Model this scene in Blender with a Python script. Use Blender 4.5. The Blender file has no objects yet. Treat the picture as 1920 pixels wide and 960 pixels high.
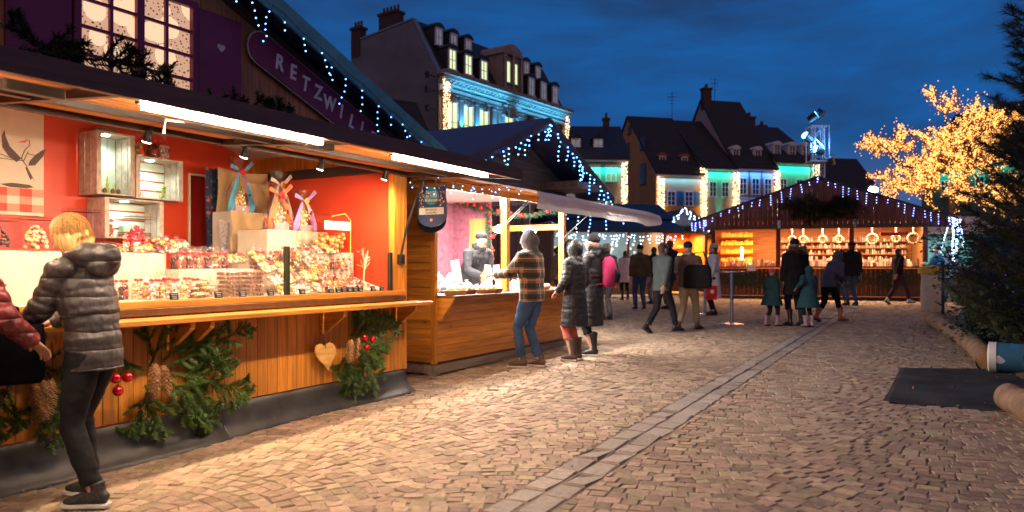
import bpy, math, random
import numpy as np
from mathutils import Vector, Matrix, noise as mnoise
random.seed(7)
R = math.radians
C = bpy.context.scene.collection
scene = bpy.context.scene

# ------------------------------------------------------------------ camera
cam_d = bpy.data.cameras.new('camera'); cam = bpy.data.objects.new('camera', cam_d); C.objects.link(cam)
cam.location = (0, 0, 1.45); cam.rotation_euler = (R(90), 0, 0)
cam_d.sensor_width = 36; cam_d.lens = 26.25; cam_d.shift_y = 20/1920
cam_d.clip_start = .05; cam_d.clip_end = 2000
cam_d.dof.use_dof = True; cam_d.dof.focus_distance = 7.0; cam_d.dof.aperture_fstop = 2.0
scene.camera = cam
# ------------------------------------------------------------------ world (dusk sky)
w = bpy.data.worlds.new('World'); scene.world = w; w.use_nodes = True
nt = w.node_tree; bg = nt.nodes['Background']
SKY_STR = .12
sky = nt.nodes.new('ShaderNodeTexSky'); sky.sky_type = 'NISHITA'; sky.sun_disc = False
sky.sun_elevation = R(-4.0); sky.sun_rotation = R(150); sky.air_density = 1.0; sky.dust_density = .3; sky.ozone_density = 4.0
tc = nt.nodes.new('ShaderNodeTexCoord')
mp = nt.nodes.new('ShaderNodeMapping'); mp.inputs['Scale'].default_value = (1.6, 1.6, 6.5); mp.inputs['Location'].default_value = (3.1, .4, .2)
cl = nt.nodes.new('ShaderNodeTexNoise'); cl.inputs['Scale'].default_value = 1.7; cl.inputs['Detail'].default_value = 7; cl.inputs['Roughness'].default_value = .55; cl.inputs['Distortion'].default_value = .4
nt.links.new(tc.outputs['Generated'], mp.inputs['Vector']); nt.links.new(mp.outputs[0], cl.inputs['Vector'])
rp = nt.nodes.new('ShaderNodeValToRGB'); rp.color_ramp.elements[0].position = .36; rp.color_ramp.elements[1].position = .62
rp.color_ramp.elements[0].color = (.007, .070, .235, 1); rp.color_ramp.elements[1].color = (.010, .030, .088, 1)
nt.links.new(cl.outputs['Fac'], rp.inputs['Fac'])
# paler band of open sky low over the roofs
sx = nt.nodes.new('ShaderNodeSeparateXYZ'); nt.links.new(tc.outputs['Generated'], sx.inputs[0])
mr = nt.nodes.new('ShaderNodeMapRange'); mr.inputs[1].default_value = .155; mr.inputs[2].default_value = .10; nt.links.new(sx.outputs['Z'], mr.inputs[0])
mx = nt.nodes.new('ShaderNodeMixRGB'); mx.inputs[2].default_value = (.030, .075, .20, 1)
# unseen warm glow added to the sky behind the viewer, filling camera-facing surfaces
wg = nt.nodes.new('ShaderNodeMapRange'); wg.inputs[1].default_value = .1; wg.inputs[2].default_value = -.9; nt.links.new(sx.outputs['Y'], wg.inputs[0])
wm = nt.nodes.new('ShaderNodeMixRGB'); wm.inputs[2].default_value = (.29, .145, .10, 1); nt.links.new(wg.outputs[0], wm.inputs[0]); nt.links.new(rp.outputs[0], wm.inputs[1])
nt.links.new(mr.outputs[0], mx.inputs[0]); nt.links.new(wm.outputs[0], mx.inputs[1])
ad = nt.nodes.new('ShaderNodeMixRGB'); ad.blend_type = 'ADD'; ad.inputs[0].default_value = 1
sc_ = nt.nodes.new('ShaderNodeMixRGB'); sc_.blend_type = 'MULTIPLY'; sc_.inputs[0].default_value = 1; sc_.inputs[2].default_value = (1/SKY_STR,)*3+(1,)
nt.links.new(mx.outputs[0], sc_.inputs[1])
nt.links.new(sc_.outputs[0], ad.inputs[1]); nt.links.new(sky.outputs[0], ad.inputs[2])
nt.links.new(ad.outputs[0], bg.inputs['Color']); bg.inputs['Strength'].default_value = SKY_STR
vs = scene.view_settings
scene.display_settings.display_device = 'sRGB'
vs.view_transform = 'Standard'; vs.look = 'None'; vs.gamma = 1; vs.exposure = 0.6; vs.use_curve_mapping = False
cy = scene.cycles
cy.use_denoising = True; cy.max_bounces = 6; cy.diffuse_bounces = 3; cy.glossy_bounces = 3; cy.transmission_bounces = 5
cy.transparent_max_bounces = 24; cy.sample_clamp_indirect = 3.0; cy.sample_clamp_direct = 0; cy.caustics_reflective = False; cy.caustics_refractive = False
cy.use_light_tree = True

# ------------------------------------------------------------------ frames
AX, AY = .4938, .8696          # the market row runs along this direction
ROT = math.atan2(AY, AX)
def S(s, u, z=0): return Vector((s*AX-u*AY, s*AY+u*AX, z))
def gz(x, y): return .015*min(max(y, -5), 60)
def P(px, py):                 # ground point seen at a pixel of the photograph
    Y = 2030/(py-479); return Vector(((px-960)/1400*Y, Y, gz(0, Y)))

# ------------------------------------------------------------------ materials
MATS = {}
def M(name, col=(.5,.5,.5), rough=.6, metal=0, var=.18, scale=8, stretch=(1,1,1), bump=0, bscale=None, island=0, hue=0, spec=.5,
      emit=None, estr=0, coat=0, trans=0, sheen=0, alpha=1, sample=True, detail=4, subs=0):
    if name in MATS: return MATS[name]
    m = bpy.data.materials.new(name); m.use_nodes = True; t = m.node_tree; n = t.nodes; L = t.links
    b = n['Principled BSDF']; b.inputs['Roughness'].default_value = rough; b.inputs['Metallic'].default_value = metal
    b.inputs['Specular IOR Level'].default_value = spec; b.inputs['Coat Weight'].default_value = coat
    b.inputs['Transmission Weight'].default_value = trans; b.inputs['Sheen Weight'].default_value = sheen; b.inputs['Alpha'].default_value = alpha
    b.inputs['Subsurface Weight'].default_value = subs
    co = n.new('ShaderNodeTexCoord'); ma = n.new('ShaderNodeMapping'); ma.inputs['Scale'].default_value = stretch
    L.new(co.outputs['Object'], ma.inputs[0])
    no = n.new('ShaderNodeTexNoise'); no.inputs['Scale'].default_value = scale; no.inputs['Detail'].default_value = detail; L.new(ma.outputs[0], no.inputs['Vector'])
    c0 = tuple(max(0, c*(1-var)) for c in col); c1 = tuple(min(1, c*(1+var)) for c in col)
    r = n.new('ShaderNodeValToRGB'); r.color_ramp.elements[0].position = .3; r.color_ramp.elements[1].position = .7
    r.color_ramp.elements[0].color = (*c0, 1); r.color_ramp.elements[1].color = (*c1, 1); L.new(no.outputs['Fac'], r.inputs[0])
    out = r.outputs[0]
    if island:
        g = n.new('ShaderNodeNewGeometry'); h = n.new('ShaderNodeHueSaturation')
        mm = n.new('ShaderNodeMapRange'); mm.inputs[3].default_value = 1-island; mm.inputs[4].default_value = 1+island
        L.new(g.outputs['Random Per Island'], mm.inputs[0]); L.new(mm.outputs[0], h.inputs['Value'])
        if hue:
            m2 = n.new('ShaderNodeMath'); m2.operation = 'MULTIPLY'; m2.inputs[1].default_value = 7.31
            m3 = n.new('ShaderNodeMath'); m3.operation = 'FRACT'; m4 = n.new('ShaderNodeMapRange'); m4.inputs[3].default_value = .5-hue; m4.inputs[4].default_value = .5+hue
            L.new(g.outputs['Random Per Island'], m2.inputs[0]); L.new(m2.outputs[0], m3.inputs[0]); L.new(m3.outputs[0], m4.inputs[0]); L.new(m4.outputs[0], h.inputs['Hue'])
        L.new(out, h.inputs['Color']); out = h.outputs[0]
    L.new(out, b.inputs['Base Color'])
    if bump:
        bn = n.new('ShaderNodeTexNoise'); bn.inputs['Scale'].default_value = bscale or scale*3; bn.inputs['Detail'].default_value = 5; L.new(ma.outputs[0], bn.inputs['Vector'])
        bu = n.new('ShaderNodeBump'); bu.inputs['Strength'].default_value = bump; bu.inputs['Distance'].default_value = .02
        L.new(bn.outputs['Fac'], bu.inputs['Height']); L.new(bu.outputs[0], b.inputs['Normal'])
    if emit:
        b.inputs['Emission Color'].default_value = (*emit, 1); b.inputs['Emission Strength'].default_value = estr
        if not sample: m.cycles.emission_sampling = 'NONE'
    MATS[name] = m; return m
def Mwood(name, col, axis, rough=.5, coat=.12, var=.32, island=.22, bump=.25):
    new = name not in MATS
    st = {'x': (.6, 9, 9), 'y': (9, .6, 9), 'z': (9, 9, .6)}[axis]
    m = M(name, col, rough, var=var, scale=3.0, stretch=st, bump=bump, bscale=9, island=island, coat=coat, detail=7)
    if new:          # knots and darker streaks round them
        t = m.node_tree; n = t.nodes; L = t.links; b = n['Principled BSDF']; src = b.inputs['Base Color'].links[0].from_socket; co = n.new('ShaderNodeTexCoord'); mp_ = n.new('ShaderNodeMapping'); mp_.inputs['Scale'].default_value = tuple(4.5 if v > 1 else 2.6 for v in st); L.new(co.outputs['Object'], mp_.inputs[0])
        v = n.new('ShaderNodeTexVoronoi'); v.inputs['Scale'].default_value = 1.0; L.new(mp_.outputs[0], v.inputs['Vector']); r = n.new('ShaderNodeMapRange'); r.inputs[1].default_value = .04; r.inputs[2].default_value = .11; r.inputs[3].default_value = .8; r.inputs[4].default_value = 0; L.new(v.outputs['Distance'], r.inputs[0])
        mx_ = n.new('ShaderNodeMixRGB'); mx_.inputs[2].default_value = (col[0]*.22, col[1]*.18, col[2]*.2, 1); L.new(r.outputs[0], mx_.inputs[0]); L.new(src, mx_.inputs[1]); L.new(mx_.outputs[0], b.inputs['Base Color'])
    return m

honey_x = Mwood('honey_wood_x', (.54,.20,.022), 'x'); honey_y = Mwood('honey_wood_y', (.54,.20,.022), 'y'); honey_z = Mwood('honey_wood_z', (.54,.20,.022), 'z')
gable_z = Mwood('gable_wood', (.42,.19,.075), 'z', rough=.6); gable_x = Mwood('gable_wood_x', (.22,.13,.075), 'x', rough=.6)
dark_x = Mwood('dark_brown_wood', (.085,.04,.024), 'x'); greywood = Mwood('old_grey_wood', (.25,.2,.15), 'x', rough=.8)
steel_dark = M('dark_steel', (.035,.024,.02), .45, metal=.3, scale=20); black = M('black_plastic', (.012,.012,.013), .4, scale=30)
chrome = M('bright_steel', (.6,.6,.6), .25, metal=1, scale=30); bronze = M('bronze_profile', (.2,.12,.06), .35, metal=.8, scale=10)
red_wall = M('red_painted_panel', (.64,.055,.018), .42, var=.06, scale=2, bump=.03); dkred = M('dark_red_panel', (.28,.012,.008), .45, var=.1)
plum = M('plum_paint', (.21,.022,.085), .45, var=.15, scale=5, bump=.05); cream = M('cream_board', (.72,.58,.45), .55, var=.05)
white_p = M('white_paint', (.8,.78,.75), .5, var=.04); purple_pl = M('purple_plaster', (.32,.11,.16), .85, var=.3, scale=12, bump=.8, bscale=14)
glass_clear = None
def thin_glass(name, tint=(1,1,1), gl=.08, rough=.03, bumpy=0):
    if name in MATS: return MATS[name]
    m = bpy.data.materials.new(name); m.use_nodes = True; t = m.node_tree; n = t.nodes; L = t.links
    n.remove(n['Principled BSDF']); o = n['Material Output']
    tr = n.new('ShaderNodeBsdfTransparent'); tr.inputs[0].default_value = (*tint, 1)
    g = n.new('ShaderNodeBsdfGlossy'); g.inputs['Roughness'].default_value = rough
    fr = n.new('ShaderNodeLayerWeight'); fr.inputs['Blend'].default_value = .5; pw = n.new('ShaderNodeMath'); pw.operation = 'POWER'; pw.inputs[1].default_value = 5; L.new(fr.outputs['Facing'], pw.inputs[0])
    ad = n.new('ShaderNodeMath'); ad.operation = 'ADD'; ad.inputs[1].default_value = gl; ad.use_clamp = True
    mi = n.new('ShaderNodeMixShader'); L.new(pw.outputs[0], ad.inputs[0]); L.new(ad.outputs[0], mi.inputs[0])
    L.new(tr.outputs[0], mi.inputs[1]); L.new(g.outputs[0], mi.inputs[2]); L.new(mi.outputs[0], o.inputs[0])
    if bumpy:
        co = n.new('ShaderNodeTexCoord'); no = n.new('ShaderNodeTexNoise'); no.inputs['Scale'].default_value = 45; L.new(co.outputs['Object'], no.inputs['Vector'])
        bu = n.new('ShaderNodeBump'); bu.inputs['Strength'].default_value = bumpy; bu.inputs['Distance'].default_value = .02
        L.new(no.outputs['Fac'], bu.inputs['Height']); L.new(bu.outputs[0], g.inputs['Normal']); L.new(bu.outputs[0], fr.inputs['Normal'])
    MATS[name] = m; return m
pane_m = thin_glass('clear_pane', gl=.02); cello = thin_glass('cellophane', gl=.12, rough=.14, bumpy=1.0); box_clear = thin_glass('clear_plastic_box', (.97,.96,.95), .07, .08)
def emis(name, col, st, sample=True): return M(name, (.8,.8,.8), .5, emit=col, estr=st, sample=sample, var=0)
led_m = emis('led_tube', (1,.76,.52), 190)
bulb_b = emis('bulb_ice_blue', (.10,.40,1), 6, False); bulb_c = emis('bulb_royal_blue', (.22,.3,1), 5, False)
bulb_w = emis('bulb_warm_white', (1,.62,.3), 4.5, False); bulb_g = emis('bulb_gold', (1,.42,.075), 1.5, False)
cable_m = M('black_cable', (.01,.01,.012), .6)
fir_m = M('fir_needles', (.12,.20,.05), .5, var=.3, scale=25, island=.45, hue=.02); twig_m = M('fir_twig', (.09,.05,.025), .8, var=.3)
fir_d = M('dark_fir_needles', (.022,.045,.018), .6, var=.3, scale=25, island=.4)
cone_m = M('pine_cone', (.40,.20,.08), .6, var=.4, scale=60, island=.35); bauble_m = M('red_bauble', (.6,.006,.012), .08, metal=.6, var=.02, coat=.6)

# ------------------------------------------------------------------ mesh helper
class MB:
    def __init__(s): s.v = []; s.f = []; s.m = []; s.cm = 0
    def add(s, vs, fs):
        b = len(s.v); s.v += [tuple(x) for x in vs]; s.f += [tuple(i+b for i in f) for f in fs]; s.m += [s.cm]*len(fs); return s
    def box(s, x0, x1, y0, y1, z0, z1, mat=None):
        vs = [Vector((x, y, z)) for z in (z0, z1) for y in (y0, y1) for x in (x0, x1)]
        if mat: vs = [mat @ v for v in vs]
        return s.add(vs, [(0,2,3,1),(4,5,7,6),(0,1,5,4),(2,6,7,3),(0,4,6,2),(1,3,7,5)])
    def cbox(s, c, d, rz=0, rx=0, ry=0):
        m = Matrix.Translation(c) @ Matrix.Rotation(rz,4,'Z') @ Matrix.Rotation(ry,4,'Y') @ Matrix.Rotation(rx,4,'X')
        return s.box(-d[0]/2, d[0]/2, -d[1]/2, d[1]/2, -d[2]/2, d[2]/2, m)
    def beam(s, a, b, w, h, up=(0,0,1)):
        a = Vector(a); b = Vector(b); t = (b-a).normalized(); up = Vector(up)
        sd = t.cross(up).normalized(); up = sd.cross(t)
        vs = [p+sd*i*w/2+up*j*h/2 for p in (a, b) for i, j in ((-1,-1),(1,-1),(1,1),(-1,1))]
        return s.add(vs, [(0,3,2,1),(4,5,6,7),(0,1,5,4),(1,2,6,5),(2,3,7,6),(3,0,4,7)])
    def loft(s, pts, rad, n=12, side=(1,0,0), cap=True, rot=0):
        pts = [Vector(p) for p in pts]; rad = [(r, r) if not isinstance(r, tuple) else r for r in rad]; side = Vector(side)
        if cap == 'round':
            a = pts[0]-pts[1]; a.normalize(); b = pts[-1]-pts[-2]; b.normalize()
            r0, r1 = rad[0], rad[-1]
            pts = [pts[0]+a*min(r0)*.75] + [pts[0]+a*min(r0)*.45] + pts + [pts[-1]+b*min(r1)*.45, pts[-1]+b*min(r1)*.75]
            rad = [(r0[0]*.35, r0[1]*.35), (r0[0]*.78, r0[1]*.78)] + rad + [(r1[0]*.78, r1[1]*.78), (r1[0]*.35, r1[1]*.35)]
        vs = []; k = len(pts)
        for i, p in enumerate(pts):
            t = (pts[min(i+1,k-1)]-pts[max(i-1,0)]).normalized()
            a = side-t*side.dot(t)
            if a.length < .05: a = Vector((0,1,0))-t*t.y if abs(t.y) < .9 else Vector((0,0,1))-t*t.z
            a.normalize(); b = t.cross(a)
            for j in range(n):
                th = 2*math.pi*j/n+rot; vs.append(p+a*math.cos(th)*rad[i][0]+b*math.sin(th)*rad[i][1])
        fs = [(i*n+j, i*n+(j+1)%n, (i+1)*n+(j+1)%n, (i+1)*n+j) for i in range(k-1) for j in range(n)]
        if cap: fs += [tuple(range(n-1, -1, -1)), tuple((k-1)*n+j for j in range(n))]
        return s.add(vs, fs)
    def tube(s, pts, r, n=6): return s.loft(pts, [r]*len(pts) if not isinstance(r, list) else r, n)
    def cyl(s, a, b, r, r2=None, n=12): return s.loft([a, b], [r, r if r2 is None else r2], n)
    def lathe(s, prof, c=(0,0,0), n=16, mat=None):
        c = Vector(c); vs = []
        for r, z in prof:
            for j in range(n):
                v = Vector((r*math.cos(2*math.pi*j/n), r*math.sin(2*math.pi*j/n), z))
                vs.append((mat @ v if mat else v)+c)
        k = len(prof)
        fs = [(i*n+j, i*n+(j+1)%n, (i+1)*n+(j+1)%n, (i+1)*n+j) for i in range(k-1) for j in range(n)]
        fs += [tuple(range(n-1,-1,-1)), tuple((k-1)*n+j for j in range(n))]
        return s.add(vs, fs)
    def ell(s, c, r, n=12, k=8, mat=None, sup=1.0):
        if not isinstance(r, tuple): r = (r, r, r)
        c = Vector(c); vs = [Vector((0,0,-r[2]))]
        for i in range(1, k):
            ph = math.pi*i/k-math.pi/2; cr = math.cos(ph)
            vs += [Vector((r[0]*cr*math.cos(2*math.pi*j/n), r[1]*cr*math.sin(2*math.pi*j/n), r[2]*math.sin(ph))) for j in range(n)]
        vs.append(Vector((0,0,r[2])))
        vs = [(mat @ v if mat else v)+c for v in vs]
        fs = [(0, 1+(j+1)%n, 1+j) for j in range(n)]
        fs += [(1+i*n+j, 1+i*n+(j+1)%n, 1+(i+1)*n+(j+1)%n, 1+(i+1)*n+j) for i in range(k-2) for j in range(n)]
        e = len(vs)-1; fs += [(e, 1+(k-2)*n+j, 1+(k-2)*n+(j+1)%n) for j in range(n)]
        return s.add(vs, fs)
    def octa(s, c, r):
        c = Vector(c); vs = [c+Vector(d)*r for d in ((1,0,0),(0,1,0),(-1,0,0),(0,-1,0),(0,0,1),(0,0,-1))]
        return s.add(vs, [(0,1,4),(1,2,4),(2,3,4),(3,0,4),(1,0,5),(2,1,5),(3,2,5),(0,3,5)])
    def prism(s, poly, y0, y1, mat=None, plane='xz'):
        k = len(poly); f = {'xz': lambda a, b, c: Vector((a, c, b)), 'xy': lambda a, b, c: Vector((a, b, c)), 'yz': lambda a, b, c: Vector((c, a, b))}[plane]
        vs = [f(a, b, y0) for a, b in poly]+[f(a, b, y1) for a, b in poly]
        if mat: vs = [mat @ v for v in vs]
        return s.add(vs, [tuple(range(k-1,-1,-1)), tuple(range(k, 2*k))]+[(i, (i+1)%k, k+(i+1)%k, k+i) for i in range(k)])
    def quad(s, a, b, c, d): return s.add([a, b, c, d], [(0,1,2,3)])
    def xf(s, m, start=0):
        s.v[start:] = [tuple(m @ Vector(v)) for v in s.v[start:]]; return s
    def mesh(s, name, mats, smooth=False):
        me = bpy.data.meshes.new(name); me.from_pydata(s.v, [], s.f); me.validate()
        for m in (mats if isinstance(mats, (list, tuple)) else [mats]): me.materials.append(m)
        if len(me.polygons) == len(s.m): me.polygons.foreach_set('material_index', s.m)
        if smooth: me.polygons.foreach_set('use_smooth', [True]*len(me.polygons))
        return me
    def build(s, name, mats, parent=None, smooth=False, bevel=0, fix=True):
        org = ORG.get(parent.name if parent else None, Vector((0,0,0)))
        if org.length: s.v = [tuple(Vector(v)-org) for v in s.v]
        me = s.mesh(name, mats, smooth)
        import bmesh
        if fix and len(s.f) < 60000:
            bm = bmesh.new(); bm.from_mesh(me); bmesh.ops.recalc_face_normals(bm, faces=bm.faces); bm.to_mesh(me); bm.free()
        o = bpy.data.objects.new(name, me); C.objects.link(o)
        if parent: o.parent = parent; ORG[o.name] = org.copy()
        if bevel:
            md = o.modifiers.new('bevel', 'BEVEL'); md.width = bevel; md.segments = 2; md.limit_method = 'ANGLE'; md.angle_limit = R(40)
        return o
ORG = {}
def tag(o, label=None, cat=None, group=None, kind=None):
    if label: o['label'] = label
    if cat: o['category'] = cat
    if group: o['group'] = group
    if kind: o['kind'] = kind
    return o
def thing(name, label, cat, loc=(0,0,0), rot=0, group=None, org=(0,0,0)):
    o = bpy.data.objects.new(name, None); C.objects.link(o); o.empty_display_size = .1
    o.location = loc; o.rotation_euler = (0, 0, rot); ORG[o.name] = Vector(org); return tag(o, label, cat, group)
def sthing(name, label, cat, s, u, z, group=None):   # a thing in the row's own axes: its parts are written in (s, u, z)
    return thing(name, label, cat, S(s, u, z), ROT, group, (s, u, z))
def dup(o, loc=None, rot=None, label=None, group=None, scale=None, parent=None):
    c = o.copy(); C.objects.link(c)
    if parent: c.parent = parent
    if loc is not None: c.location = loc
    if rot is not None: c.rotation_euler = (0, 0, rot) if not isinstance(rot, tuple) else rot
    if scale: c.scale = (scale,)*3 if not isinstance(scale, tuple) else scale
    if label: c['label'] = label
    if group: c['group'] = group
    for ch in KIDS(o): dup(ch, parent=c)
    return c
def KIDS(o): return [x for x in o.children]
def lamp(name, kind, loc, power, col, parent=None, size=.1, sy=None, rot=(0,0,0), spot=None, blend=.5, org=None):
    l = bpy.data.lights.new(name, kind); l.energy = power; l.color = col
    if kind == 'AREA':
        l.shape = 'RECTANGLE' if sy else 'DISK'; l.size = size
        if sy: l.size_y = sy
    else: l.shadow_soft_size = size
    if kind == 'SPOT': l.spot_size = spot or R(120); l.spot_blend = blend
    o = bpy.data.objects.new(name, l); C.objects.link(o)
    if parent: o.parent = parent; o.location = Vector(loc)-ORG.get(parent.name, Vector((0,0,0)))
    else: o.location = loc
    o.rotation_euler = rot; return o
def text(s, size, ext=.004, align='CENTER', font_off=0):
    cu = bpy.data.curves.new('t', 'FONT'); cu.body = s; cu.size = size; cu.extrude = ext; cu.align_x = align; cu.align_y = 'CENTER'; cu.offset = font_off
    cu.resolution_u = 3
    o = bpy.data.objects.new('t', cu); C.objects.link(o); dg = bpy.context.evaluated_depsgraph_get(); dg.update()
    me = bpy.data.meshes.new_from_object(o.evaluated_get(dg)); b = MB()
    b.v = [tuple(v.co) for v in me.vertices]; b.f = [tuple(p.vertices) for p in me.polygons]; b.m = [0]*len(b.f)
    bpy.data.objects.remove(o); bpy.data.curves.remove(cu); bpy.data.meshes.remove(me); return b
def merge(a, b, m=None, mi=None):
    vs = [m @ Vector(v) for v in b.v] if m else b.v
    base = len(a.v); a.v += [tuple(v) for v in vs]; a.f += [tuple(i+base for i in f) for f in b.f]; a.m += ([mi]*len(b.f) if mi is not None else b.m); return a
def boards(mb, a0, a1, b0, b1, c0, c1, w, axis, gap=.006):
    """boards filling a0..a1 (first axis) x b0..b1 (second): axis 'v' = upright boards side by side, 'h' = lying boards; coordinates x, z; thickness c0..c1 on y"""
    if axis == 'v':
        n = max(1, round((a1-a0)/w)); d = (a1-a0)/n
        for i in range(n): mb.box(a0+i*d+gap/2, a0+(i+1)*d-gap/2, c0+random.uniform(0,.002), c1, b0, b1)
    else:
        n = max(1, round((b1-b0)/w)); d = (b1-b0)/n
        for i in range(n): mb.box(a0, a1, c0+random.uniform(0,.002), c1, b0+i*d+gap/2, b0+(i+1)*d-gap/2)
    return mb

# ------------------------------------------------------------------ ground and paving
g = MB(); N = 24
for i in range(N):
    for j in range(N):
        x0, x1 = -160+i*320/N, -160+(i+1)*320/N; y0, y1 = -20+j*300/N, -20+(j+1)*300/N
        g.quad((x0,y0,gz(0,y0)), (x1,y0,gz(0,y0)), (x1,y1,gz(0,y1)), (x0,y1,gz(0,y1)))
ground_m = M('joint_sand', (.19,.14,.105), .95, var=.4, scale=3, bump=.5, bscale=60)
tag(g.build('ground', ground_m), kind='structure')
def stones(name, cells, mat, near=True):
    """cells: list of 4 corner points (s,u) with a height; one bevelled block each"""
    V = []; F = []; n = 0
    for q, h in cells:
        cx = sum(p[0] for p in q)/4; cu = sum(p[1] for p in q)/4
        W = [S(*p) for p in q]; c = S(cx, cu); zb = gz(0, c.y)
        tx, ty = random.gauss(0,.010), random.gauss(0,.018)
        for p in W: V.append((p.x, p.y, zb-.004+.015*(p.y-c.y)))
        for p in W:
            x = c.x+(p.x-c.x)*.97; y = c.y+(p.y-c.y)*.97; V.append((x, y, zb+.015*(y-c.y)+h*.55))
        for p in W:
            x = c.x+(p.x-c.x)*.87; y = c.y+(p.y-c.y)*.87; V.append((x, y, zb+.015*(y-c.y)+h+tx*(x-c.x)*3+ty*(y-c.y)*3))
        for k in (0, 4):
            for i in range(4): F.append((n+k+i, n+k+(i+1)%4, n+k+4+(i+1)%4, n+k+4+i))
        F.append((n+8, n+9, n+10, n+11)); n += 12
    me = bpy.data.meshes.new(name); me.from_pydata(V, [], F); me.materials.append(mat)
    me.polygons.foreach_set('use_smooth', [False]*len(F))
    o = bpy.data.objects.new(name, me); C.objects.link(o); return tag(o, kind='structure')
def in_view(s, u):
    p = S(s, u)
    if p.y < 1.5: return False
    r = p.x/p.y
    return -1.3-1.5/p.y < r < 1.0+1.5/p.y
def blocked(s, u):          # under stalls and the planting bed nothing shows
    if u > 5.6 and s < 6.4: return True
    if u > 5.9 and 7.4 < s < 10.9: return True
    return False
def rows(u0, u1, s0, s1, W, amp, sp, ln, sign=1):
    cells = []; nrow = int((s1-s0)/sp)+14
    for k in range(-14, nrow):
        u = u0-random.random()*ln
        while u < u1:
            l = ln*random.uniform(.72, 1.3); a, b = max(u, u0), min(u+l, u1); u += l
            if b-a < .03: continue
            fa = sign*amp*abs(math.cos(math.pi*(a)/W)); fb = sign*amp*abs(math.cos(math.pi*(b)/W))
            base = s0+k*sp; g_ = .004
            if base+fa < s0 or base+fa > s1 or not in_view(base, a) or blocked(base, a): continue
            j = lambda q=.008: random.gauss(0, q*.8)
            sl = (fb-fa)/(b-a); gx = g_*sl
            k_ = -.45*sl*sp; q = [(base+fa+g_+j(), a+g_+j()-k_), (base+fb+g_+j(), b-g_+j()-k_), (base+fb+sp-g_+j(), b-g_+j()+k_), (base+fa+sp-g_+j(), a+g_+j()+k_)]
            cells.append((q, .0065+random.gauss(0,.0012)))
    return cells
cob_m = M('porphyry_setts', (.335,.24,.165), .8, var=.22, scale=22, bump=.3, bscale=55, island=.30, hue=.018, spec=.25)
kerb_m = M('granite_gutter_stone', (.30,.235,.19), .75, var=.2, scale=30, bump=.3, bscale=70, island=.2, hue=.01)
stones('cobble_paving_in_arcs', rows(2.25, 9.5, 1.0, 46, 1.9, .40, .100, .108), cob_m)
stones('cobble_paving', rows(-17, 1.88, .0, 44, 2.0, .30, .103, .118, -1), cob_m)
gc = []
for a, b in ((1.89, 2.06), (2.07, 2.24)):
    s = 1.0+random.random()*.2
    while s < 46:
        l = random.uniform(.2, .36); j = lambda: random.gauss(0, .004)
        if in_view(s, a): gc.append(([(s+.005+j(), a+.004+j()), (s+.005+j(), b-.004+j()), (s+l-.005+j(), b-.004+j()), (s+l-.005+j(), a+.004+j())], .0075+random.gauss(0,.001)))
        s += l
stones('gutter_line_of_flat_stones', gc, kerb_m)
# ================================================================== string lights
def icicles(name, label, pts, parent_mat, group=None, drop=(.12,.36), step=.12, r=.009, swing=.04, seed=1, skip=0.0, cat='string lights', rcab=.003, sp=.055, cl=True):
    """a cable along pts with hanging drops of small lamps (world coordinates)"""
    rnd = random.Random(seed); pts = [Vector(p) for p in pts]
    root = thing(name, label, cat, pts[0], 0, group, pts[0])
    c = MB(); b = MB(); L = [0]
    for i in range(len(pts)-1): L.append(L[-1]+(pts[i+1]-pts[i]).length)
    def at(d):
        for i in range(len(pts)-1):
            if d <= L[i+1]: return pts[i].lerp(pts[i+1], (d-L[i])/max(1e-6, L[i+1]-L[i]))
        return pts[-1]
    d = 0; main = []
    while d < L[-1]:
        p = at(d)+Vector((0,0,-.03*abs(math.sin(d*6)))); main.append(p)
        if rnd.random() > skip:
            l = rnd.uniform(*drop); k = max(2, int(l/sp)); q = p.copy(); line = [q.copy()]
            dx = rnd.gauss(0, swing); dy = rnd.gauss(0, swing)
            for j in range(k):
                q = q+Vector((dx*.5+rnd.gauss(0,swing*.3), dy*.5+rnd.gauss(0,swing*.3), -l/k)); line.append(q.copy()); b.octa(q, r) if r < .01 else b.ell(q, r, 6, 4)
            if cl and len(line) > 1: c.tube(line, rcab*.7, 3)
        d += step*rnd.uniform(.7,1.4)
    main.append(pts[-1])
    c.tube(main, rcab, 4); c.build('cable', cable_m, root, fix=False); b.build('bulbs', parent_mat, root, fix=False)
    return root

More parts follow.
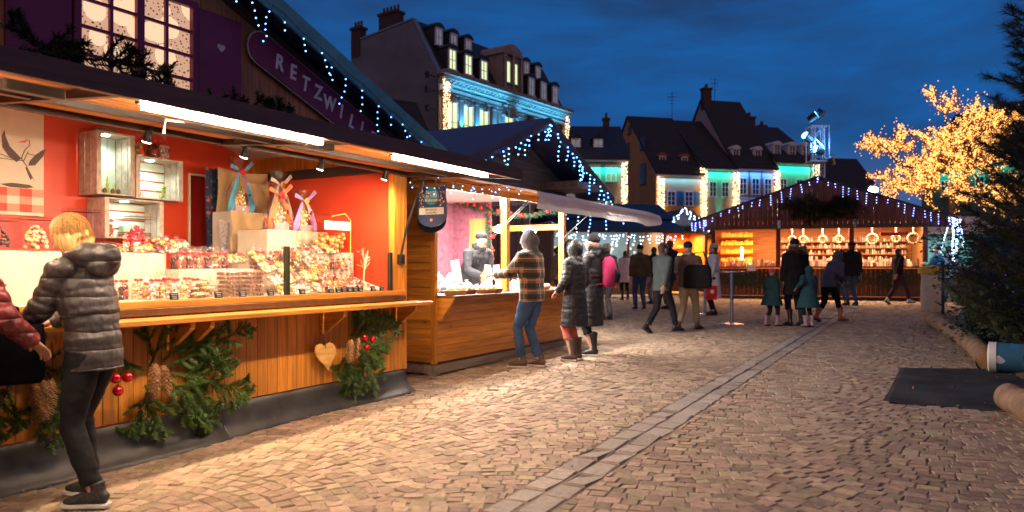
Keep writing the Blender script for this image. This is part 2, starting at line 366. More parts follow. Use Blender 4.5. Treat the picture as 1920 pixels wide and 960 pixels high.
# ================================================================== fir sprays, cones, baubles
def needles(mb, a, b, dens=880, ln=.030, wd=.0042, rnd=random, flat=.55, droop=0):
    a = Vector(a); b = Vector(b); t = (b-a); L = t.length; t.normalize(); n = int(L*dens)
    e1 = t.orthogonal().normalized(); e2 = t.cross(e1)
    for i in range(n):
        k = (i+rnd.random())/n; p = a+(b-a)*k; th = rnd.random()*6.283
        r = e1*math.cos(th)+e2*math.sin(th); d = (t*flat+r).normalized(); l = ln*rnd.uniform(.7,1.15)*(1-.35*max(0,k-.8)*5*.5)
        q = p+d*l+Vector((0,0,-droop*l)); w = d.cross(r+t).normalized()*wd
        mb.add([p-w, p+w, q+w*.5, q-w*.5], [(0,1,2,3)])
FIRZ = [1.0]
def spray(mb, tw, root, direction, length, depth=0, rnd=random, plane_n=None, ln=.030, spread=.75, droop=.06, dens=880, wd=.0042):
    """one fir bough: a curved twig carrying side twigs, all clothed with needles"""
    p = Vector(root); d = Vector(direction).normalized(); pts = [p.copy()]; n = max(3, int(length/.06)); st = length/n
    for i in range(n):
        if p.z > FIRZ[0]: break
        d = (d+Vector((rnd.gauss(0,.07), rnd.gauss(0,.04), rnd.gauss(0,.06)-droop*.12))).normalized(); q = p+d*st
        needles(mb, p, q, dens, ln, wd, rnd); p = q; pts.append(p.copy())
        if depth < 2 and i >= (1 if depth == 0 else 1) and i < n-1:
            for sgn in (-1, 1):
                if rnd.random() < (.72 if depth == 0 else .42):
                    nn = plane_n or Vector((0,1,0)); sd = d.cross(nn).normalized()*sgn
                    dd = (d*.75+sd*spread+nn*rnd.gauss(0,.22)).normalized()
                    spray(mb, tw, p, dd, length*(1-i/n)*rnd.uniform(.32,.55)+.035, depth+1, rnd, plane_n, ln, spread, droop, dens, wd)
    tw.tube(pts, [max(.0012, .005*(1-i/len(pts))/(depth+1)) for i in range(len(pts))], 4)
def fir_thing(name, label, s, u, z, boughs, group=None, mat=None, seed=3, cat='fir branches', **kw):
    rnd = random.Random(seed); root = sthing(name, label, cat, s, u, z, group); nb = MB(); tw = MB()
    for (ds, dz, ang, ln) in boughs:
        a = R(ang); spray(nb, tw, (s+ds, u-.02-rnd.random()*.05, z+dz), (math.cos(a), rnd.uniform(-.22,-.02), math.sin(a)), ln, 0, rnd, **kw)
    tw.build('twigs', twig_m, root, fix=False); nb.build('needles', mat or fir_m, root, fix=False); return root
def pinecone(name, label, pos, L, tilt, group, s_frame=True, parent=None):
    root = thing(name, label, 'pine cone', S(*pos), ROT, group)
    m = MB(); n = 110; rmax = L*.2
    core = [(rmax*.3*math.sin(math.pi*(i/10)**.8)+.002, -L*i/10) for i in range(11)]; m.lathe(core, n=8)
    for i in range(n):
        k = i/n; th = i*2.39996; r = rmax*(math.sin(math.pi*(.1+.85*k))**.6); z = -L*k
        d = Vector((math.cos(th), math.sin(th), 0)); w = d.cross(Vector((0,0,1)))*L*.055*(1-.4*abs(k-.4))
        p = d*r*.35+Vector((0,0,z+.004)); q = d*r+Vector((0,0,z-L*.045)); h = Vector((0,0,L*.014))
        m.add([p-w*.5, p+w*.5, q+w, q+d*.004+Vector((0,0,-L*.01)), q-w, q+h], [(0,1,2,3,4),(0,5,1),(1,5,2),(2,5,3),(3,5,4),(4,5,0)])
    o = m.build('scales', cone_m, root); o.rotation_euler = (R(tilt[0]), R(tilt[1]), random.random()*6); return root
_ba = None
def bauble(label, pos, r, group):
    root = thing('bauble', label, 'bauble', S(*pos), ROT, group)
    MB().ell((0,0,0), r, 20, 14).build('ball', bauble_m, root, smooth=True)
    MB().cyl((0,0,r*.95), (0,0,r*1.18), r*.18, n=8).build('cap', bronze, root); return root

# ================================================================== STALL 1 (large sweets stall, left)
s0, s1 = .16, 6.41; U = 4.96; zb = .09
st = sthing('market_stall', 'large sweets stall of orange planks with plum nameplate, nearest on the left', 'market stall', 3.3, U, zb)
boards(MB(), s0, s1, .36, 1.09, U, U+.03, .112, 'v').build('plank_front', honey_z, st)
MB().box(s0, s1, U+.032, U+.05, .36, 1.1).build('front_backing', dark_x, st)
MB().box(s1-.045, s1+.012, U-.012, U+.05, .36, 2.47).build('corner_post', honey_z, st)
MB().box(s1-.19, s1-.05, U-.004, U+.07, 1.2, 2.44).build('inner_post', honey_z, st)
# dark flared skirt in two overlapping sheets
def skirt(a, b, off, curl):
    m = MB(); prof = [(0,.375),(0,.30),(-.012,.2),(-.04,.12),(-.085,.06),(-.13,.03)]; k = 24; vs = []
    for i in range(k+1):
        s = a+(b-a)*i/k; zz = gz(0, S(s, U).y)
        for j, (du, z) in enumerate(prof):
            wv = .008*math.sin(s*5.1+j)*j/5
            vs.append((s, U-off+du*(1.0+.25*math.sin(s*2.3))+wv, zz+.004+(z-.03)*(.345-zz)/.345+.002))
    q = len(prof); m.add(vs, [(i*q+j, i*q+j+1, (i+1)*q+j+1, (i+1)*q+j) for i in range(k) for j in range(q-1)]); return m
rub = M('black_rubber_sheet', (.04,.038,.037), .5, var=.6, scale=4, bump=.3, bscale=9, spec=.5)
for a, b, off in ((s0, 4.02, .02), (3.94, s1, .008)):
    o = skirt(a, b, off, 0).build('skirt_sheet', rub, st, smooth=True); md = o.modifiers.new('s', 'SOLIDIFY'); md.thickness = .006
# counter, sill, ledge and folding shelf
MB().box(s0, s1-.02, U-.03, U+.06, 1.15, 1.2).build('window_sill', honey_x, st, bevel=.004)
MB().box(s0, s1-.05, U-.05, U+.02, 1.095, 1.148).build('sill_rail', bronze, st, bevel=.003)
MB().box(s0, s1-.02, U+.06, 6.5, 1.14, 1.19).build('counter', cream, st)
sh = MB().box(s0, s1+.05, U-.33, U-.06, 1.05, 1.085).build('shelf', honey_x, st, bevel=.004)
for s in (.6, 1.5, 2.55, 3.55, 3.72, 5.15, 6.22):
    b = MB(); b.prism([(U-.30,1.049),(U-.002,1.049),(U-.002,.83),(U-.05,.83),(U-.29,1.0)], s-.02, s+.02, plane='yz'); b.build('shelf_bracket', honey_y, sh)
# side walls, back wall, ceiling
MB().box(s1-.09, s1-.05, U+.06, 7.3, .35, 2.46).build('side_wall', red_wall, st)
boards(MB(), U, 7.4, .35, 2.75, 0, .03, .13, 'h').xf(Matrix(((0,-1,0,s1+.012),(1,0,0,0),(0,0,1,0),(0,0,0,1)))).build('outer_side_wall', honey_y, st)
boards(MB(), U, 7.4, .35, 2.75, 0, .03, .13, 'h').xf(Matrix(((0,1,0,s0),(1,0,0,0),(0,0,1,0),(0,0,0,1)))).build('outer_side_wall', honey_y, st)
MB().box(s0+.05, s0+.09, U+.06, 7.3, .35, 2.9).build('side_wall', red_wall, st)
MB().box(s1-.15, s1-.045, U+.07, 7.28, 2.462, 2.56).build('wall_beam', steel_dark, st)
boards(MB(), U+.05, 7.3, 2.56, 2.8, 0, .02, .11, 'v').xf(Matrix(((0,1,0,s1-.07),(1,0,0,0),(0,0,1,0),(0,0,0,1)))).build('upper_boarding', honey_z, st)
MB().box(s0, 5.49, 7.3, 7.34, .2, 3.2).box(5.492, s1-.05, 7.302, 7.34, 2.5, 3.2).build('back_wall', red_wall, st)
MB().box(5.52, s1-.092, 7.33, 7.36, .4, 2.48).build('back_door', dkred, st)
MB().box(5.49, 5.515, 7.285, 7.35, .4, 2.5).box(5.515, s1-.092, 7.285, 7.35, 2.48, 2.502).build('door_frame', cream, st)
MB().add([(s1-.05,U+.06,2.74),(s1-.05,7.3,2.74),(3.3,7.3,3.75),(3.3,U+.06,3.75)], [(0,1,2,3)]).add([(s0,U+.06,2.74),(s0,7.3,2.74),(3.3,7.3,3.75),(3.3,U+.06,3.75)], [(0,1,2,3)]).build('ceiling', white_p, st)
MB().box(s0, s1-.05, U+.002, U+.09, 2.44, 2.56).build('lintel', honey_x, st)
MB().box(s0, s1-.2, U+.09, 7.3, .2, .25).build('stall_floor', dark_x, st)
MB().box(s1-.034, s1-.022, U+.06, 7.4, .35, 2.74).build('side_backing', dark_x, st)  # added behind the boards to stop light leaking through their gaps
# gable boarding
ap, az, ez = 3.3, 3.93, 2.74
m = MB(); w_ = .115; s = s0
while s < s1-.001:
    e = min(s+w_, s1); za = ez+(az-ez)*(1-abs((s)-ap)/(s1-ap)); zb2 = ez+(az-ez)*(1-abs(e-ap)/(s1-ap))
    m.prism([(s+.003, 2.45), (e-.003, 2.45), (e-.003, max(2.46, zb2)), (s+.003, max(2.46, za))], U-.004-random.random()*.003, U+.03); s = e
m.build('gable_boarding', gable_z, st)
# roof: two slabs, turquoise light put into the colour of the verge
rf = M('blue_roof_sheet', (.05,.09,.14), .35, metal=.4, var=.3, scale=6, bump=.2)
sl = (az-ez)/(s1-ap)
for sg in (-1, 1):
    x1 = ap+sg*(s1-ap+.32); z1 = az-sl*(s1-ap+.32)+.0
    m = MB(); m.add([(ap,U-.3,az+.02),(x1,U-.3,z1+.02),(x1,7.6,z1+.02),(ap,7.6,az+.02),(ap,U-.3,az+.07),(x1,U-.3,z1+.07),(x1,7.6,z1+.07),(ap,7.6,az+.07)], [(0,1,2,3),(7,6,5,4),(0,4,5,1),(1,5,6,2),(2,6,7,3),(3,7,4,0)])
    for k in range(12):
        t = (k+.5)/12; m.beam((ap+(x1-ap)*t, U-.3, az+.085+(z1-az)*t), (ap+(x1-ap)*t, 7.6, az+.085+(z1-az)*t), .03, .03)
    m.build('roof_slab', rf, st)
    MB().beam((ap, U-.31, az+.03), (x1, U-.31, z1+.03), .03, .15).build('verge_board', M('turquoise_light_verge', (.10,.32,.38), .4, var=.2), st)
    MB().beam((ap+sg*.02, U-.02, az-.045), (x1-sg*.32, U-.02, z1-.045+sl*.32), .04, .07).build('verge_rafter', dark_x, st)
# gable window with lit lace curtain, shutters with hearts
wx0, wx1, wz0, wz1 = 2.89, 3.74, 2.5, 3.42
win = MB().box(wx0-.05, wx1+.05, U-.05, U-.006, wz0-.05, wz0).box(wx0-.05, wx1+.05, U-.05, U-.006, wz1, wz1+.05).box(wx0-.05, wx0, U-.05, U-.006, wz0, wz1).box(wx1, wx1+.05, U-.05, U-.006, wz0, wz1).build('window', plum, st, bevel=.004)
mul = MB(); mid = (wx0+wx1)/2; mul.box(mid-.028, mid+.028, U-.045, U-.012, wz0, wz1)
for q in (wx0+(mid-wx0)*.5, mid+(wx1-mid)*.5): mul.box(q-.012, q+.012, U-.038, U-.014, wz0, wz1)
for k in range(1, 5):
    z = wz0+(wz1-wz0)*k/5
    for a, b in ((wx0, mid-.029), (mid+.029, wx1)): mul.box(a, b, U-.035, U-.016, z-.011, z+.011)
mul.build('glazing_bars', plum, win)
lace = bpy.data.materials.new('lit_lace_curtain'); lace.use_nodes = True; t = lace.node_tree; n = t.nodes; L = t.links; b = n['Principled BSDF']
co = n.new('ShaderNodeTexCoord'); mpn = n.new('ShaderNodeMapping'); mpn.inputs['Scale'].default_value = (1,1,1); L.new(co.outputs['Object'], mpn.inputs[0])
vo = n.new('ShaderNodeTexVoronoi'); vo.inputs['Scale'].default_value = 38; L.new(mpn.outputs[0], vo.inputs[0])
v1 = n.new('ShaderNodeMath'); v1.operation = 'LESS_THAN'; v1.inputs[1].default_value = .28; L.new(vo.outputs['Distance'], v1.inputs[0])
v2 = n.new('ShaderNodeTexVoronoi'); v2.inputs['Scale'].default_value = 5.2; L.new(mpn.outputs[0], v2.inputs[0])
v3 = n.new('ShaderNodeMath'); v3.operation = 'GREATER_THAN'; v3.inputs[1].default_value = .46; L.new(v2.outputs['Distance'], v3.inputs[0])
m4 = n.new('ShaderNodeMath'); m4.operation = 'MULTIPLY'; L.new(v1.outputs[0], m4.inputs[0]); L.new(v3.outputs[0], m4.inputs[1])
mxa = n.new('ShaderNodeMixRGB'); mxa.inputs[1].default_value = (.95,.60,.36,1); mxa.inputs[2].default_value = (.56,.32,.20,1); L.new(v3.outputs[0], mxa.inputs[0])
mxb = n.new('ShaderNodeMixRGB'); mxb.inputs[2].default_value = (.10,.04,.04,1); L.new(m4.outputs[0], mxb.inputs[0]); L.new(mxa.outputs[0], mxb.inputs[1])
L.new(mxb.outputs[0], b.inputs['Base Color']); L.new(mxb.outputs[0], b.inputs['Emission Color']); b.inputs['Emission Strength'].default_value = .75
cu = MB(); nn = 60
vs = [(wx0+(wx1-wx0)*i/nn, U-.009+.002*math.sin(i*1.9), z) for i in range(nn+1) for z in (wz0, wz1)]
cu.add(vs, [(2*i, 2*i+2, 2*i+3, 2*i+1) for i in range(nn)]).build('lace_curtain', lace, win)
def heart_pts(w, n=28):
    out = []
    for i in range(n):
        t = 2*math.pi*i/n; x = 16*math.sin(t)**3; y = 13*math.cos(t)-5*math.cos(2*t)-2*math.cos(3*t)-math.cos(4*t); out.append((x*w/32, y*w/32))
    return out
for a, b in ((2.43, 2.83), (3.8, 4.2)):
    sh_ = MB().box(a, b, U-.04, U-.012, 2.48, 3.44).build('shutter', plum, st, bevel=.004)
    MB().prism([((a+b)/2+x, 3.18+y) for x, y in heart_pts(.075)], U-.046, U-.041).build('heart_cutout', M('cream_heart', (.7,.62,.5), .6), sh_)  # heart in one even cream, just proud of the shutter
# plum nameplate with rounded ends along the right roof slope
th = -math.atan(sl); ca, sa = math.cos(th), math.sin(th)
Pm = Matrix.Translation((4.02, 0, 3.40)) @ Matrix.Rotation(-th, 4, 'Y')
pl = []; Lp = 2.2; hh = .135
for i in range(9): a = R(90+i*22.5); pl.append((hh+hh*math.cos(a), hh*math.sin(a)))
pl += [(Lp, -hh), (Lp-.33, hh)]
pl2 = [((x-hh)*1.0, z) for x, z in pl]
Pm = Matrix.Translation((4.40, 0, 3.275)) @ Matrix.Rotation(math.atan(sl), 4, 'Y')
big = [(x*1+(.012 if x > 1 else -.012), z*1.09) for x, z in pl2]
plate = MB().prism(pl2, U-.06, U-.035, Pm).build('nameplate', plum, st)
MB().prism(big, U-.05, U-.038, Pm).build('plate_rim', M('pale_rim', (.5,.42,.4), .5), plate)
lt = MB(); rr = random.Random(4)
for i, ch in enumerate('RETZWILLER'):
    tb = text(ch, .175, .005, font_off=.004); x = .2+i*.163; lt = MB()
    merge(lt, tb, Pm @ Matrix.Translation((x, U-.066, -.012+.014*(i%2))) @ Matrix.Rotation(math.atan(sl)*-.45+rr.uniform(-.12,.12), 4, 'Y') @ Matrix.Rotation(R(90), 4, 'X') @ Matrix.Diagonal((.85,1.05,1,1)))
    lt.build('letter', M('white_letters', (.8,.78,.8), .5), plate)
# folding awning
hz, fz, hu, fu = 2.45, 2.345, 4.93, 3.5; a0, a1 = .3, 6.33
def fl(u, dz=0): return fz+(hz-fz)*(u-fu)/(hu-fu)+dz
aw = MB()
k = 0; u = fu+.04
while u < hu-.05:
    e = min(u+.105, hu-.02); aw.add([(a0,u,fl(u)),(a1,u,fl(u)),(a1,e-.005,fl(e)),(a0,e-.005,fl(e)),(a0,u,fl(u,.02)),(a1,u,fl(u,.02)),(a1,e-.005,fl(e,.02)),(a0,e-.005,fl(e,.02))], [(0,3,2,1),(4,5,6,7),(0,1,5,4),(1,2,6,5),(2,3,7,6),(3,0,4,7)]); u = e
awn = aw.build('awning', honey_x, st)
MB().add([(a0,fu,fl(fu,.022)),(a1,fu,fl(fu,.022)),(a1,hu,fl(hu,.1)),(a0,hu,fl(hu,.1)),(a0,fu,fl(fu,.05)),(a1,fu,fl(fu,.05)),(a1,hu,fl(hu,.13)),(a0,hu,fl(hu,.13))], [(0,3,2,1),(4,5,6,7),(0,1,5,4),(1,2,6,5),(2,3,7,6),(3,0,4,7)]).build('awning_cover', steel_dark, awn)
MB().box(a0-.01, a1+.01, fu-.02, fu+.03, fz-.055, fz+.055).build('fascia', dark_x, awn, bevel=.004)
for s in (.33, 2.27, 3.95, 6.28): MB().beam((s,fu+.035,fl(fu)-.025), (s,hu-.02,fl(hu)-.025), .045, .045).build('awning_rib', steel_dark, awn)
for u in (hu-.09, 4.3): MB().beam((a0,u,fl(u)-.022), (a1,u,fl(u)-.022), .05, .04).build('awning_rail', steel_dark, awn)
for sa_, sb_ in ((.37,1.67), (2.43,3.73), (4.5,5.84)):
    f = MB().box(sa_-.03, sb_+.03, 3.57, 3.61, fz-.051, fz-.02).build('lamp_housing', steel_dark, awn)
    MB().box(sa_, sb_, 3.574, 3.606, fz-.075, fz-.052).build('lamp_tube', led_m, f)
for s, L_ in ((1.9, .7), (3.8, .95)):
    c = MB().box(s-.06, s+.22, 3.74, 3.8, fz-.07, fz-.02).build('latch', steel_dark, awn, bevel=.006)
    MB().tube([(s-.06,3.77,fz-.05),(s-.06-L_*.9,3.85,fz-.035),(s-.1-L_,3.86,fz-.05),(s-.11-L_,3.86,fz-.13)], .009).build('latch_rod', chrome, c)
for s in (1.2, 6.30):
    MB().tube([(s,4.93,1.56),(s,4.86,1.85),(s,4.62,2.41)], .013, 8).build('gas_strut', black, st)
    MB().box(s-.03, s+.03, 4.9, 4.958, 1.48, 1.58).build('strut_plate', black, st)
# glass screen and its posts
for a, b in ((2.0, 4.70), (4.76, 6.12)):
    MB().box(a, b, U+.0, U+.006, 1.205, 1.6).build('glass_screen', pane_m, st)
for s, h in ((1.97,.43), (4.73,.43), (6.155,.4)):
    MB().box(s-.022, s+.022, U-.018, U+.022, 1.2, 1.2+h).build('screen_post', M('green_bronze', (.06,.065,.04), .35, metal=.7), st, bevel=.004)
# poster with stork drawing and gingham band
pz0, pz1, pa, pb = 1.92, 3.0, 2.75, 3.92
po = MB().box(pa, pb, 7.275, 7.298, pz0, pz1).build('poster', cream, st); po['label'] = 'cream wall poster with flying stork and red gingham band'
gi = MB(); red1 = M('gingham_red', (.75,.07,.04), .6, var=.03); red2 = M('gingham_light_red', (.8,.28,.19), .6, var=.03)
nx = 11; d = (pb-pa)/nx
for i in range(nx):
    for j in range(3):
        if i%2 and j%2 == 0: gi.cm = 0
        elif i%2 or j%2 == 0: gi.cm = 1
        else: continue
        gi.quad((pa+i*d,7.272,pz0+.03+j*.072),(pa+(i+1)*d,7.272,pz0+.03+j*.072),(pa+(i+1)*d,7.272,pz0+.03+(j+1)*.072),(pa+i*d,7.272,pz0+.03+(j+1)*.072))
gi.build('gingham_band', [red1, red2], po)
sk = MB(); sk.cm = 0; cx, cz = 3.74, 2.42; y = 7.27
def blob(pts, yy=y): sk.add([(cx+a, yy, cz+b) for a, b in pts], [tuple(range(len(pts)))])
blob([(-.02,.02),(-.05,.05),(-.12,.12),(-.155,.21),(-.16,.26),(-.185,.2),(-.18,.1),(-.13,.03),(-.06,-.02)])
blob([(.04,-.04),(.1,-.03),(.17,.06),(.2,.13),(.165,.12),(.1,.065),(.05,.0)])
blob([(.03,-.05),(.1,-.18),(.075,-.15),(.06,-.17),(.04,-.13),(.015,-.06)])
blob([(-.2,-.23),(-.1,-.21),(.05,-.215),(.09,-.235),(.03,-.25),(-.12,-.25)])
for a, b in (((-.02,.02),(.01,.1)),((.01,.1),(.055,.15)),((.055,.15),(.05,.19)),((.05,.19),(.02,.2)),((.04,.09),(.0,-.0)),((-.02,.02),(-.1,.06)),((.03,.07),(.12,.06)),((-.02,.02),(.03,-.05)),((.0,-.0),(-.2,-.0)),((-.06,.0),(-.24,.05)),((-.2,.0),(-.26,.03))):
    sk.beam((cx+a[0], y-.001, cz+a[1]), (cx+b[0], y-.001, cz+b[1]), .002, .006)
sk.cm = 1; blob([(.025,.195),(-.06,.16),(.02,.17)], y-.003)
sk.build('stork_drawing', [M('ink_grey', (.12,.08,.08), .7), M('beak_red', (.8,.06,.03), .6)], po)
# interior spot lamps under the lintel
for i, s in enumerate((1.0, 2.3, 3.3, 4.15, 5.0, 5.9)):
    h = MB().cyl((s,4.80,2.41), (s,4.83,2.33), .026, .032, 12).box(s-.012, s+.012, 4.78, 4.81, 2.38, 2.42).build('spot_lamp', black, st)
    MB().cyl((s,4.831,2.332), (s,4.834,2.326), .03, n=12).build('lens', emis('spot_lens', (1,.78,.5), 12, False), h)
    lamp('spot_light', 'SPOT', (s,4.84,2.31), 80, (1,.73,.47), st, .03, rot=(R(24),0,0), spot=R(174), blend=.8)
# ================================================================== goods of stall 1
G1 = 'sweets laid out in the large stall'
cloth_m = M('cream_cloth', (.47,.38,.28), .85, var=.1, scale=3, bump=.35, bscale=7, sheen=.3)
ribbon_r = M('red_ribbon', (.7,.01,.015), .35, var=.05); red_lab = M('red_label', (.75,.03,.03), .5, var=.03)
cook = M('baked_biscuit', (.62,.33,.10), .7, var=.3, scale=60, island=.35, hue=.015); nut = M('roasted_nuts', (.33,.15,.06), .5, var=.4, scale=50, island=.5, hue=.02)
choc = M('dark_chocolate', (.10,.035,.018), .35, var=.3, island=.5); candy = M('mixed_candies', (.72,.42,.22), .4, var=.3, island=.6, hue=.09); pinkc = M('sugared_almonds', (.75,.55,.48), .5, var=.15, island=.35, hue=.05)
choc_b = M('chocolate_bark', (.22,.09,.05), .5, var=.5, scale=70, island=.3); white_s = M('icing_sugar', (.85,.8,.72), .7, var=.1)
def tier(label, s_0, s_1, u0, u1, z0, z1):
    r = sthing('cloth_covered_tier', label, 'display stand', (s_0+s_1)/2, u0, z0); m = MB(); nx = 26; pr = [(u1,z0),(u1,z1),(u0+.012,z1),(u0,z1-.012),(u0-.004,(z0+z1)/2),(u0-.008,z0)]
    vs = []
    for i in range(nx+1):
        s = s_0+(s_1-s_0)*i/nx
        for j, (u, z) in enumerate(pr): vs.append((s, u-(.014*math.sin(i*1.3+j*.9)+.008*math.sin(i*3.1))*(j > 2), z))
    q = len(pr); m.add(vs, [(i*q+j, (i+1)*q+j, (i+1)*q+j+1, i*q+j+1) for i in range(nx) for j in range(q-1)])
    m.box(s_0, s_0+.002, u0, u1, z0, z1-.003).box(s_1-.002, s_1, u0, u1, z0, z1-.003)
    m.build('cloth', cloth_m, r, smooth=False); return r
ct = 1.19
tier('long tall step under cream cloth behind the blond woman', 1.3, 3.93, 5.5, 6.15, ct, 1.56)
tier('low step under cream cloth carrying the row of red bowed bags', 3.935, 4.72, 5.35, 6.1, ct, 1.43)
tier('cream cloth step at the right end below the biscuit box', 5.42, 6.2, 5.5, 5.86, ct, 1.60)
tier('topmost cream cloth step beneath the ribboned gift baskets', 5.33, 6.2, 5.87, 6.3, ct, 1.83)
tier('rear cloth step under the blue bowed basket', 5.42, 5.85, 6.48, 6.8, ct, 2.04)

def proto_bag(mat, h=.19, w=.04, lab=True, seed=0):
    rnd = random.Random(seed); r = thing('sweet_bag', 'bag', 'sweet bag', (0,0,-50), ROT, G1)
    m = MB()
    for i in range(46):
        z = rnd.uniform(.008, h*.56); a = rnd.random()*6.28; q = w*.8*rnd.random()**.4
        m.ell((q*math.cos(a), q*.7*math.sin(a), z), rnd.uniform(.008,.013), 6, 4)
    m.build('sweets', mat, r, smooth=True)
    b = MB(); prof = [(w,.0,.75),(w*1.03,h*.3,.75),(w*.95,h*.5,.72),(w*.5,h*.62,.6),(w*.18,h*.7,.7),(w*.5,h*.82,.4),(w*.95,h*.98,.2)]; n = 14; vs = []
    for j, (rr_, z, fl_) in enumerate(prof):
        for i in range(n):
            a = 6.283*i/n; k = 1+(.22*math.sin(a*5+j) if j > 3 else .03*math.sin(a*3+j)); vs.append((rr_*k*math.cos(a), rr_*fl_*k*math.sin(a), z+(.012*math.sin(i*2.2) if j == 6 else 0)))
    b.add(vs, [(j*n+i, j*n+(i+1)%n, (j+1)*n+(i+1)%n, (j+1)*n+i) for j in range(6) for i in range(n)]); b.build('wrapper', cello, r, smooth=True)
    k = MB(); k.ell((0,-.004,h*.69), (.012,.01,.008), 6, 4)
    for sg in (-1, 1):
        k.ell((sg*.02,-.008,h*.70), (.017,.005,.010), 6, 4); k.beam((sg*.004,-.012,h*.68), (sg*.02,-.02,h*.55), .008, .001)
    k.build('bow', ribbon_r, r)
    if lab: MB().cbox((0,-w*.76,h*.25), (w*.75,.002,.03)).build('label_patch', red_lab, r)
    return r
def proto_pillow(mat, L=.2, W=.14, T=.07, seed=0, lab=True, chunk=.018, name='biscuit_bag'):
    rnd = random.Random(seed); r = thing(name, 'bag', 'biscuit bag', (0,0,-50), ROT, G1); m = MB()
    for i in range(60):
        a, b = rnd.uniform(-1,1), rnd.uniform(-1,1); zz = T*.5*(1-.5*a*a)*(1-.5*b*b)
        m.ell((a*L*.42, b*W*.42, T*.5+rnd.uniform(-.8,.8)*zz*.8), (chunk*rnd.uniform(.6,1.1), chunk*rnd.uniform(.6,1.1), chunk*.6), 6, 4)
    m.build('biscuits', mat, r, smooth=True)
    b = MB(); n = 12; vs = []
    for sg in (1, -1):
        for i in range(n+1):
            for j in range(n+1):
                a, c = -1+2*i/n, -1+2*j/n; hgt = max(0, (1-a**4)*(1-c**4))**.5
                vs.append((a*L*.5*(1+.04*math.sin(j*2.)), c*W*.5*(1+.04*math.sin(i*2.3)), T*.5+sg*T*.52*hgt+.004*math.sin(i*1.7+j*2.1)*hgt))
    k = (n+1)**2; b.add(vs, [(o+i*(n+1)+j, o+(i+1)*(n+1)+j, o+(i+1)*(n+1)+j+1, o+i*(n+1)+j+1) for o in (0, k) for i in range(n) for j in range(n)]); b.build('wrapper', cello, r, smooth=True)
    if lab:
        MB().lathe([(.026,0),(.026,.0015)], (L*.1,0,T*1.03), 14).build('label_patch', red_lab, r)
    return r
def proto_slab(seed=0):
    r = thing('chocolate_pack', 'pack', 'chocolate pack', (0,0,-50), ROT, G1); rnd = random.Random(seed); m = MB()
    for i in range(5): m.cbox((-.075+i*.037, 0, .016+rnd.uniform(-.002,.002)), (.03,.1,.024), rz=rnd.uniform(-.05,.05))
    m.build('chocolates', choc_b, r, bevel=.003)
    b = MB().cbox((0,0,.017), (.205,.118,.034)); b.build('wrapper', cello, r, bevel=.01); return r
B = [proto_bag(choc, seed=1), proto_bag(nut, seed=2, lab=True), proto_bag(candy, .2, .042, False, 3), proto_bag(pinkc, .19, .042, False, 4), proto_bag(cook, .16, .038, True, 5)]
Q = [proto_pillow(cook, seed=6), proto_pillow(candy, .19, .13, .07, 7), proto_pillow(nut, .18, .13, .06, 8, False, .012), proto_pillow(pinkc, .2, .13, .06, 9, False, .012), proto_pillow(cook, .23, .15, .08, 10, False, .024)]
SL = proto_slab()
used = set()
def put(p, s, u, z, label, rz=0, tilt=(0,0), sc=1.0, group=None):
    o = dup(p, S(s, u, z), (R(tilt[0]), R(tilt[1]), ROT+R(rz)), label, group or G1, sc); return o
rr = random.Random(11)
# the row of six red-bowed bags on the low step
W6 = ['leftmost', 'second', 'third', 'fourth', 'fifth', 'rightmost']
for i in range(6): put(B[0 if i%2 else 1], 4.02+i*.088, 5.42+.02*(i%2), 1.432, f'{W6[i]} of the six dark sweet bags with red bows on the low step', sc=1.0, group='bags in a row on the low step')
# bag cluster with red bows at front
for i in range(5): put(B[2 if i%2 else 3], 3.62+i*.092, 5.22-.02*(i%2), 1.195+.0, f'{W6[i] if i < 4 else "fifth"} of five tall red bowed bags of pastel sweets at the glass', sc=1.15, group='tall bags of pastel sweets')
for i in range(4): put(B[3 if i%2 else 4], 2.95+i*.1, 5.22+.02*(i%2), 1.195, f'{W6[i]} of four orange biscuit bags between the two coats', sc=1.1, group='orange biscuit bags at the glass')
for i in range(6): put(B[4], 2.0+i*.11, 5.25, 1.195, 'orange biscuit bag standing behind the red jacket at the far left', sc=1.2, group='biscuit bags behind the red jacket')
# stacked chocolate packs left of the divider
for c in range(2):
    for k in range(6): put(SL, 4.33+c*.22+rr.uniform(-.01,.01), 5.2+rr.uniform(-.01,.01), 1.193+k*.036, f'{["bottom","second lowest","third lowest","third highest","second highest","top"][k]} dark chocolate pack of the {["left","right"][c]} stack beside the glass post', rz=rr.uniform(-6,6), group='stacked chocolate packs')
for k in range(5): put(Q[1], 3.98+.05*(k%3), 5.16+.06*(k//3), 1.2+.045*(k//2), 'loose bag of pastel sweets heaped between bags and chocolate stacks', rz=rr.uniform(-30,30), sc=.75, group='loose bags of pastel sweets')
# heaps of biscuit bags right of the divider, rising towards the back
pos = []
for row in range(4):
    for i in range(4):
        pos.append((4.86+i*.21+rr.uniform(-.02,.02), 5.14+row*.12, 1.205+row*.1+rr.uniform(0,.02), row))
names = ['front', 'second', 'third', 'back']
for j, (s, u, z, row) in enumerate(pos):
    put(Q[(j*3+row) % 5], s, u, z, f'{["leftmost","left middle","right middle","rightmost"][j%4]} biscuit bag in the {names[row]} row of the heap behind the divider post', rz=rr.uniform(-20,20), tilt=(rr.uniform(35,60),rr.uniform(-12,12)), sc=rr.uniform(.95,1.1), group='heaped biscuit bags')
for j in range(4): put(Q[(j+2)%5], 4.15+j*.17, 5.48+.02*j, 1.44+.02*j, f'{W6[j]} biscuit bag on the heap behind the chocolate stacks', rz=rr.uniform(-30,30), tilt=(30,0), group='bags behind the chocolate stacks')
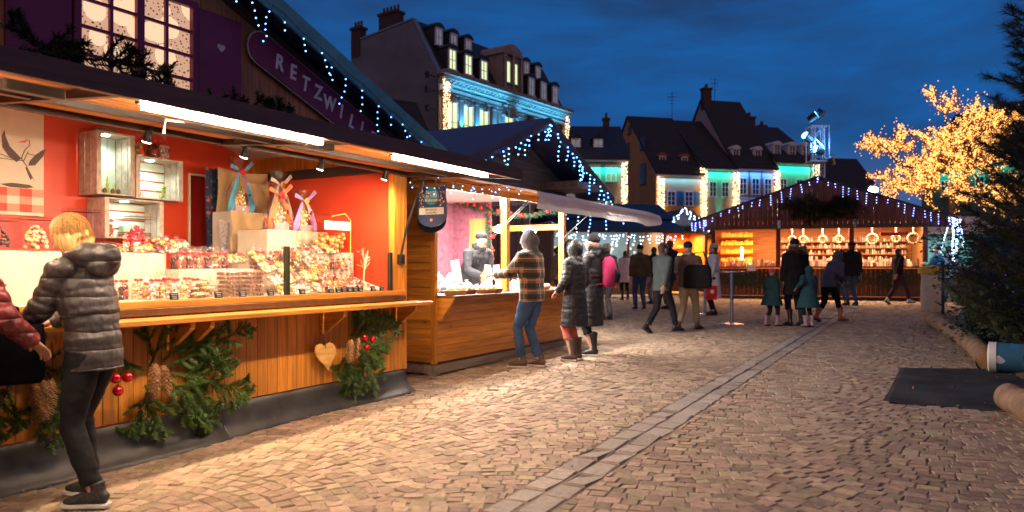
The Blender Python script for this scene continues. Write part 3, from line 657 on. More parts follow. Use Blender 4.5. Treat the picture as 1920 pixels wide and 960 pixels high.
# small bags in a row along the price cards
for row in range(3):
    for i in range(8): put(B[(i*2+row)%5], 5.36+i*.085, 5.09+row*.11, 1.197+row*.045, f'small ribboned bag number {i+1} from the left in {names[row]} row by the price cards', sc=.62+.03*row, group='small bags by the price cards')
def flatcake():
    r = thing('cake_pack', 'p', 'cake pack', (0,0,-50), ROT, G1); MB().cbox((0,0,.02), (.13,.2,.034)).build('cake', cook, r, bevel=.008); MB().cbox((0,0,.04), (.11,.18,.006)).build('icing', white_s, r, bevel=.002)
    MB().cbox((0,0,.024), (.14,.21,.045)).build('wrapper', cello, r, bevel=.01); return r
fc = flatcake()
for i in range(3):
    for k in range(3): put(fc, 5.78+i*.155, 5.12+k*.17, 1.2+k*.05, f'{["left","middle","right"][i]} iced cake pack in {names[k]} row by the right end post', rz=rr.uniform(-5,5), tilt=(16,0), group='iced cake packs')
# black price cards
cardm = M('black_card', (.015,.015,.018), .5); chalk = M('white_pen', (.75,.75,.75), .6)
def card():
    r = thing('price_card', 'c', 'price card', (0,0,-50), ROT, 'price cards along the glass'); MB().cbox((0,0,.026), (.075,.003,.052), rx=R(-8)).build('card', cardm, r)
    m = MB(); q = random.Random(3)
    for k, (w_, z) in enumerate(((.055,.042),(.036,.027),(.03,.013))):
        x = -w_/2
        while x < w_/2: l = q.uniform(.003,.008); m.cbox((x+l/2,-.0045-.0015*k+.001,z), (l,.001,.005)); x += l+.002
    m.build('writing', chalk, r); return r
cd = card()
cs = [(3.64,'black price card under the pastel bags near the blond woman'),(4.04,'black price card between pastel bags and chocolate stacks'),(4.28,'black price card before the left chocolate stack'),(4.58,'black price card before the right chocolate stack'),(4.95,'black price card between two red labels right of the divider'),(5.32,'first black price card of the long row of cards'),
      (5.42,'second black price card of the long row of cards'),(5.5,'third black price card of the long row of cards'),(5.58,'fourth black price card of the long row of cards'),(5.66,'fifth black price card of the long row of cards'),(5.74,'sixth black price card of the long row of cards'),(5.93,'black price card before the iced cakes'),(6.07,'last black price card by the right end post')]
for s, l in cs: dup(cd, S(s, 5.0, 1.2), ROT, l)
# upper step, left: lidded plastic boxes, sweets piles
def lidbox(label, s, u, z, w_, h_, mat, cone):
    r = sthing('plastic_box', label, 'plastic box', s, u, z, 'clear lidded boxes'); MB().box(s-w_/2, s+w_/2, u, u+w_*.8, z, z+h_).build('box', box_clear, r, bevel=.01)
    MB().box(s-w_/2-.008, s+w_/2+.008, u-.008, u+w_*.8+.008, z+h_, z+h_+.02).ell((s, u+w_*.4, z+h_+.025), (.02,.02,.012), 8, 4).build('lid', box_clear, r, bevel=.006)
    m = MB(); q = random.Random(int(s*100))
    for i in range(95):
        k = q.random(); a = q.random()*6.28; rr_ = w_*.32*(1-k if cone else math.sqrt(1-k*k)); m.ell((s+rr_*math.cos(a), u+w_*.4+rr_*math.sin(a)*.8, z+.02+k*h_*.72), .017*(1-.4*k), 6, 4)
    m.build('sweets', mat, r, smooth=True)
lidbox('clear lidded box of golden biscuits behind the blond head', 3.36, 5.62, 1.57, .26, .3, cook, True)
lidbox('clear lidded box of red sweets and a biscuit tree below the left wall crate', 4.02-.12, 5.75, 1.57, .24, .28, M('red_sweets', (.65,.02,.05), .35, island=.3), False)
lidbox('clear lidded box of dark chocolates at the far left edge', 2.75, 5.6, 1.57, .24, .2, choc, False)
lidbox('clear lidded box of orange sweets above the red jacket', 3.02, 5.62, 1.57, .22, .22, candy, False)
for i in range(9): put(Q[(i*2)%5], 3.55+i*.115-.35*(i > 6), 5.6+.07*(i%2), 1.57+.05*(i > 6), f'orange sweets bag number {i+1} from the left on the tall cloth step', rz=rr.uniform(-25,25), tilt=(25,0), sc=.85, group='orange bags on the tall step')
for i in range(4): put(Q[2+(i%3)], 5.55+i*.13, 5.52+.02*(i%2), 1.61, f'{W6[i]} brown loaf bag on the cloth step under the gift baskets', rz=90, tilt=(0,-35), sc=.8, group='brown loaf bags on the cloth step')
for j in range(4): put(B[j%4], 5.12+j*.1, 5.42, 1.5, f'{W6[j]} nut bag with red bow at the left foot of the cloth step', sc=.95, group='nut bags by the cloth step')
for j in range(6): put(B[(j*2+1)%5], 4.86+j*.105, 5.52+.03*(j%2), 1.42, f'{W6[j]} nut bag standing behind the biscuit heap', sc=1.25, group='nut bags behind the biscuit heap')
for j in range(5): put(B[j%4], 5.36+j*.085, 5.92, 1.832, f'{W6[j] if j < 4 else "fifth"} small bag on the rear cloth step beside the blue basket', sc=.8, group='small bags on the rear step')
for j in range(7): put(B[(j+2)%5], 5.58+j*.085, 5.47, 1.42, f'small bag number {j+1} from the left leaning on the right cloth step', sc=.8, group='small bags leaning on the right step')
for j in range(5): put(B[(j*2)%5], 4.3+j*.1, 5.9, 1.43, f'{W6[j] if j < 4 else "fifth"} bag in the rear row of the low step', sc=1.1, group='rear row of the low step')
for i in range(6): put(B[(i*2+1)%5], 3.28+i*.1, 5.38-.03*(i%2), 1.195, f'{W6[i]} sweet bag at the foot of the tall cloth beside the blond woman', sc=1.1, group='bags at the foot of the tall cloth')
for i in range(6): put(B[(i+2)%5], 3.62+i*.09, 5.56, 1.57, f'{W6[i]} small bag standing on the front edge of the tall cloth step', sc=.7, group='bags on the edge of the tall step')
# clear biscuit box with golden cord on the right end of the step
r = sthing('biscuit_box', 'clear upright box of biscuits with a white band on the right cloth step', 'biscuit box', 6.02, 5.62, 1.61)
MB().box(5.78, 6.18, 5.53, 5.72, 1.605, 2.0).build('box', box_clear, r, bevel=.006); MB().box(5.785, 6.175, 5.525, 5.528, 1.84, 1.93).build('band', white_s, r)
m = MB(); q = random.Random(5)
for i in range(60): m.ell((q.uniform(5.81,6.15), q.uniform(5.56,5.69), q.uniform(1.63,1.8)), .026, 7, 4)
m.build('biscuits', cook, r, smooth=True); MB().tube([(6.175,5.52,1.6),(6.178,5.52,1.95),(6.1,5.53,2.02),(5.9,5.53,1.98)], .005, 5).build('golden_cord', M('gold_cord', (.8,.5,.1), .3), r)
# rope reindeer-like twig figure at the right end
r = sthing('straw_figure', 'pale twig decoration with red bow near the right end post', 'decoration', 6.13, 5.3, 1.25); m = MB(); q = random.Random(8)
m.tube([(6.13,5.3,1.2),(6.14,5.3,1.4),(6.18,5.3,1.52),(6.2,5.3,1.62)], .007, 6)
for i in range(14):
    a = q.uniform(0,3.14); m.tube([(6.13+.02*q.random(),5.3,1.42+.012*i), (6.13+.1*math.cos(a),5.3+q.uniform(-.03,.03),1.45+.012*i+.07*math.sin(a))], .003, 4)
m.build('twigs', M('pale_straw', (.8,.6,.35), .6), r); MB().ell((6.06,5.29,1.6), (.022,.01,.016), 8, 5).build('bow', ribbon_r, r)
# gift baskets in cellophane with gauze bows
def basket(label, s, u, z, H, colr, bottle=True, seed=1):
    q = random.Random(seed); r = sthing('gift_basket', label, 'gift basket', s, u, z, 'gift baskets in cellophane'); gm = M('gauze_'+'_'.join(str(int(c*99)) for c in colr), colr, .5, var=.15, scale=10, sheen=.4)
    MB().cbox((s,u,z+.035), (.2,.14,.07)).build('box', M('lilac_card', (.42,.3,.3), .6), r, bevel=.006)
    if bottle:
        MB().lathe([(.032,.05),(.034,.26),(.014,.33),(.012,.4),(.001,.4)], (s-.01,u-.01,z), 14).build('bottle', M('green_wine_glass', (.22,.25,.02), .1, coat=.5), r, smooth=True)
        MB().lathe([(.0355,.11),(.0355,.2)], (s-.01,u-.01,z), 14).build('bottle_label', M('gold_label', (.6,.42,.08), .4), r)
    for nm, mt, cxx in (('biscuits', cook, -.06), ('chocolates', choc, .06), ('sweets', candy, .01)):
        m = MB()
        for i in range(16): m.ell((s+cxx+q.uniform(-.035,.035), u-.05+q.uniform(-.02,.03), z+.08+q.uniform(0,.14)), .015, 6, 4)
        m.build(nm, mt, r, smooth=True)
    b = MB(); n = 18; vs = []; prof = [(.135,0),(.15,.15),(.13,.35),(.075,.55),(.028,.7),(.06,.82),(.10,.95)]
    for j, (a_, k) in enumerate(prof):
        for i in range(n): a = 6.283*i/n; kk = 1+.09*math.sin(a*4+j*1.3)+(.2*math.sin(a*7) if j > 4 else 0); vs.append((s+a_*kk*math.cos(a), u+a_*kk*.75*math.sin(a), z+k*H+(.02*math.sin(i*3) if j == 6 else 0)))
    b.add(vs, [(j*n+i, j*n+(i+1)%n, (j+1)*n+(i+1)%n, (j+1)*n+i) for j in range(6) for i in range(n)]); b.build('wrapper', cello, r, smooth=True)
    w = MB(); zk = z+.7*H
    for sg in (-1, 1):      # gauze tails down both sides and wings up
        pts = [(s+sg*.02,u-.03,zk),(s+sg*.08,u-.05,zk-.12*H/.5),(s+sg*.14,u-.05,zk-.3*H/.5),(s+sg*.155,u-.03,zk-.34*H/.5-.02)]
        w.loft(pts, [(.004,.010),(.006,.03),(.007,.045),(.007,.02)], 8, side=(0,1,0))
        up = [(s,u-.03,zk),(s+sg*.07,u-.04,zk+.035),(s+sg*.15,u-.05,zk+.085+.03*sg)]
        w.loft(up, [(.004,.008),(.005,.02),(.003,.024)], 8, side=(0,1,0))
    w.build('gauze_ribbon', gm, r, smooth=True); k = MB()
    for i in range(9): a = i*.7; k.ell((s+.022*math.cos(a), u-.07, zk+.022*math.sin(a)), (.018,.008,.012), 6, 4, Matrix.Rotation(a,4,'Y'))
    for sg in (-1,1): k.tube([(s,u-.075,zk),(s+sg*.015,u-.1,zk-.06),(s+sg*.005,u-.1,zk-.12),(s+sg*.02,u-.1,zk-.18)], .004, 4)
    k.build('bow', ribbon_r if seed < 3 else M('gold_bow', (.75,.5,.12), .4), r, smooth=True)
basket('tall gift basket with bright blue gauze and a round red bow', 5.60, 6.6, 2.045, .62, (.06,.32,.52), True, 1)
basket('gift basket wrapped in orange gauze with a pink bow', 5.56, 5.97, 1.83, .52, (.72,.13,.015), True, 2)
basket('gift basket with lilac gauze and golden curls at the right', 5.93, 5.99, 1.83, .47, (.42,.22,.6), True, 3)
basket('gift basket with off white gauze between the orange and lilac ones', 6.02, 6.45, 1.95, .6, (.78,.68,.6), False, 4)
# draped cloths hanging by the back wall
def drape(name, label, s_0, s_1, u, z0, z1, mat, amp=.03, fr=9, seed=1, band=None):
    r = sthing(name, label, 'hanging cloth', (s_0+s_1)/2, u, z0); m = MB(); nx, nz = 40, 14; q = random.Random(seed); ph = q.random()*6; vs = []
    for i in range(nx+1):
        for j in range(nz+1):
            a = i/nx; b = j/nz; vs.append((s_0+(s_1-s_0)*a+.02*math.sin(b*5+ph)*(1-b), u+amp*math.sin(a*fr*2+ph+b*1.2)*(1.2-b)+.01*math.sin(b*9), z0+(z1-z0)*b-.03*math.sin(a*3.1)))
    m.add(vs, [(i*(nz+1)+j, (i+1)*(nz+1)+j, (i+1)*(nz+1)+j+1, i*(nz+1)+j+1) for i in range(nx) for j in range(nz)])
    m.build('cloth', mat, r, smooth=True); return r
fl_m = M('dark_floral_print', (.16,.10,.12), .85, var=.1); 
def floral(name, base, spots, scale):
    m = bpy.data.materials.new(name); m.use_nodes = True; t = m.node_tree; n = t.nodes; L = t.links; b = n['Principled BSDF']; b.inputs['Roughness'].default_value = .85
    co = n.new('ShaderNodeTexCoord'); v = n.new('ShaderNodeTexVoronoi'); v.inputs['Scale'].default_value = scale; L.new(co.outputs['Object'], v.inputs[0])
    r = n.new('ShaderNodeValToRGB'); r.color_ramp.interpolation = 'CONSTANT'; e = r.color_ramp.elements; e[0].color = (*base, 1); e[1].position = .45; e[1].color = (*spots[0], 1)
    for i, c in enumerate(spots[1:]): x = e.new(.6+.15*i); x.color = (*c, 1)
    sp = n.new('ShaderNodeSeparateColor'); L.new(v.outputs['Color'], sp.inputs[0]); L.new(sp.outputs[0], r.inputs[0])
    g = n.new('ShaderNodeMath'); g.operation = 'LESS_THAN'; g.inputs[1].default_value = .5; L.new(v.outputs['Distance'], g.inputs[0])
    mi = n.new('ShaderNodeMixRGB'); mi.inputs[1].default_value = (*base, 1); L.new(g.outputs[0], mi.inputs[0]); L.new(r.outputs[0], mi.inputs[2]); L.new(mi.outputs[0], b.inputs['Base Color']); return m
drape('floral_curtain', 'dark blue and red flowered curtain strip beside the back door', 5.46, 5.62, 6.95, 1.2, 2.56, floral('navy_floral', (.02,.03,.07), [(.05,.09,.2),(.5,.05,.03),(.04,.12,.12)], 24), .02, 3)
drape('grey_cloth', 'grey speckled cloth hanging behind the baskets', 5.58, 6.1, 6.9, 1.2, 2.5, floral('grey_speckle', (.30,.25,.25), [(.45,.38,.36),(.2,.15,.2)], 60), .03, 5, 4)
drape('tan_cloth', 'tan cloth swag hung over the grey cloth', 5.5, 6.2, 6.82, 1.9, 2.54, M('tan_linen', (.50,.33,.17), .85, var=.12, scale=4, bump=.3), .06, 4, 9)
drape('tan_cloth', 'lower tan cloth draped over the step of the blue basket', 5.36, 5.9, 6.44, 1.62, 2.05, M('tan_linen'), .03, 4, 5)
drape('grey_cloth', 'lower grey cloth hanging in front of the rear step', 5.28, 5.56, 6.52, 1.2, 1.95, MATS.get('x') or bpy.data.materials['grey_speckle'], .03, 4, 6)
# three weathered crates on the back wall, lit inside
crate_m = M('limewashed_wood', (.50,.40,.33), .75, var=.25, scale=5, stretch=(3,3,3), bump=.4, bscale=20, island=.12)
def crate(label, a, b, z0_, z1_, tall):
    r = sthing('wall_crate', label, 'wooden crate', (a+b)/2, 7.3, z0_, 'wooden crates on the back wall'); f, k = 6.98, 7.275; m = MB(); t_ = .014
    for z in (z0_, z1_-t_):                      # floor and top boards
        for i in range(3): m.box(a, b, f+.1*i, f+.1*i+.092, z, z+t_)
    for x in (a, b-t_):                          # side slats
        if tall:
            for i in range(3): m.box(x, x+t_, f+.1*i, f+.1*i+.092, z0_+t_+.001, z1_-t_-.001)
        else:
            n = 3; d = (z1_-z0_-2*t_)/n
            for i in range(3): m.box(x, x+t_, f+.1*i, f+.1*i+.092, z0_+t_+.001, z1_-t_-.001)
    for x in (a+t_+.001, b-t_-.031): m.box(x, x+.03, f+.002, f+.03, z0_+t_+.001, z1_-t_-.001)
    m.build('slats', crate_m, r)
    bk = MB(); n = 4
    for i in range(n):
        d = (z1_-z0_-.03)/n; 
        if tall: e = (b-a-.03)/n; bk.box(a+.015+i*e+.003, a+.015+(i+1)*e-.003, k, k+.01, z0_+.015, z1_-.015)
        else: bk.box(a+.015, b-.015, k, k+.01, z0_+.015+i*d+.008, z0_+.015+(i+1)*d-.008)
    bk.build('back_slats', M('mint_limewash', (.55,.62,.55), .7, var=.1), r)
    c = ((a+b)/2-.04, 7.1, z1_-t_-.012); p = MB().lathe([(.04,0),(.04,.01)], c, 16).build('puck_lamp', emis('puck_lamp_glow', (.75,1,.85), 14, False), r)
    lamp('puck_light', 'SPOT', (c[0], c[1], c[2]-.012), 9, (.78,1,.86), r, .03, rot=(0,0,0), spot=R(160), blend=.6)
    return r
crate('tall limewashed crate, upper left of the three on the red wall', 4.25, 4.64, 2.15, 2.76, True)
crate('wide limewashed crate, right of the tall one on the red wall', 4.655, 5.19, 2.14, 2.57, False)
crate('lowest limewashed crate under the other two on the red wall', 4.33, 4.96, 1.73, 2.125, False)
# trinkets in the crates
def trees(label, s, u, z):
    r = sthing('toy_fir_trees', label, 'ornament', s, u, z); m = MB()
    for dx, h in ((-.07,.12),(0,.17),(.07,.11)):
        for k in range(4): m.lathe([(.03*(1-k*.2),z+h*k/4-z),(.002,z+h*(k+1.4)/4-z)], (s+dx,u,z), 8)
    m.build('trees', M('lime_felt', (.35,.45,.05), .8), r); b = MB()
    for dx in (-.05,.03,.09): b.ell((s+dx,u-.04,z+.03), (.022,.02,.03), 8, 5)
    b.build('figures', M('brown_clay', (.12,.05,.04), .6), r)
trees('lime green toy fir trees with brown figures in the tall crate', 4.44, 7.12, 2.165)
r = sthing('wire_reindeer', 'small wire ornament with green sprig in the wide crate', 'ornament', 4.9, 7.12, 2.155); m = MB(); m.tube([(4.8,7.1,2.16),(4.82,7.1,2.28),(4.86,7.1,2.36),(4.9,7.1,2.3),(4.95,7.1,2.22)], .005, 5)
for i in range(6): m.tube([(4.85,7.1,2.3),(4.85+.06*math.cos(i),7.1,2.3+.06*math.sin(i))], .003, 4)
m.build('wire', M('ivory_wire', (.6,.5,.45), .4), r); b = MB(); q = random.Random(2)
for i in range(20): b.ell((5.02+q.uniform(-.03,.03), 7.08, 2.17+q.random()*.12), .014, 6, 4)
b.build('sprig', M('green_sprig', (.25,.3,.08), .7, island=.4), r)
r = sthing('brown_mug', 'dark brown mug at the left inside the wide crate', 'mug', 4.73, 7.1, 2.155); MB().lathe([(.03,0),(.035,.08),(.03,.08),(.027,.01)], (4.73,7.1,2.155), 12).build('cup', choc_b, r, smooth=True); MB().tube([(4.76,7.1,2.175),(4.785,7.1,2.18),(4.785,7.1,2.215),(4.76,7.1,2.22)], .005, 6).build('handle', choc_b, r)
for i, (s, l) in enumerate(((4.62,'left'),(4.82,'right'))):
    r = sthing('nest_biscuit', f'{l} brown nest shaped biscuit in the lowest crate', 'biscuit', s, 7.1, 1.745, 'nest biscuits'); m = MB(); q = random.Random(i)
    for k in range(40): a = q.random()*6.28; b = a+q.uniform(.6,1.5); z = 1.75+q.random()*.045; m.tube([(s+.07*math.cos(a),7.1+.05*math.sin(a),z),(s+.075*math.cos((a+b)/2),7.1+.055*math.sin((a+b)/2),z+.006),(s+.07*math.cos(b),7.1+.05*math.sin(b),z)], .004, 4)
    m.build('strands', nut, r, smooth=True)
r = sthing('mint_parcel', 'mint green parcel with gold ribbon in the lowest crate', 'parcel', 4.72, 7.18, 1.79); MB().cbox((4.72,7.2,1.83), (.17,.08,.07)).build('box', M('mint_card', (.3,.55,.42), .6), r, bevel=.003); MB().cbox((4.72,7.157,1.83), (.012,.004,.072)).build('ribbon', M('gold_cord'), r)
put(B[1], 4.46, 7.12, 1.745, 'dark sweet bag with red bow standing in the lowest crate', sc=1.2)
put(B[0], 4.93, 7.12, 2.572, 'dark sweet bag standing on top of the wide crate', sc=1.5); put(B[3], 5.06, 7.12, 2.572, 'pinkish sweet bag at the right on the wide crate', sc=1.5); put(B[4], 4.76, 7.1, 2.572, 'biscuit bag beside the tall crate on the wide one', sc=1.6); put(Q[2], 4.42, 7.12, 2.762, 'flat nut bag lying on the tall wall crate', sc=1.2)
for p in B+Q+[SL, fc, cd]:
    for ch in KIDS(p): bpy.data.objects.remove(ch)
    bpy.data.objects.remove(p)

# ---------------- fir sprays with cones, baubles, heart on the front
GD = 'fir bunches pinned to the stall front'
def SU(px, py, u=4.93):
    q = (px-960)/1400*AY-AX; Y = -u/q if False else u/(-q); X = (px-960)/1400*Y; return X*AX+Y*AY, 1.45-(py-500)/1400*Y
s, z = SU(300, 690)
fir_thing('fir_bunch', 'big fir bunch with pine cones and baubles beside the blond woman', s, U-.02, z, [(0,0,20,.75),(0,.05,42,.6),(-.1,.02,75,.4),(.05,-.05,-5,.75),(0,-.06,-38,.6),(-.15,-.1,-70,.42),(-.1,-.1,-110,.38),(-.15,0,150,.4),(-.1,.1,110,.36),(-.05,-.12,-20,.5)], GD, seed=5, cat='fir bunch')
s, z = SU(655, 640)
fir_thing('fir_bunch', 'fir bunch beside the wooden heart near the stall corner', s, U-.02, z, [(.05,0,15,.62),(0,.05,50,.4),(.05,.02,35,.5),(0,0,75,.3),(0,-.06,-55,.55),(-.05,-.1,-80,.5),(0,-.06,-30,.42),(-.05,0,-100,.4),(.12,-.05,-10,.4)], GD, seed=8, cat='fir bunch')
s, z = SU(50, 690)
fir_thing('fir_bunch', 'fir bunch with three cones under the red jacket at the left edge', s, U-.02, z, [(0,0,-60,.5),(.05,0,-85,.5),(-.1,0,-110,.5),(.1,0,-70,.4),(-.15,.05,170,.5),(.05,.02,-30,.36),(-.2,0,-95,.5),(.1,.05,20,.3)], GD, seed=12, cat='fir bunch')
GC = 'pine cones on the stall front'
for (px, py, L_, tl, l) in ((290,690,.19,(4,6),'left pine cone of the pair in the big fir bunch'),(305,692,.17,(-6,-8),'right pine cone of the pair in the big fir bunch'),(658,642,.17,(4,6),'left pine cone of the pair beside the wooden heart'),(672,640,.16,(0,-8),'right pine cone of the pair beside the wooden heart'),
    (62,728,.17,(0,14),'left pine cone of three beneath the red jacket'),(80,722,.19,(0,2),'middle pine cone of three beneath the red jacket'),(96,722,.18,(0,-8),'right pine cone of three beneath the red jacket')):
    s, z = SU(px, py, 4.73); pinecone('pine_cone', l, (s, 4.73, z+.03), L_*1.25, tl, GC)
GB = 'red baubles on the stall front'
for px, py, r_, l in ((216,709,.036,'upper left'),(239,707,.036,'upper right'),(221,733,.036,'lowest'),(684,633,.034,'upper left'),(699,637,.034,'upper right'),(688,651,.03,'lowest')):
    s, z = SU(px, py, 4.74); bauble(f'{l} of the three shiny red baubles {"by the blond woman" if px < 400 else "right of the wooden heart"}', (s, 4.74, z), r_, GB)
s, z = SU(613, 665, 4.88)
r = sthing('wooden_heart', 'pale wooden heart hung on the orange plank front', 'wooden heart', s, 4.88, z)
pts = [(s+x*1.0+.0, z+y*1.12+.0) for x, y in heart_pts(.26, 40)]
MB().prism([(s+(x-s)+(.16*(z-y)), y) for x, y in pts], 4.885, 4.905).build('heart', M('pale_birch', (.66,.36,.10), .5, var=.25, scale=3, stretch=(2,2,8), bump=.1), r, bevel=.004)
FIRZ[0] = 99
# dark fir trimming on the awning top below the window
fir_thing('awning_fir_trim', 'dark fir boughs lying on the awning under the left shutter', 2.0, 4.2, 2.6, [(.0,0,172,.4),(.2,0,20,.3),(.4,0,12,.35),(.0,0,150,.25),(.5,0,5,.35),(.3,0,165,.3),(.1,-.02,8,.3),(.3,-.03,40,.14)], 'fir boughs on the awning', fir_d, 21, ln=.04, wd=.005, dens=520)
fir_thing('awning_fir_trim', 'dark fir boughs lying on the awning under the heart shutter', 3.55, 4.5, 2.56, [(-.2,0,165,.35),(0,0,25,.25),(.2,0,22,.35),(.3,0,8,.45),(.1,0,150,.2),(-.3,0,172,.3),(.0,0,5,.4),(-.1,-.02,12,.3),(.35,0,35,.25)], 'fir boughs on the awning', fir_d, 22, ln=.04, wd=.005, dens=520)
# icicle lights along the gable
vz = lambda s: az-sl*(s-ap)
icicles('string_lights', 'blue icicle lights hanging over the plum nameplate of the first stall', [S(s, U-.34, vz(s)+.0) for s in (3.4,3.9,4.4,4.9,5.4,5.9,6.4,6.7)], bulb_b, drop=(.12,.34), step=.16, r=.008, seed=2)
icicles('string_lights', 'blue icicle lights dangling under the awning end by the round signs', [S(6.55,5.0,2.42), S(6.8,4.7,2.40), S(7.2,4.3,2.38), S(7.25,4.0,2.36)], bulb_b, drop=(.05,.14), step=.12, r=.008, seed=5)
# ================================================================== STALL 2 (biscuits, white light)
t0, t1, V = 7.29, 10.93, 5.2; zq = .15
def tarp():
    m = M('white_tarpaulin', (.80,.76,.70), .8, var=.06, scale=3, bump=.25, bscale=5); t = m.node_tree; n = t.nodes; L = t.links; b = n['Principled BSDF']; o = n['Material Output']
    tr = n.new('ShaderNodeBsdfTranslucent'); tr.inputs[0].default_value = (.8,.8,.8,1); mi = n.new('ShaderNodeMixShader'); mi.inputs[0].default_value = .06; L.new(b.outputs[0], mi.inputs[1]); L.new(tr.outputs[0], mi.inputs[2]); L.new(mi.outputs[0], o.inputs[0]); return m
s2 = sthing('market_stall', 'second stall with white lit counter, purple inner wall and white awning cloth', 'market stall', 9.1, V, zq)
boards(MB(), t0+.05, t1-.03, .30, 1.07, V, V+.03, .098, 'h', .004).build('plank_front', honey_x, s2)
boards(MB(), V, 7.6, .30, 2.6, 0, .03, .098, 'h', .004).xf(Matrix(((0,1,0,t0),(1,0,0,0),(0,0,1,0),(0,0,0,1)))).build('side_wall', honey_y, s2)
MB().box(t0+.032, t0+.042, V+.05, 7.5, .3, 2.56).build('side_backing', dark_x, s2)  # sheet added so no inside light shows between the side boards
MB().box(t0-.006, t0+.05, V-.006, V+.05, .28, 2.5).build('corner_post', honey_z, s2)
MB().box(t0, t1, V+.035, V+.05, .26, 1.07).build('front_backing', dark_x, s2)
b = MB().box(t0-.01, t1, V-.02, V+.06, .165, .27).box(t0-.01, t0+.07, V+.06, 7.5, .165, .27)
b.build('base_beam', greywood, s2, bevel=.004); b = MB()
for s in (7.33, 9.0, 10.8): b.box(s-.05, s+.05, V-.015, V+.1, .1, .163)
b.build('base_blocks', greywood, s2)
c2 = MB().box(t0+.03, t1, V-.28, V+.03, 1.075, 1.105).build('counter_shelf', Mwood('shelf_brown', (.22,.09,.035), 'x'), s2, bevel=.004)
MB().prism([(V-.26,1.073),(V-.003,1.073),(V-.003,.80),(V-.06,.80)], t0+.03, t0+.07, plane='yz').build('shelf_bracket', honey_y, c2)
MB().box(t0+.05, t1, V+.03, 6.1, 1.08, 1.115).build('counter', white_p, s2)
for s in (9.05, 10.88): MB().box(s-.045, s+.045, V+.0, V+.09, 1.107, 2.5).build('front_post', honey_z, s2)
MB().box(t0-.006, t1+.02, V-.004, V+.1, 2.44, 2.56).build('front_beam', honey_x, s2)
MB().box(t0+.05, t1, 7.4, 7.44, .3, 2.9).build('back_wall', purple_pl, s2)
# right inner wall: purple plaster near the back, wooden door, then an open window
MB().box(t1, t1+.03, 7.06, 7.4, .3, 2.7).box(t1, t1+.03, 6.62, 6.72, .3, 2.7).box(t1+.002, t1+.03, 6.72, 7.06, 2.28, 2.7).build('inner_wall', purple_pl, s2)
MB().box(t1-.005, t1+.035, 6.72, 7.06, .3, 2.28).build('wooden_panel', Mwood('pale_pine', (.62,.33,.10), 'z'), s2)
MB().box(t1, t1+.03, V+.1, 6.62, .3, 1.1).build('right_parapet', honey_y, s2)
MB().box(t1, t1+.03, V+.1, 6.62, 2.05, 2.14).build('right_rail', honey_y, s2)
MB().box(t0+.05, t1+.03, V+.1, 7.4, 2.56, 2.6).build('ceiling', white_p, s2)
MB().box(t0, t1, V+.06, 7.4, .27, .3).build('stall_floor', dark_x, s2)
ap2, az2, ez2, ho = 9.11, 3.43, 2.53, 2.33
m = MB(); z = 2.56
while z < az2-.05:
    e = min(z+.1, az2-.02); wz = lambda q: (az2-q)/(az2-ez2)*ho
    m.prism([(max(t0,ap2-wz(z)),z+.003),(min(t1,ap2+wz(z)),z+.003),(min(t1,ap2+wz(e)),e),(max(t0,ap2-wz(e)),e)], V-.003, V+.03); z = e
m.build('gable_boarding', gable_x, s2)
roof2 = M('aubergine_roof_sheet', (.075,.055,.10), .5, var=.15, scale=5, bump=.08)
sl2 = (az2-ez2)/ho
for sg in (-1, 1):
    x1 = ap2+sg*ho; z1 = ez2
    MB().add([(ap2,V-.6,az2),(x1,V-.6,z1),(x1,8.1,z1),(ap2,8.1,az2),(ap2,V-.6,az2+.05),(x1,V-.6,z1+.05),(x1,8.1,z1+.05),(ap2,8.1,az2+.05)], [(0,1,2,3),(7,6,5,4),(0,4,5,1),(1,5,6,2),(2,6,7,3),(3,7,4,0)]).build('roof_slab', roof2, s2)
    MB().beam((ap2, V-.61, az2-.01), (x1, V-.61, z1-.01), .035, .13).build('verge_board', roof2, s2)
MB().box(ap2+.9, ap2+1.75, V-.61, V, 2.62, 2.72).build('purlin', gable_x, s2)
# awning flap with white cloth
fa, fb = 7.3, 11.25; fu2, fz2, hz2 = 3.82, 2.20, 2.46
fr = MB()
for s in (fa+.03, 9.0, fb-.03): fr.beam((s,fu2+.03,fz2+.0), (s,V-.03,hz2-.03), .06, .07)
fr.beam((fa,fu2+.04,fz2), (fb,fu2+.04,fz2), .05, .07); fr.beam((fa,V-.06,hz2-.03), (fb,V-.06,hz2-.03), .06, .07)
af = fr.build('awning_frame', honey_y, s2)
m = MB(); nx, pr = 40, [(V,hz2+.10),(4.5,2.42),(fu2,fz2+.075),(fu2-.03,fz2+.02),(fu2-.032,fz2-.05),(fu2-.02,fz2-.10)]; vs = []
for i in range(nx+1):
    s = fa-.03+(fb-fa+.25)*i/nx
    for j, (u, z) in enumerate(pr): vs.append((s, u-(.02*math.sin(i*.9+j) if j > 3 else 0), z+.012*math.sin(i*.55+j*.8)-(.03*math.sin(i*.24)**2 if j > 3 else 0)))
q = len(pr); m.add(vs, [(i*q+j, (i+1)*q+j, (i+1)*q+j+1, i*q+j+1) for i in range(nx) for j in range(q-1)])
m.build('awning_cloth', tarp(), af, smooth=False)
for s, a in ((8.6,0),(8.66,0),(10.7,0)): MB().tube([(s,V-.01,1.86),(s,4.62,2.33)], .008, 8).build('gas_strut', black, s2)
MB().beam((9.2,3.9,fz2-.04), (10.4,3.9,fz2-.04), .05, .03).build('awning_lamp', emis('awning_led', (1,.93,.82), 50), s2)
l = lamp('tube_light', 'AREA', (9.0, 5.9, 2.52), 320, (1,.90,.80), s2, 2.6, .15); 
for i, s in enumerate((7.9, 9.1, 10.3)): MB().box(s-.3, s+.3, 5.86, 5.94, 2.535, 2.557).build('ceiling_lamp', emis('ceiling_led', (1,.93,.85), 12, False), s2)
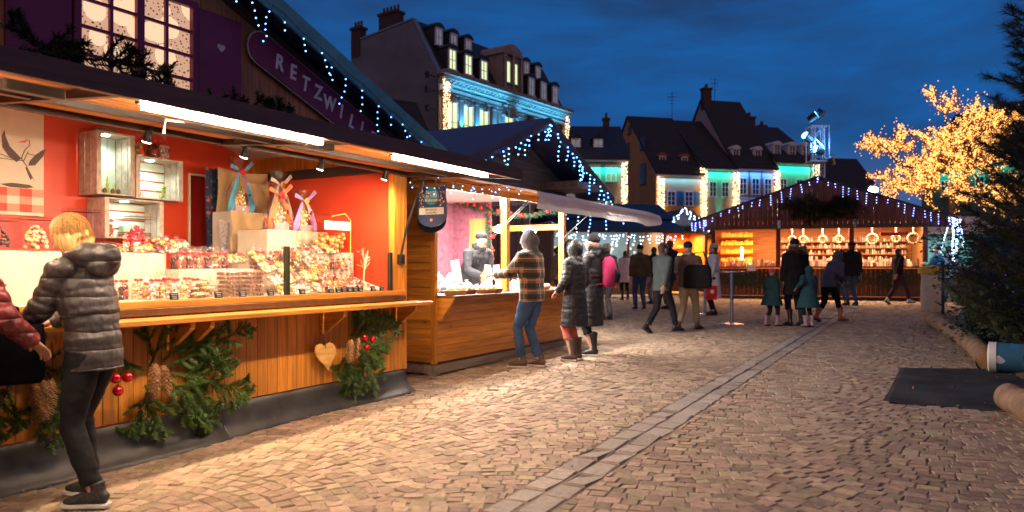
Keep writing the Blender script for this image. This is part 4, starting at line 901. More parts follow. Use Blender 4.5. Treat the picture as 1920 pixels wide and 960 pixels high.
lamp('front_light', 'AREA', (9.2, 5.28, 2.42), 110, (1,.93,.86), s2, 3.0, .1, rot=(R(-35),0,0))
# pendant lamps
for l, s, u, z in (('left pendant dome lamp glowing white in the second stall',10.1,5.95,2.02),('right pendant dome lamp glowing white in the second stall',10.35,5.55,2.0),('small round pendant lamp, lowest and farthest, beyond the second stall',12.2,5.6,1.86)):
    r = sthing('pendant_lamp', l, 'pendant lamp', s, u, z, 'white pendant lamps'); MB().tube([(s,u,z+.08),(s,u,2.54)], .004, 4).build('cord', cable_m, r)
    MB().lathe([(.12,0),(.11,.03),(.06,.07),(.02,.09)], (s,u,z), 18).build('shade', M('enamel_white', (.8,.8,.78), .3), r, smooth=True)
    MB().ell((s,u,z-.005), (.1,.1,.035), 14, 8).build('bulb', emis('pendant_glow', (1,.93,.82), 30, False), r, smooth=True); lamp('pendant_light', 'POINT', (s,u,z-.06), 30, (1,.9,.78), r, .07)
# garland of fir and red balls framing the window opening
GL = 'fir garlands in the second stall'
def garland(label, pts, seed, n=900, rad=.055):
    q = random.Random(seed); root = sthing('fir_garland', label, 'garland', *pts[0], GL); m = MB(); rb = MB(); L_ = [Vector(p) for p in pts]
    for i in range(n):
        k = q.random()*(len(L_)-1); j = int(k); p = L_[j].lerp(L_[j+1], k-j); p.z -= .03*math.sin((k-j)*math.pi)
        d = Vector((q.gauss(0,1), q.gauss(0,1), q.gauss(0,1))).normalized(); e = p+d*rad*q.uniform(.8,1.4); w = d.orthogonal().normalized()*.006; m.add([p-w, p+w, e+w*.5, e-w*.5], [(0,1,2,3)])
    for i in range(max(6, n//60)):
        k = q.random()*(len(L_)-1); j = int(k); p = L_[j].lerp(L_[j+1], k-j)+Vector((q.gauss(0,.02), -.05, q.gauss(0,.02))); rb.ell(p, q.uniform(.02,.038), 8, 6)
    m.build('greenery', M('garland_green', (.06,.14,.08), .6, island=.5), root, fix=False); rb.build('red_balls', M('red_ball', (.65,.03,.02), .4), root, smooth=True)
garland('fir garland with red balls along the top of the window opening', [(t1-.05,6.75,2.5),(t1-.05,6.5,2.36),(t1-.05,6.0,2.3),(t1-.05,5.5,2.36),(t1-.04,5.3,2.4)], 1)
garland('fir garland with red balls hanging down beside the vendor', [(t1-.07,6.66,2.42),(t1-.07,6.62,2.0),(t1-.07,6.6,1.6),(t1-.07,6.6,1.25)], 2)
garland('fir garland with a red bow over the purple wall', [(t1-.2,7.3,2.62),(t1-.08,7.0,2.5),(t1-.05,6.75,2.42)], 3, 500)
# goods on the counter: white paper bags, cards, baskets
paper = M('white_paper', (.80,.80,.80), .6, var=.03); greybag = M('grey_film', (.3,.28,.32), .4, var=.3, scale=12, bump=.4)
def crumple(label, s, u, z, r_, mat, seed, group):
    q = random.Random(seed); m = MB(); m.ell((0,0,r_*.7), (r_,r_*.8,r_*.75), 14, 9); 
    m.v = [tuple(Vector(v)*(1+.22*mnoise.noise(Vector(v)*14+Vector((seed,0,0))))) for v in m.v]
    m.lathe([(r_*.15,r_*1.2),(r_*.1,r_*1.35),(r_*.32,r_*1.75)], (0,0,0), 9)
    o = m.build('paper_bag', mat, None); o.location = S(s,u,z); o.rotation_euler = (0,0,ROT+q.random()*3); tag(o, label, 'paper bag', group); return o
q = random.Random(3)
wds = ['first','second','third','fourth','fifth','sixth','seventh','eighth','ninth','tenth','eleventh','twelfth']
for i in range(12): crumple(f'{wds[i]} white paper bag from the left on the second stall counter', 7.42+i*.1+q.uniform(-.02,.02), 5.42+.2*(i%3), 1.115+.05*(i%3), q.uniform(.07,.1), paper, i, 'white paper bags on the counter')
for i in range(6): crumple(f'{wds[i]} dark film bag from the left on the second stall counter', 7.5+i*.2, 5.36, 1.115, .065, greybag, 20+i, 'dark film bags on the counter')
for i in range(9): crumple(f'{wds[i]} white paper bag from the plaid man rightwards', 8.95+i*.2, 5.5+.12*(i%2), 1.115, .08, paper, 30+i, 'white bags right of the vendor')
wick = M('wicker', (.55,.30,.11), .7, var=.35, scale=40, stretch=(1,1,4), bump=.8, bscale=60, island=.1)
def wbasket(label, s, dark=False):
    r = sthing('wicker_basket', label, 'basket', s, 5.0, 1.105, 'small wicker baskets on the shelf'); m = MB()
    for k in range(5): m.lathe([(.06+.007*k,1.107+.012*k),(.066+.007*k,1.113+.012*k),(.06+.007*k,1.119+.012*k)], (s,5.06,0), 18)
    m.lathe([(.055,1.107),(.088,1.165)], (s,5.06,0), 18)
    m.build('wicker', M('dark_wicker', (.22,.09,.05), .7, var=.3, scale=40, bump=.6) if dark else wick, r); b = MB(); qq = random.Random(int(s*77))
    for i in range(16): a = qq.random()*6.28; k = qq.random()*.06; b.ell((s+k*math.cos(a), 5.06+k*math.sin(a), 1.17+qq.random()*.015), .018, 6, 4)
    b.build('biscuits', M('pale_biscuit', (.75,.6,.4), .7, island=.2), r, smooth=True)
for i, (s, d) in enumerate(((7.42,0),(7.63,0),(7.86,1),(8.12,0),(8.33,0),(8.5,0),(9.3,0),(9.5,0),(9.7,0),(9.9,0))): wbasket(f'{wds[i]} small wicker basket from the left on the second stall shelf'+(', darker than the rest' if d else ''), s, d)
for l, s, u, z, w_, h_, a in (('tall white card standing before the vendor',8.1,5.42,1.12,.2,.42,-6),('white card at the right of the vendor, left of the pair',9.35,5.7,1.12,.16,.36,3),('white card beside the plaid man, right of the pair',9.62,5.7,1.12,.16,.36,-3),('leaning white card right of the plaid man',9.55,5.3,1.12,.13,.3,-12)):
    r = sthing('menu_card', l, 'card', s, u, z, 'white cards on the counter'); MB().cbox((s,u,z+h_/2), (w_,.006,h_), rx=R(-8), ry=R(a)).build('card', paper, r); MB().box(s-w_*.3, s+w_*.3, u-.01, u+.05, z, z+.012).build('foot', chrome, r)
# round hanging signs between the first two stalls
navy = M('navy_board', (.03,.05,.12), .45, var=.1); teal = M('teal_disc', (.03,.30,.38), .5, var=.05); ivory = M('ivory_plate', (.62,.55,.43), .5, var=.03); letm = M('ivory_letters', (.75,.68,.55), .5)
orn_m = M('floral_orange', (.75,.2,.1), .6, island=.5, hue=.06); orn_w = M('floral_white', (.75,.65,.6), .6)
def shield(label, s, uc, zc, w_, full):
    # the board faces the visitors walking along the row (towards -s)
    r = thing('hanging_sign', label, 'hanging sign', S(s, uc, zc), ROT-R(90), 'round topped stall signs'); hw = w_/2; pts = []
    # local x runs towards -u (right in the picture), z up
    for i in range(13): a = math.pi+math.pi*i/12; pts.append((hw*math.cos(a), -.10+hw*.72*math.sin(a)))
    pts += [(hw*.97,.03),(hw*.9,.10),(hw*.93,.2),(-hw*.93,.2),(-hw*.9,.10),(-hw*.97,.03)]
    MB().prism(pts, -.008, .008).build('board', navy, r); f = -.011
    q = random.Random(6); m = MB(); 
    for i in range(90):
        x, z = q.uniform(-hw*.85,hw*.85), q.uniform(-.02,.185)
        if abs(x) < .10 and -.02 < z: continue
        m.cm = 1 if q.random() < .35 else 0; a = q.random()*3; m.ell((x, f, z), (q.uniform(.007,.018), .0015, q.uniform(.004,.01)), 7, 4, Matrix.Rotation(a,4,'Y'))
    m.build('floral_pattern', [orn_m, orn_w], r)
    MB().prism([(.098*math.cos(i*.2618), .098+.098*math.sin(i*.2618)) for i in range(24)], f-.003, f+.002).build('teal_disc', teal, r)
    MB().prism([(-hw*.82,-.105),(hw*.82,-.105),(hw*.82,-.03),(-hw*.82,-.03)], f-.003, f+.002).build('name_plate', ivory, r)
    m = MB()
    if full:
        for tx, z, sz in (('Marché',.138,.055),('de Noël',.096,.055),('Mulhouse',.054,.052)): merge(m, text(tx, sz, .001, font_off=.0012), Matrix.Translation((0,f-.006,z)) @ Matrix.Rotation(R(90),4,'X') @ Matrix.Diagonal((.82,1,1,1)))
        m.build('title_letters', letm, r); m = MB()
        for tx, z, sz in (('Biscuiterie',-.052,.036),('Gerthoffer',-.086,.036)): merge(m, text(tx, sz, .001), Matrix.Translation((0,f-.006,z)) @ Matrix.Rotation(R(90),4,'X'))
        m.build('name_letters', navy, r)
    e = MB(); e.cm = 0; e.lathe([(.018,0),(.018,.003)], (0,0,0), 14, Matrix.Translation((0,f+.001,-.165)) @ Matrix.Rotation(R(90),4,'X')); e.cm = 1; e.cbox((0,f-.004,-.168), (.024,.002,.008))
    e.build('emblem', [M('emblem_orange', (.7,.16,.05), .5), ivory], r)
    h = MB(); 
    for x in (-hw*.6, hw*.6): h.tube([(x,0,.2),(x,0,.285)], .004, 5)
    h.build('hooks', chrome, r); MB().box(-hw*.8-.1, hw*.8, -.02, .02, .285, .32).build('bracket', honey_y, r); return r
shield('front hanging sign lettered in a teal disc, between the first two stalls', 6.72, 4.83, 2.13, .40, True)
shield('rear hanging sign mostly hidden behind the lettered one', 6.98, 5.02, 2.08, .40, False)
icicles('string_lights', 'blue icicle lights down the left verge of the second stall roof', [S(ap2-ho*k, V-.64, az2-(az2-ez2)*k) for k in (0,.2,.4,.6,.8)], bulb_b, drop=(.1,.34), step=.15, r=.0105, seed=12)
icicles('string_lights', 'blue icicle lights down the right verge of the second stall roof', [S(ap2+ho*k, V-.64, az2-(az2-ez2)*k) for k in (0,.2,.4,.6,.8,1.0)], bulb_b, drop=(.1,.36), step=.15, r=.0115, seed=13)
icicles('string_lights', 'few blue lights on the awning edge above the lettered sign', [S(7.3,4.9,2.46), S(7.3,4.4,2.40), S(7.32,4.1,2.34)], bulb_b, drop=(.05,.16), step=.12, r=.009, seed=14)
icicles('string_lights', 'blue icicle lights hanging behind the right post of the second stall', [S(11.3,5.4,2.45), S(11.6,4.9,2.42), S(11.9,4.3,2.4)], bulb_b, drop=(.2,.45), step=.25, r=.011, seed=15)

# ================================================================== STALL 3: navy awning, glass front
def local(X, Y, deg): return thing
navyc = M('navy_awning_cloth', (.012,.03,.085), .6, var=.15, scale=4, bump=.15)
def bstall(label, X, Y, rot, w_, d_, parts): 
    r = thing('market_stall', label, 'market stall', (X, Y, gz(0,Y)), R(rot)); parts(r, w_, d_); return r
pine_x = Mwood('dull_pine_x', (.30,.15,.05), 'x'); pine_z = Mwood('dull_pine_z', (.26,.12,.045), 'z')
def st3(r, w_, d_):
    boards(MB(), -w_/2, w_/2, .08, 1.0, 0, .03, .12, 'h').build('plank_front', pine_x, r)
    MB().box(-w_/2, w_/2, -.12, .1, 1.0, 1.04).build('counter', pine_x, r)
    for x in (-w_/2+.05, -w_/6, w_/6, w_/2-.05): MB().box(x-.05, x+.05, .02, .12, 1.04, 2.35).build('front_post', pine_z, r)
    MB().box(-w_/2, w_/2, d_, d_+.04, .1, 2.6).build('back_wall', M('slate_blue_panel', (.10,.17,.22), .6), r)
    MB().box(w_/2-.03, w_/2, .12, d_, .1, 2.6).build('side_wall', pine_x, r); MB().box(-w_/2, -w_/2+.03, .12, d_, .1, 2.6).build('side_wall', pine_x, r)
    MB().box(-w_/2, w_/2, .0, d_, 2.6, 2.63).build('ceiling', white_p, r)
    MB().box(-w_/2+.06, w_/2-.06, .06, .066, 1.05, 1.75).build('glass_screen', pane_m, r)
    m = MB(); m.add([(-w_/2-.1,-1.2,2.38),(w_/2+.1,-1.2,2.38),(w_/2+.1,.1,2.75),(-w_/2-.1,.1,2.75),(-w_/2-.1,-1.2,2.2),(w_/2+.1,-1.2,2.2)], [(0,1,2,3),(4,5,1,0)]).build('awning', navyc, r)
    MB().prism([(-.2,2.74),(d_/2,3.35),(d_+.3,2.74),(d_+.25,2.68),(d_/2,3.28),(-.15,2.68)], -w_/2-.2, w_/2+.2, plane='yz').build('roof', navyc, r)
    lamp('ceiling_light', 'AREA', (0, d_*.4, 2.55), 130, (1,.9,.75), r, w_*.8, .3)
    q = random.Random(9); m = MB(); cols = [M('snow_white_felt', (.8,.85,.85), .7), M('toy_red', (.8,.05,.03), .4), M('toy_yellow', (.85,.6,.05), .4), paper]
    for i in range(16): a, z = q.uniform(-w_/2+.2, w_/2-.2), q.uniform(1.6,2.3); m.cm = q.choice((0,3)); m.ell((a, d_-.03, z), (.06,.01,.06), 6, 4)
    for i in range(60): a = q.uniform(-w_/2+.3, w_/2-.3); m.cm = q.randrange(4); m.ell((a, q.uniform(.25,.6), q.uniform(1.08,1.3)), q.uniform(.04,.08), 8, 5)
    m.build('goods', cols, r)
s3 = bstall('navy awning stall with glass screen and icicle lights behind the second stall', 3.4, 26.0, 12, 4.2, 2.2, st3)
def L2W(o, x, y, z): return Matrix.Translation(o.location) @ Matrix.Rotation(o.rotation_euler.z,4,'Z') @ Vector((x,y,z))
icicles('string_lights', 'dense blue white icicle fringe on the navy awning edge', [L2W(s3, -2.2,-1.22,2.2), L2W(s3, 0,-1.22,2.2), L2W(s3, 2.2,-1.22,2.2)], M('bulb_cool_white', (.8,.8,.8), .5, emit=(.4,.62,1), estr=5, sample=False), drop=(.1,.36), step=.14, r=.022, seed=31, sp=.09)
# ================================================================== STALL 4: small gabled hut with orange inside
def st4(r, w_, d_):
    boards(MB(), -w_/2, w_/2, .08, 1.0, 0, .03, .12, 'v').build('plank_front', pine_z, r); MB().box(-w_/2, w_/2, -.15, .1, 1.0, 1.05).build('counter', pine_x, r)
    for x in (-w_/2+.05, w_/2-.05): MB().box(x-.05, x+.05, .02, .12, 1.05, 2.3).build('front_post', pine_z, r)
    MB().box(-w_/2, w_/2, d_, d_+.04, .1, 2.5).build('back_wall', honey_x, r)
    for x in (-w_/2, w_/2-.03): MB().box(x, x+.03, .1, d_, .1, 2.4).build('side_wall', honey_y, r)
    MB().prism([(-w_/2,2.28),(w_/2,2.28),(w_/2,2.4),(0,3.15),(-w_/2,2.4)], .0, .05).build('gable', M('grey_snow_board', (.3,.27,.25), .8), r)
    for sg in (-1,1): MB().beam((0,1.0,3.22), (sg*(w_/2+.35),1.0,2.3), 2.6, .06, up=(0,0,1)).build('roof_slab', navyc, r)
    lamp('ceiling_light', 'AREA', (0, d_*.5, 2.25), 150, (1,.55,.2), r, w_*.7, .4)
    q = random.Random(4); m = MB()
    for i in range(70): m.ell((q.uniform(-w_/2+.2,w_/2-.2), d_-.1-q.random()*.2, 1.1+.35*q.randrange(3)+.05), q.uniform(.04,.08), 7, 4)
    for k in range(3): m.box(-w_/2+.1, w_/2-.1, d_-.35, d_-.02, 1.08+.35*k-.02, 1.08+.35*k)
    m.build('goods', M('amber_goods', (.8,.45,.12), .4, island=.5, hue=.04), r)
s4 = bstall('small gabled hut outlined in blue white lights, orange inside', 6.5, 28.5, 6, 2.0, 2, st4)
bw5 = M('bulb_cool_white')
for sg, l in ((-1,'left'),(1,'right')):
    icicles('string_lights', f'dense cool white lights along the {l} gable edge of the small hut', [L2W(s4, 0,-.35,3.28), L2W(s4, sg*1.35,-.35,2.4)], bw5, drop=(.1,.3), step=.1, r=.028, seed=41+sg, sp=.08)
fd = random.Random(7); nb = MB()
for i in range(1800):
    k = fd.random(); sg = fd.choice((-1,1)); p = Vector((sg*k*1.5, -.32+fd.uniform(-.05,.05), 3.18-k*.9)) if fd.random() < .6 else Vector((fd.uniform(-.9,.9), -.1, 2.42+.1*fd.random()))
    d = Vector((fd.gauss(0,1),fd.gauss(0,.5),fd.gauss(0,1))).normalized()*.13; w_ = Vector((d.z,0,-d.x)).normalized()*.012; nb.add([p-w_,p+w_,p+d+w_*.3,p+d-w_*.3],[(0,1,2,3)])
g_ = thing('fir_trim', 'fir trimming on the small hut gable', 'fir trim', s4.location, R(6)); nb.build('needles', fir_d, g_, fix=False)
# row of warm lit huts seen between the people
def st5(r, w_, d_):
    boards(MB(), -w_/2, w_/2, .08, 1.0, 0, .03, .15, 'v').build('plank_front', pine_z, r); MB().box(-w_/2, w_/2, -.15, .1, 1.0, 1.05).build('counter', pine_x, r)
    MB().box(-w_/2, w_/2, d_, d_+.04, .1, 2.5).build('back_wall', honey_x, r)
    for x in (-w_/2, 0, w_/2-.08): MB().box(x, x+.08, .0, .1, 1.05, 2.4).build('front_post', pine_z, r)
    MB().prism([(-w_/2-.2,2.4),(w_/2+.2,2.4),(w_/2-.3,3.1),(-w_/2+.3,3.1)], -.6, d_).build('roof', navyc, r)
    lamp('ceiling_light', 'AREA', (0, d_*.5, 2.3), 140, (1,.55,.2), r, w_*.7, .4); q = random.Random(4); m = MB()
    for i in range(110): m.ell((q.uniform(-w_/2+.2,w_/2-.2), d_-.1-q.random()*.2, 1.1+.3*q.randrange(4)+.05), q.uniform(.04,.08), 7, 4)
    m.build('goods', M('amber_goods'), r)
bstall('flat roofed amber lit hut between the small hut and the wide stall', 8.2, 34, -4, 4.2, 2, st5)

# ================================================================== FAR STALL (wide, brown)
brown_z = Mwood('brown_stain_z', (.13,.045,.032), 'z', rough=.6, coat=0); brown_x = Mwood('brown_stain_x', (.13,.045,.032), 'x', rough=.6, coat=0)
FS = thing('market_stall', 'wide brown stall with low gable, fir boughs and shelves of goods, at the far end', 'market stall', (9.99, 24.6, .37), R(-17.6))
W = 6.6; H = W/2
boards(MB(), -H+.1, H-.1, .12, 1.02, 0, .03, .14, 'v').build('plank_front', brown_z, FS)
MB().box(-H, H, -.2, .1, 1.04, 1.09).build('counter', brown_x, FS)
MB().box(-H+.1, H-.1, .04, 2.3, .04, .1).build('floor', dark_x, FS)
for x in (-H+.06, -1.15, .0+1.1, H-.06): MB().box(x-.07, x+.07, .0, .12, 1.09, 2.4).build('front_post', brown_z, FS)
MB().box(-H, H, 2.3, 2.34, .1, 2.9).build('back_wall', Mwood('warm_board', (.45,.17,.05), 'x'), FS)
for x in (-H, H-.04): MB().box(x, x+.04, .1, 2.3, .1, 2.6).build('side_wall', pine_x, FS)
MB().box(-H, H, 0, 2.3, 2.6, 2.63).build('ceiling', M('ochre_ceiling', (.6,.35,.15), .7), FS)
m = MB(); x = -3.75
while x < 3.75:
    e = min(x+.15, 3.75); f = lambda q: 2.62+1.3*(1-abs(q)/3.75)
    m.prism([(x+.004,2.36),(e-.004,2.36),(e-.004,max(2.40,f(e)-.04)),(x+.004,max(2.40,f(x)-.04))], -.75+random.random()*.004, -.70); x = e
m.build('gable_boarding', brown_z, FS); MB().box(-3.8, 3.8, -.78, -.69, 2.30, 2.42).build('gable_beam', dark_x, FS)
for sg in (-1,1): MB().add([(0,-.85,3.98),(sg*3.95,-.85,2.58),(sg*3.95,2.6,2.58),(0,2.6,3.98),(0,-.85,3.93),(sg*3.95,-.85,2.53),(sg*3.95,2.6,2.53),(0,2.6,3.93)], [(0,1,2,3),(7,6,5,4),(0,4,5,1),(1,5,6,2),(2,6,7,3)]).build('roof_slab', M('dark_roof_felt', (.03,.03,.045), .8), FS)
for x in (-1.15, 1.1): 
    MB().box(x-.04, x+.04, -.8, -.77, 2.32, 2.58).build('strap', chrome, FS)
lamp('left_lamp', 'AREA', (-2.3, .5, 2.55), 120, (1,.45,.14), FS, 1.6, .3); lamp('right_lamp', 'AREA', (1.0, .22, 2.55), 260, (1,.62,.34), FS, 4.0, .3)
MB().box(-2.35, -2.28, .5, .57, 1.3, 1.75).build('tube_lamp', emis('hot_tube', (1,.6,.25), 14, False), FS)
# shelving with goods: each shelf run is a part, goods as separate small things in rows
shelf_m = M('red_shelf', (.6,.05,.02), .5); amber = M('amber_sweets', (.85,.42,.04), .35, island=.35, hue=.02); pots = M('cream_pots', (.72,.55,.42), .35, island=.6, hue=.09)
for k, z in enumerate((1.25,1.55,1.85,2.15)):
    MB().box(-3.05, -1.95, 1.2+.15*k, 1.5+.15*k, z-.03, z).build('red_shelf', shelf_m, FS)
m = MB(); q = random.Random(3)
for k, z in enumerate((1.25,1.55,1.85,2.15)):
    for i in range(34): x = -3.02+1.05*i/33; m.box(x-.014, x+.014, 1.22+.15*k, 1.3+.15*k, z+.001, z+.1+q.random()*.08)
tag(m.build('amber_sweet_bags', amber, FS), kind='stuff')
sh4 = M('stall_shelf_wood', (.35,.14,.05), .6)
for k, z in enumerate((1.3,1.52,1.74,1.96)): MB().box(-1.0, 3.1, 2.0, 2.28, z-.025, z).build('goods_shelf', sh4, FS)
m = MB()
for k, z in enumerate((1.3,1.52,1.74,1.96)):
    for i in range(64):
        if q.random() < .15: continue
        x = -.97+4.0*i/63+q.gauss(0,.008); h_ = q.uniform(.05,.18); w_ = q.uniform(.015,.036)
        if q.random() < .5: m.lathe([(w_*.8,z+.001),(w_,z+h_*.7),(w_*.5,z+h_)], (x,2.06+q.random()*.05,0), 6)
        else: m.cbox((x,2.08,z+h_/2), (w_*1.8,.03,h_))
tag(m.build('row_of_jars', pots, FS), kind='stuff')
m = MB()
for i in range(230):
    x = q.uniform(-3.0,3.1); z = 1.09; h_ = q.uniform(.08,.25); m.cbox((x, q.uniform(.1,.9), z+h_/2), (q.uniform(.05,.1),.06,h_), rz=q.uniform(-.4,.4))
tag(m.build('counter_goods', M('pastel_boxes', (.72,.5,.38), .5, island=.5, hue=.08), FS), kind='stuff')
MB().box(1.95, 2.75, .05, .1, 2.08, 2.18).build('red_banner', shelf_m, FS)
def L2(x, y, z): return L2W(FS, x, y, z)
for i, (x, kind_) in enumerate(((-.7,'star'),(-.35,'wreath'),(.25,'wreath'),(.75,'long wreath'),(1.75,'ring wreath'),(2.45,'wreath'),(2.95,'ring wreath'))):
    r = thing('hanging_wreath', f'{["first","second","third","fourth","fifth","sixth","seventh"][i]} pale wreath from the left hanging in the wide stall opening', 'wreath', L2(x,.3,2.08), R(-17.6), 'pale wreaths in the wide stall'); m = MB(); rr_ = .11 if 'ring' not in kind_ else .16
    for k in range(16): a = k*math.pi/8; m.ell((rr_*math.cos(a), 0, rr_*math.sin(a)-.1), (.04,.03,.04), 6, 4)
    m.build('wreath', M('pale_green_felt', (.38,.34,.22), .7, island=.3), r, smooth=True); MB().box(-.02, .02, -.01, .01, .05, .3).build('ribbon', ivory, r)
for i, (x, c) in enumerate(((-2.0,'left'),(1.15,'right'))):
    r = thing('notice_card', f'{c} small white notice clipped to the wide stall counter edge', 'notice card', L2(x,-.215,1.0), R(-17.6), 'white notices on the wide stall'); MB().box(-.14,.14,-.006,0,-.06,.14).build('card', paper, r)
for i, (x, l) in enumerate(((-2.4,'left fir garland on the wide stall front below the red shelves'),(-1.6,'second fir garland on the wide stall front below the post'),(.9,'third fir garland on the wide stall front right of the black coated man'),(2.3,'right fir garland on the wide stall front near the bin'))):
    r = thing('fir_garland', l, 'garland', L2(x,-.06,.7), R(-17.6), 'fir garlands on the wide stall front'); m = MB(); qq = random.Random(i)
    for k in range(1200):
        a, b = qq.gauss(0,.32), qq.gauss(0,.14); p = Vector((a,-.05-qq.random()*.1,b-.05)); d = Vector((qq.gauss(0,1),qq.gauss(0,.4),qq.gauss(0,1)-.4)).normalized()*.09; w_ = Vector((d.z,0,-d.x)).normalized()*.007; m.add([p-w_,p+w_,p+d+w_*.3,p+d-w_*.3],[(0,1,2,3)])
    m.build('needles', fir_d, r, fix=False)
r = thing('fir_swag', 'large dark fir swag across the wide stall gable', 'fir swag', L2(.1,-.8,3.1), R(-17.6)); m = MB(); tw = MB(); qq = random.Random(5)
for a0_, l_ in ((0,1.3),(10,1.0),(-14,1.1),(180,1.2),(168,1.0),(195,1.1),(-60,.5),(-110,.5),(60,.3),(120,.4),(-30,.8),(210,.8)):
    a = R(a0_); spray(m, tw, (qq.uniform(-.5,.5),-.03,qq.uniform(-.1,.1)), (math.cos(a),-.05,math.sin(a)), l_, 0, qq, None, .07, .6, .3, 110, .009)
m.build('needles', fir_d, r, fix=False); tw.build('twigs', twig_m, r, fix=False)
for sg, l in ((-1,'left'),(1,'right')):
    icicles('string_lights', f'royal blue icicle lights along the {l} gable edge of the wide stall', [L2(0,-.92,3.96), L2(sg*2,-.92,3.25), L2(sg*3.95,-.92,2.55)], bulb_c, drop=(.1,.42), step=.24, r=.016, seed=51+sg, sp=.07, swing=.012)
icicles('string_lights', 'clump of blue lights hanging off the right corner of the wide stall', [L2(3.75,-.8,2.7), L2(4.0,-.7,2.6), L2(4.1,-.5,2.6)], bw5, drop=(.7,1.5), step=.05, r=.024, seed=60, sp=.07, swing=.03)
icicles('string_lights', 'clump of blue lights at the left corner of the wide stall', [L2(-3.9,-.8,2.62), L2(-3.4,-.8,2.7)], bulb_c, drop=(.2,.4), step=.1, r=.02, seed=61, sp=.07)
# ================================================================== BUILDINGS
slate = M('dark_slate_roof', (.02,.022,.03), .6, var=.3, scale=4, bump=.4, bscale=9); tile_d = M('old_brown_tiles', (.022,.019,.02), .8, var=.35, scale=2, stretch=(1,1,3), bump=.6, bscale=5)
stone_m = M('sandstone', (.30,.24,.20), .8, var=.15, scale=2, bump=.2); grey_wall = M('grey_render', (.15,.152,.165), .9, var=.18, scale=.6, bump=.2)
frame_w = M('white_window_frame', (.62,.62,.62), .6, var=.05); pane_dark = M('dark_pane', (.02,.03,.045), .08, var=.1, spec=.8)
pane_lit = M('lit_pane', (.5,.5,.4), .3, emit=(.62,.72,.38), estr=.9, var=.2, scale=1.2); pane_warm = M('warm_curtained_pane', (.3,.22,.15), .3, emit=(.9,.5,.25), estr=.12, var=.3)
pane_pale = M('pale_blind_pane', (.25,.26,.3), .4, emit=(.3,.33,.4), estr=.25, var=.2)
CY = (.06,.45,.92); TQ = (0,.8,.62); BL = (.05,.3,1)
def window(par, x, z, w_, h_, pane=pane_dark, fr=frame_w, y=0, bars=(1,2), arch=False, name='window'):
    f = MB(); t = .09
    f.box(x-w_/2-t, x-w_/2, y-.10, y-.003, z, z+h_).box(x+w_/2, x+w_/2+t, y-.10, y-.003, z, z+h_).box(x-w_/2-t, x+w_/2+t, y-.12, y-.003, z+h_, z+h_+t*1.3).box(x-w_/2-t-.05, x+w_/2+t+.05, y-.17, y-.003, z-t, z)
    for i in range(bars[0]): q = x-w_/2+w_*(i+1)/(bars[0]+1); f.box(q-.03, q+.03, y-.07, y-.03, z, z+h_)
    for i in range(bars[1]): q = z+h_*(i+1)/(bars[1]+1); f.box(x-w_/2, x+w_/2, y-.065, y-.035, q-.02, q+.02)
    o = f.build(name, fr, par, fix=False); MB().box(x-w_/2, x+w_/2, y-.03, y-.004, z, z+h_).build('pane', pane, o, fix=False); return o
def strip_light(par, name, x0, x1, y, z, col, power, up=True, tilt=0):
    """a slim LED bar on the facade that washes the wall"""
    MB().box(x0, x1, y-.04, y+.04, z-.03, z+.03).build('light_bar', black, par)
    lamp(name, 'AREA', ((x0+x1)/2, y, z+(.05 if up else -.05)), power, col, par, x1-x0, .08, rot=(R(180)+tilt if up else tilt, 0, 0))
def dormer(par, x, z, w_, h_, y, pane, roofm, arched=True, depth=1.4, fr=None):
    m = MB().box(x-w_/2-.18, x+w_/2+.18, y, y+depth, z-.1, z+h_+.08); d = m.build('dormer', roofm, par)
    top = [(x-w_/2-.28, z+h_+.1), (x+w_/2+.28, z+h_+.1)]+([(x+(w_/2+.24)*math.cos(a), z+h_+.12+.3*math.sin(a)) for a in (.3,.8,1.2,1.57,1.94,2.34,2.84)] if arched else [(x, z+h_+.55)])
    MB().prism(top, y-.14, y+depth+.1).build('dormer_roof', roofm if arched else tile_d, d)
    window(d, x, z, w_, h_, pane, fr or frame_w, y, (1,1)); return d
def curtain(label, par, x, z0, z1, w_=.5, y=-.25, n=330, r=.035, seed=1):
    q = random.Random(seed); T = lambda p: Matrix.Translation(par.location) @ Matrix.Rotation(par.rotation_euler.z,4,'Z') @ Vector(p)
    b0 = T((x, y, z0)); root = thing('light_curtain', label, 'light curtain', b0, par.rotation_euler.z, 'warm white light curtains on house corners'); c = MB(); m = MB()
    for k in range(5): xx = -w_/2+w_*k/4; c.tube([(xx,0,z1-z0),(xx+.02,0,(z1-z0)/2),(xx,0,0)], .008, 3)
    for i in range(n): m.octa((q.choice((-1,-.5,0,.5,1))*w_/2+q.uniform(-.05,.05), q.uniform(-.05,.05), q.uniform(0,z1-z0)), r)
    c.build('cables', cable_m, root, fix=False); m.build('bulbs', bulb_w, root, fix=False); return root
# --- mansard building
BA = thing('mansard_building', 'tall grey mansard building with blue lit cornice and dormers in two rows', 'building', (-4.63, 48, .72), R(54)); LA, D = 15.05, 8.1
MB().prism([(0,0),(0,13.2),(2.2,16.95),(D,16.4),(D,0)], -.25, .0, plane='yz').build('side_wall', grey_wall, BA)
MB().prism([(0,0),(0,13.2),(2.2,16.95),(D,16.4),(D,0)], LA, LA+.25, plane='yz').build('side_wall', grey_wall, BA)
MB().box(0, LA, 0, .3, 0, 13.2).box(0, LA, D-.3, D, 0, 16).build('facade_wall', stone_m, BA)
MB().prism([(-.05,13.25),(2.15,17.0),(D,16.45),(D,16.3),(2.2,16.8),(.15,13.2)], .0, LA, plane='yz').build('mansard_roof', slate, BA)
MB().beam((-.13,-.08,13.25), (-.13,2.12,17.05), .32, .1).beam((-.13,2.1,17.05), (-.13,D,16.5), .32, .1).build('side_coping', M('zinc', (.25,.27,.3), .5, metal=.5), BA)
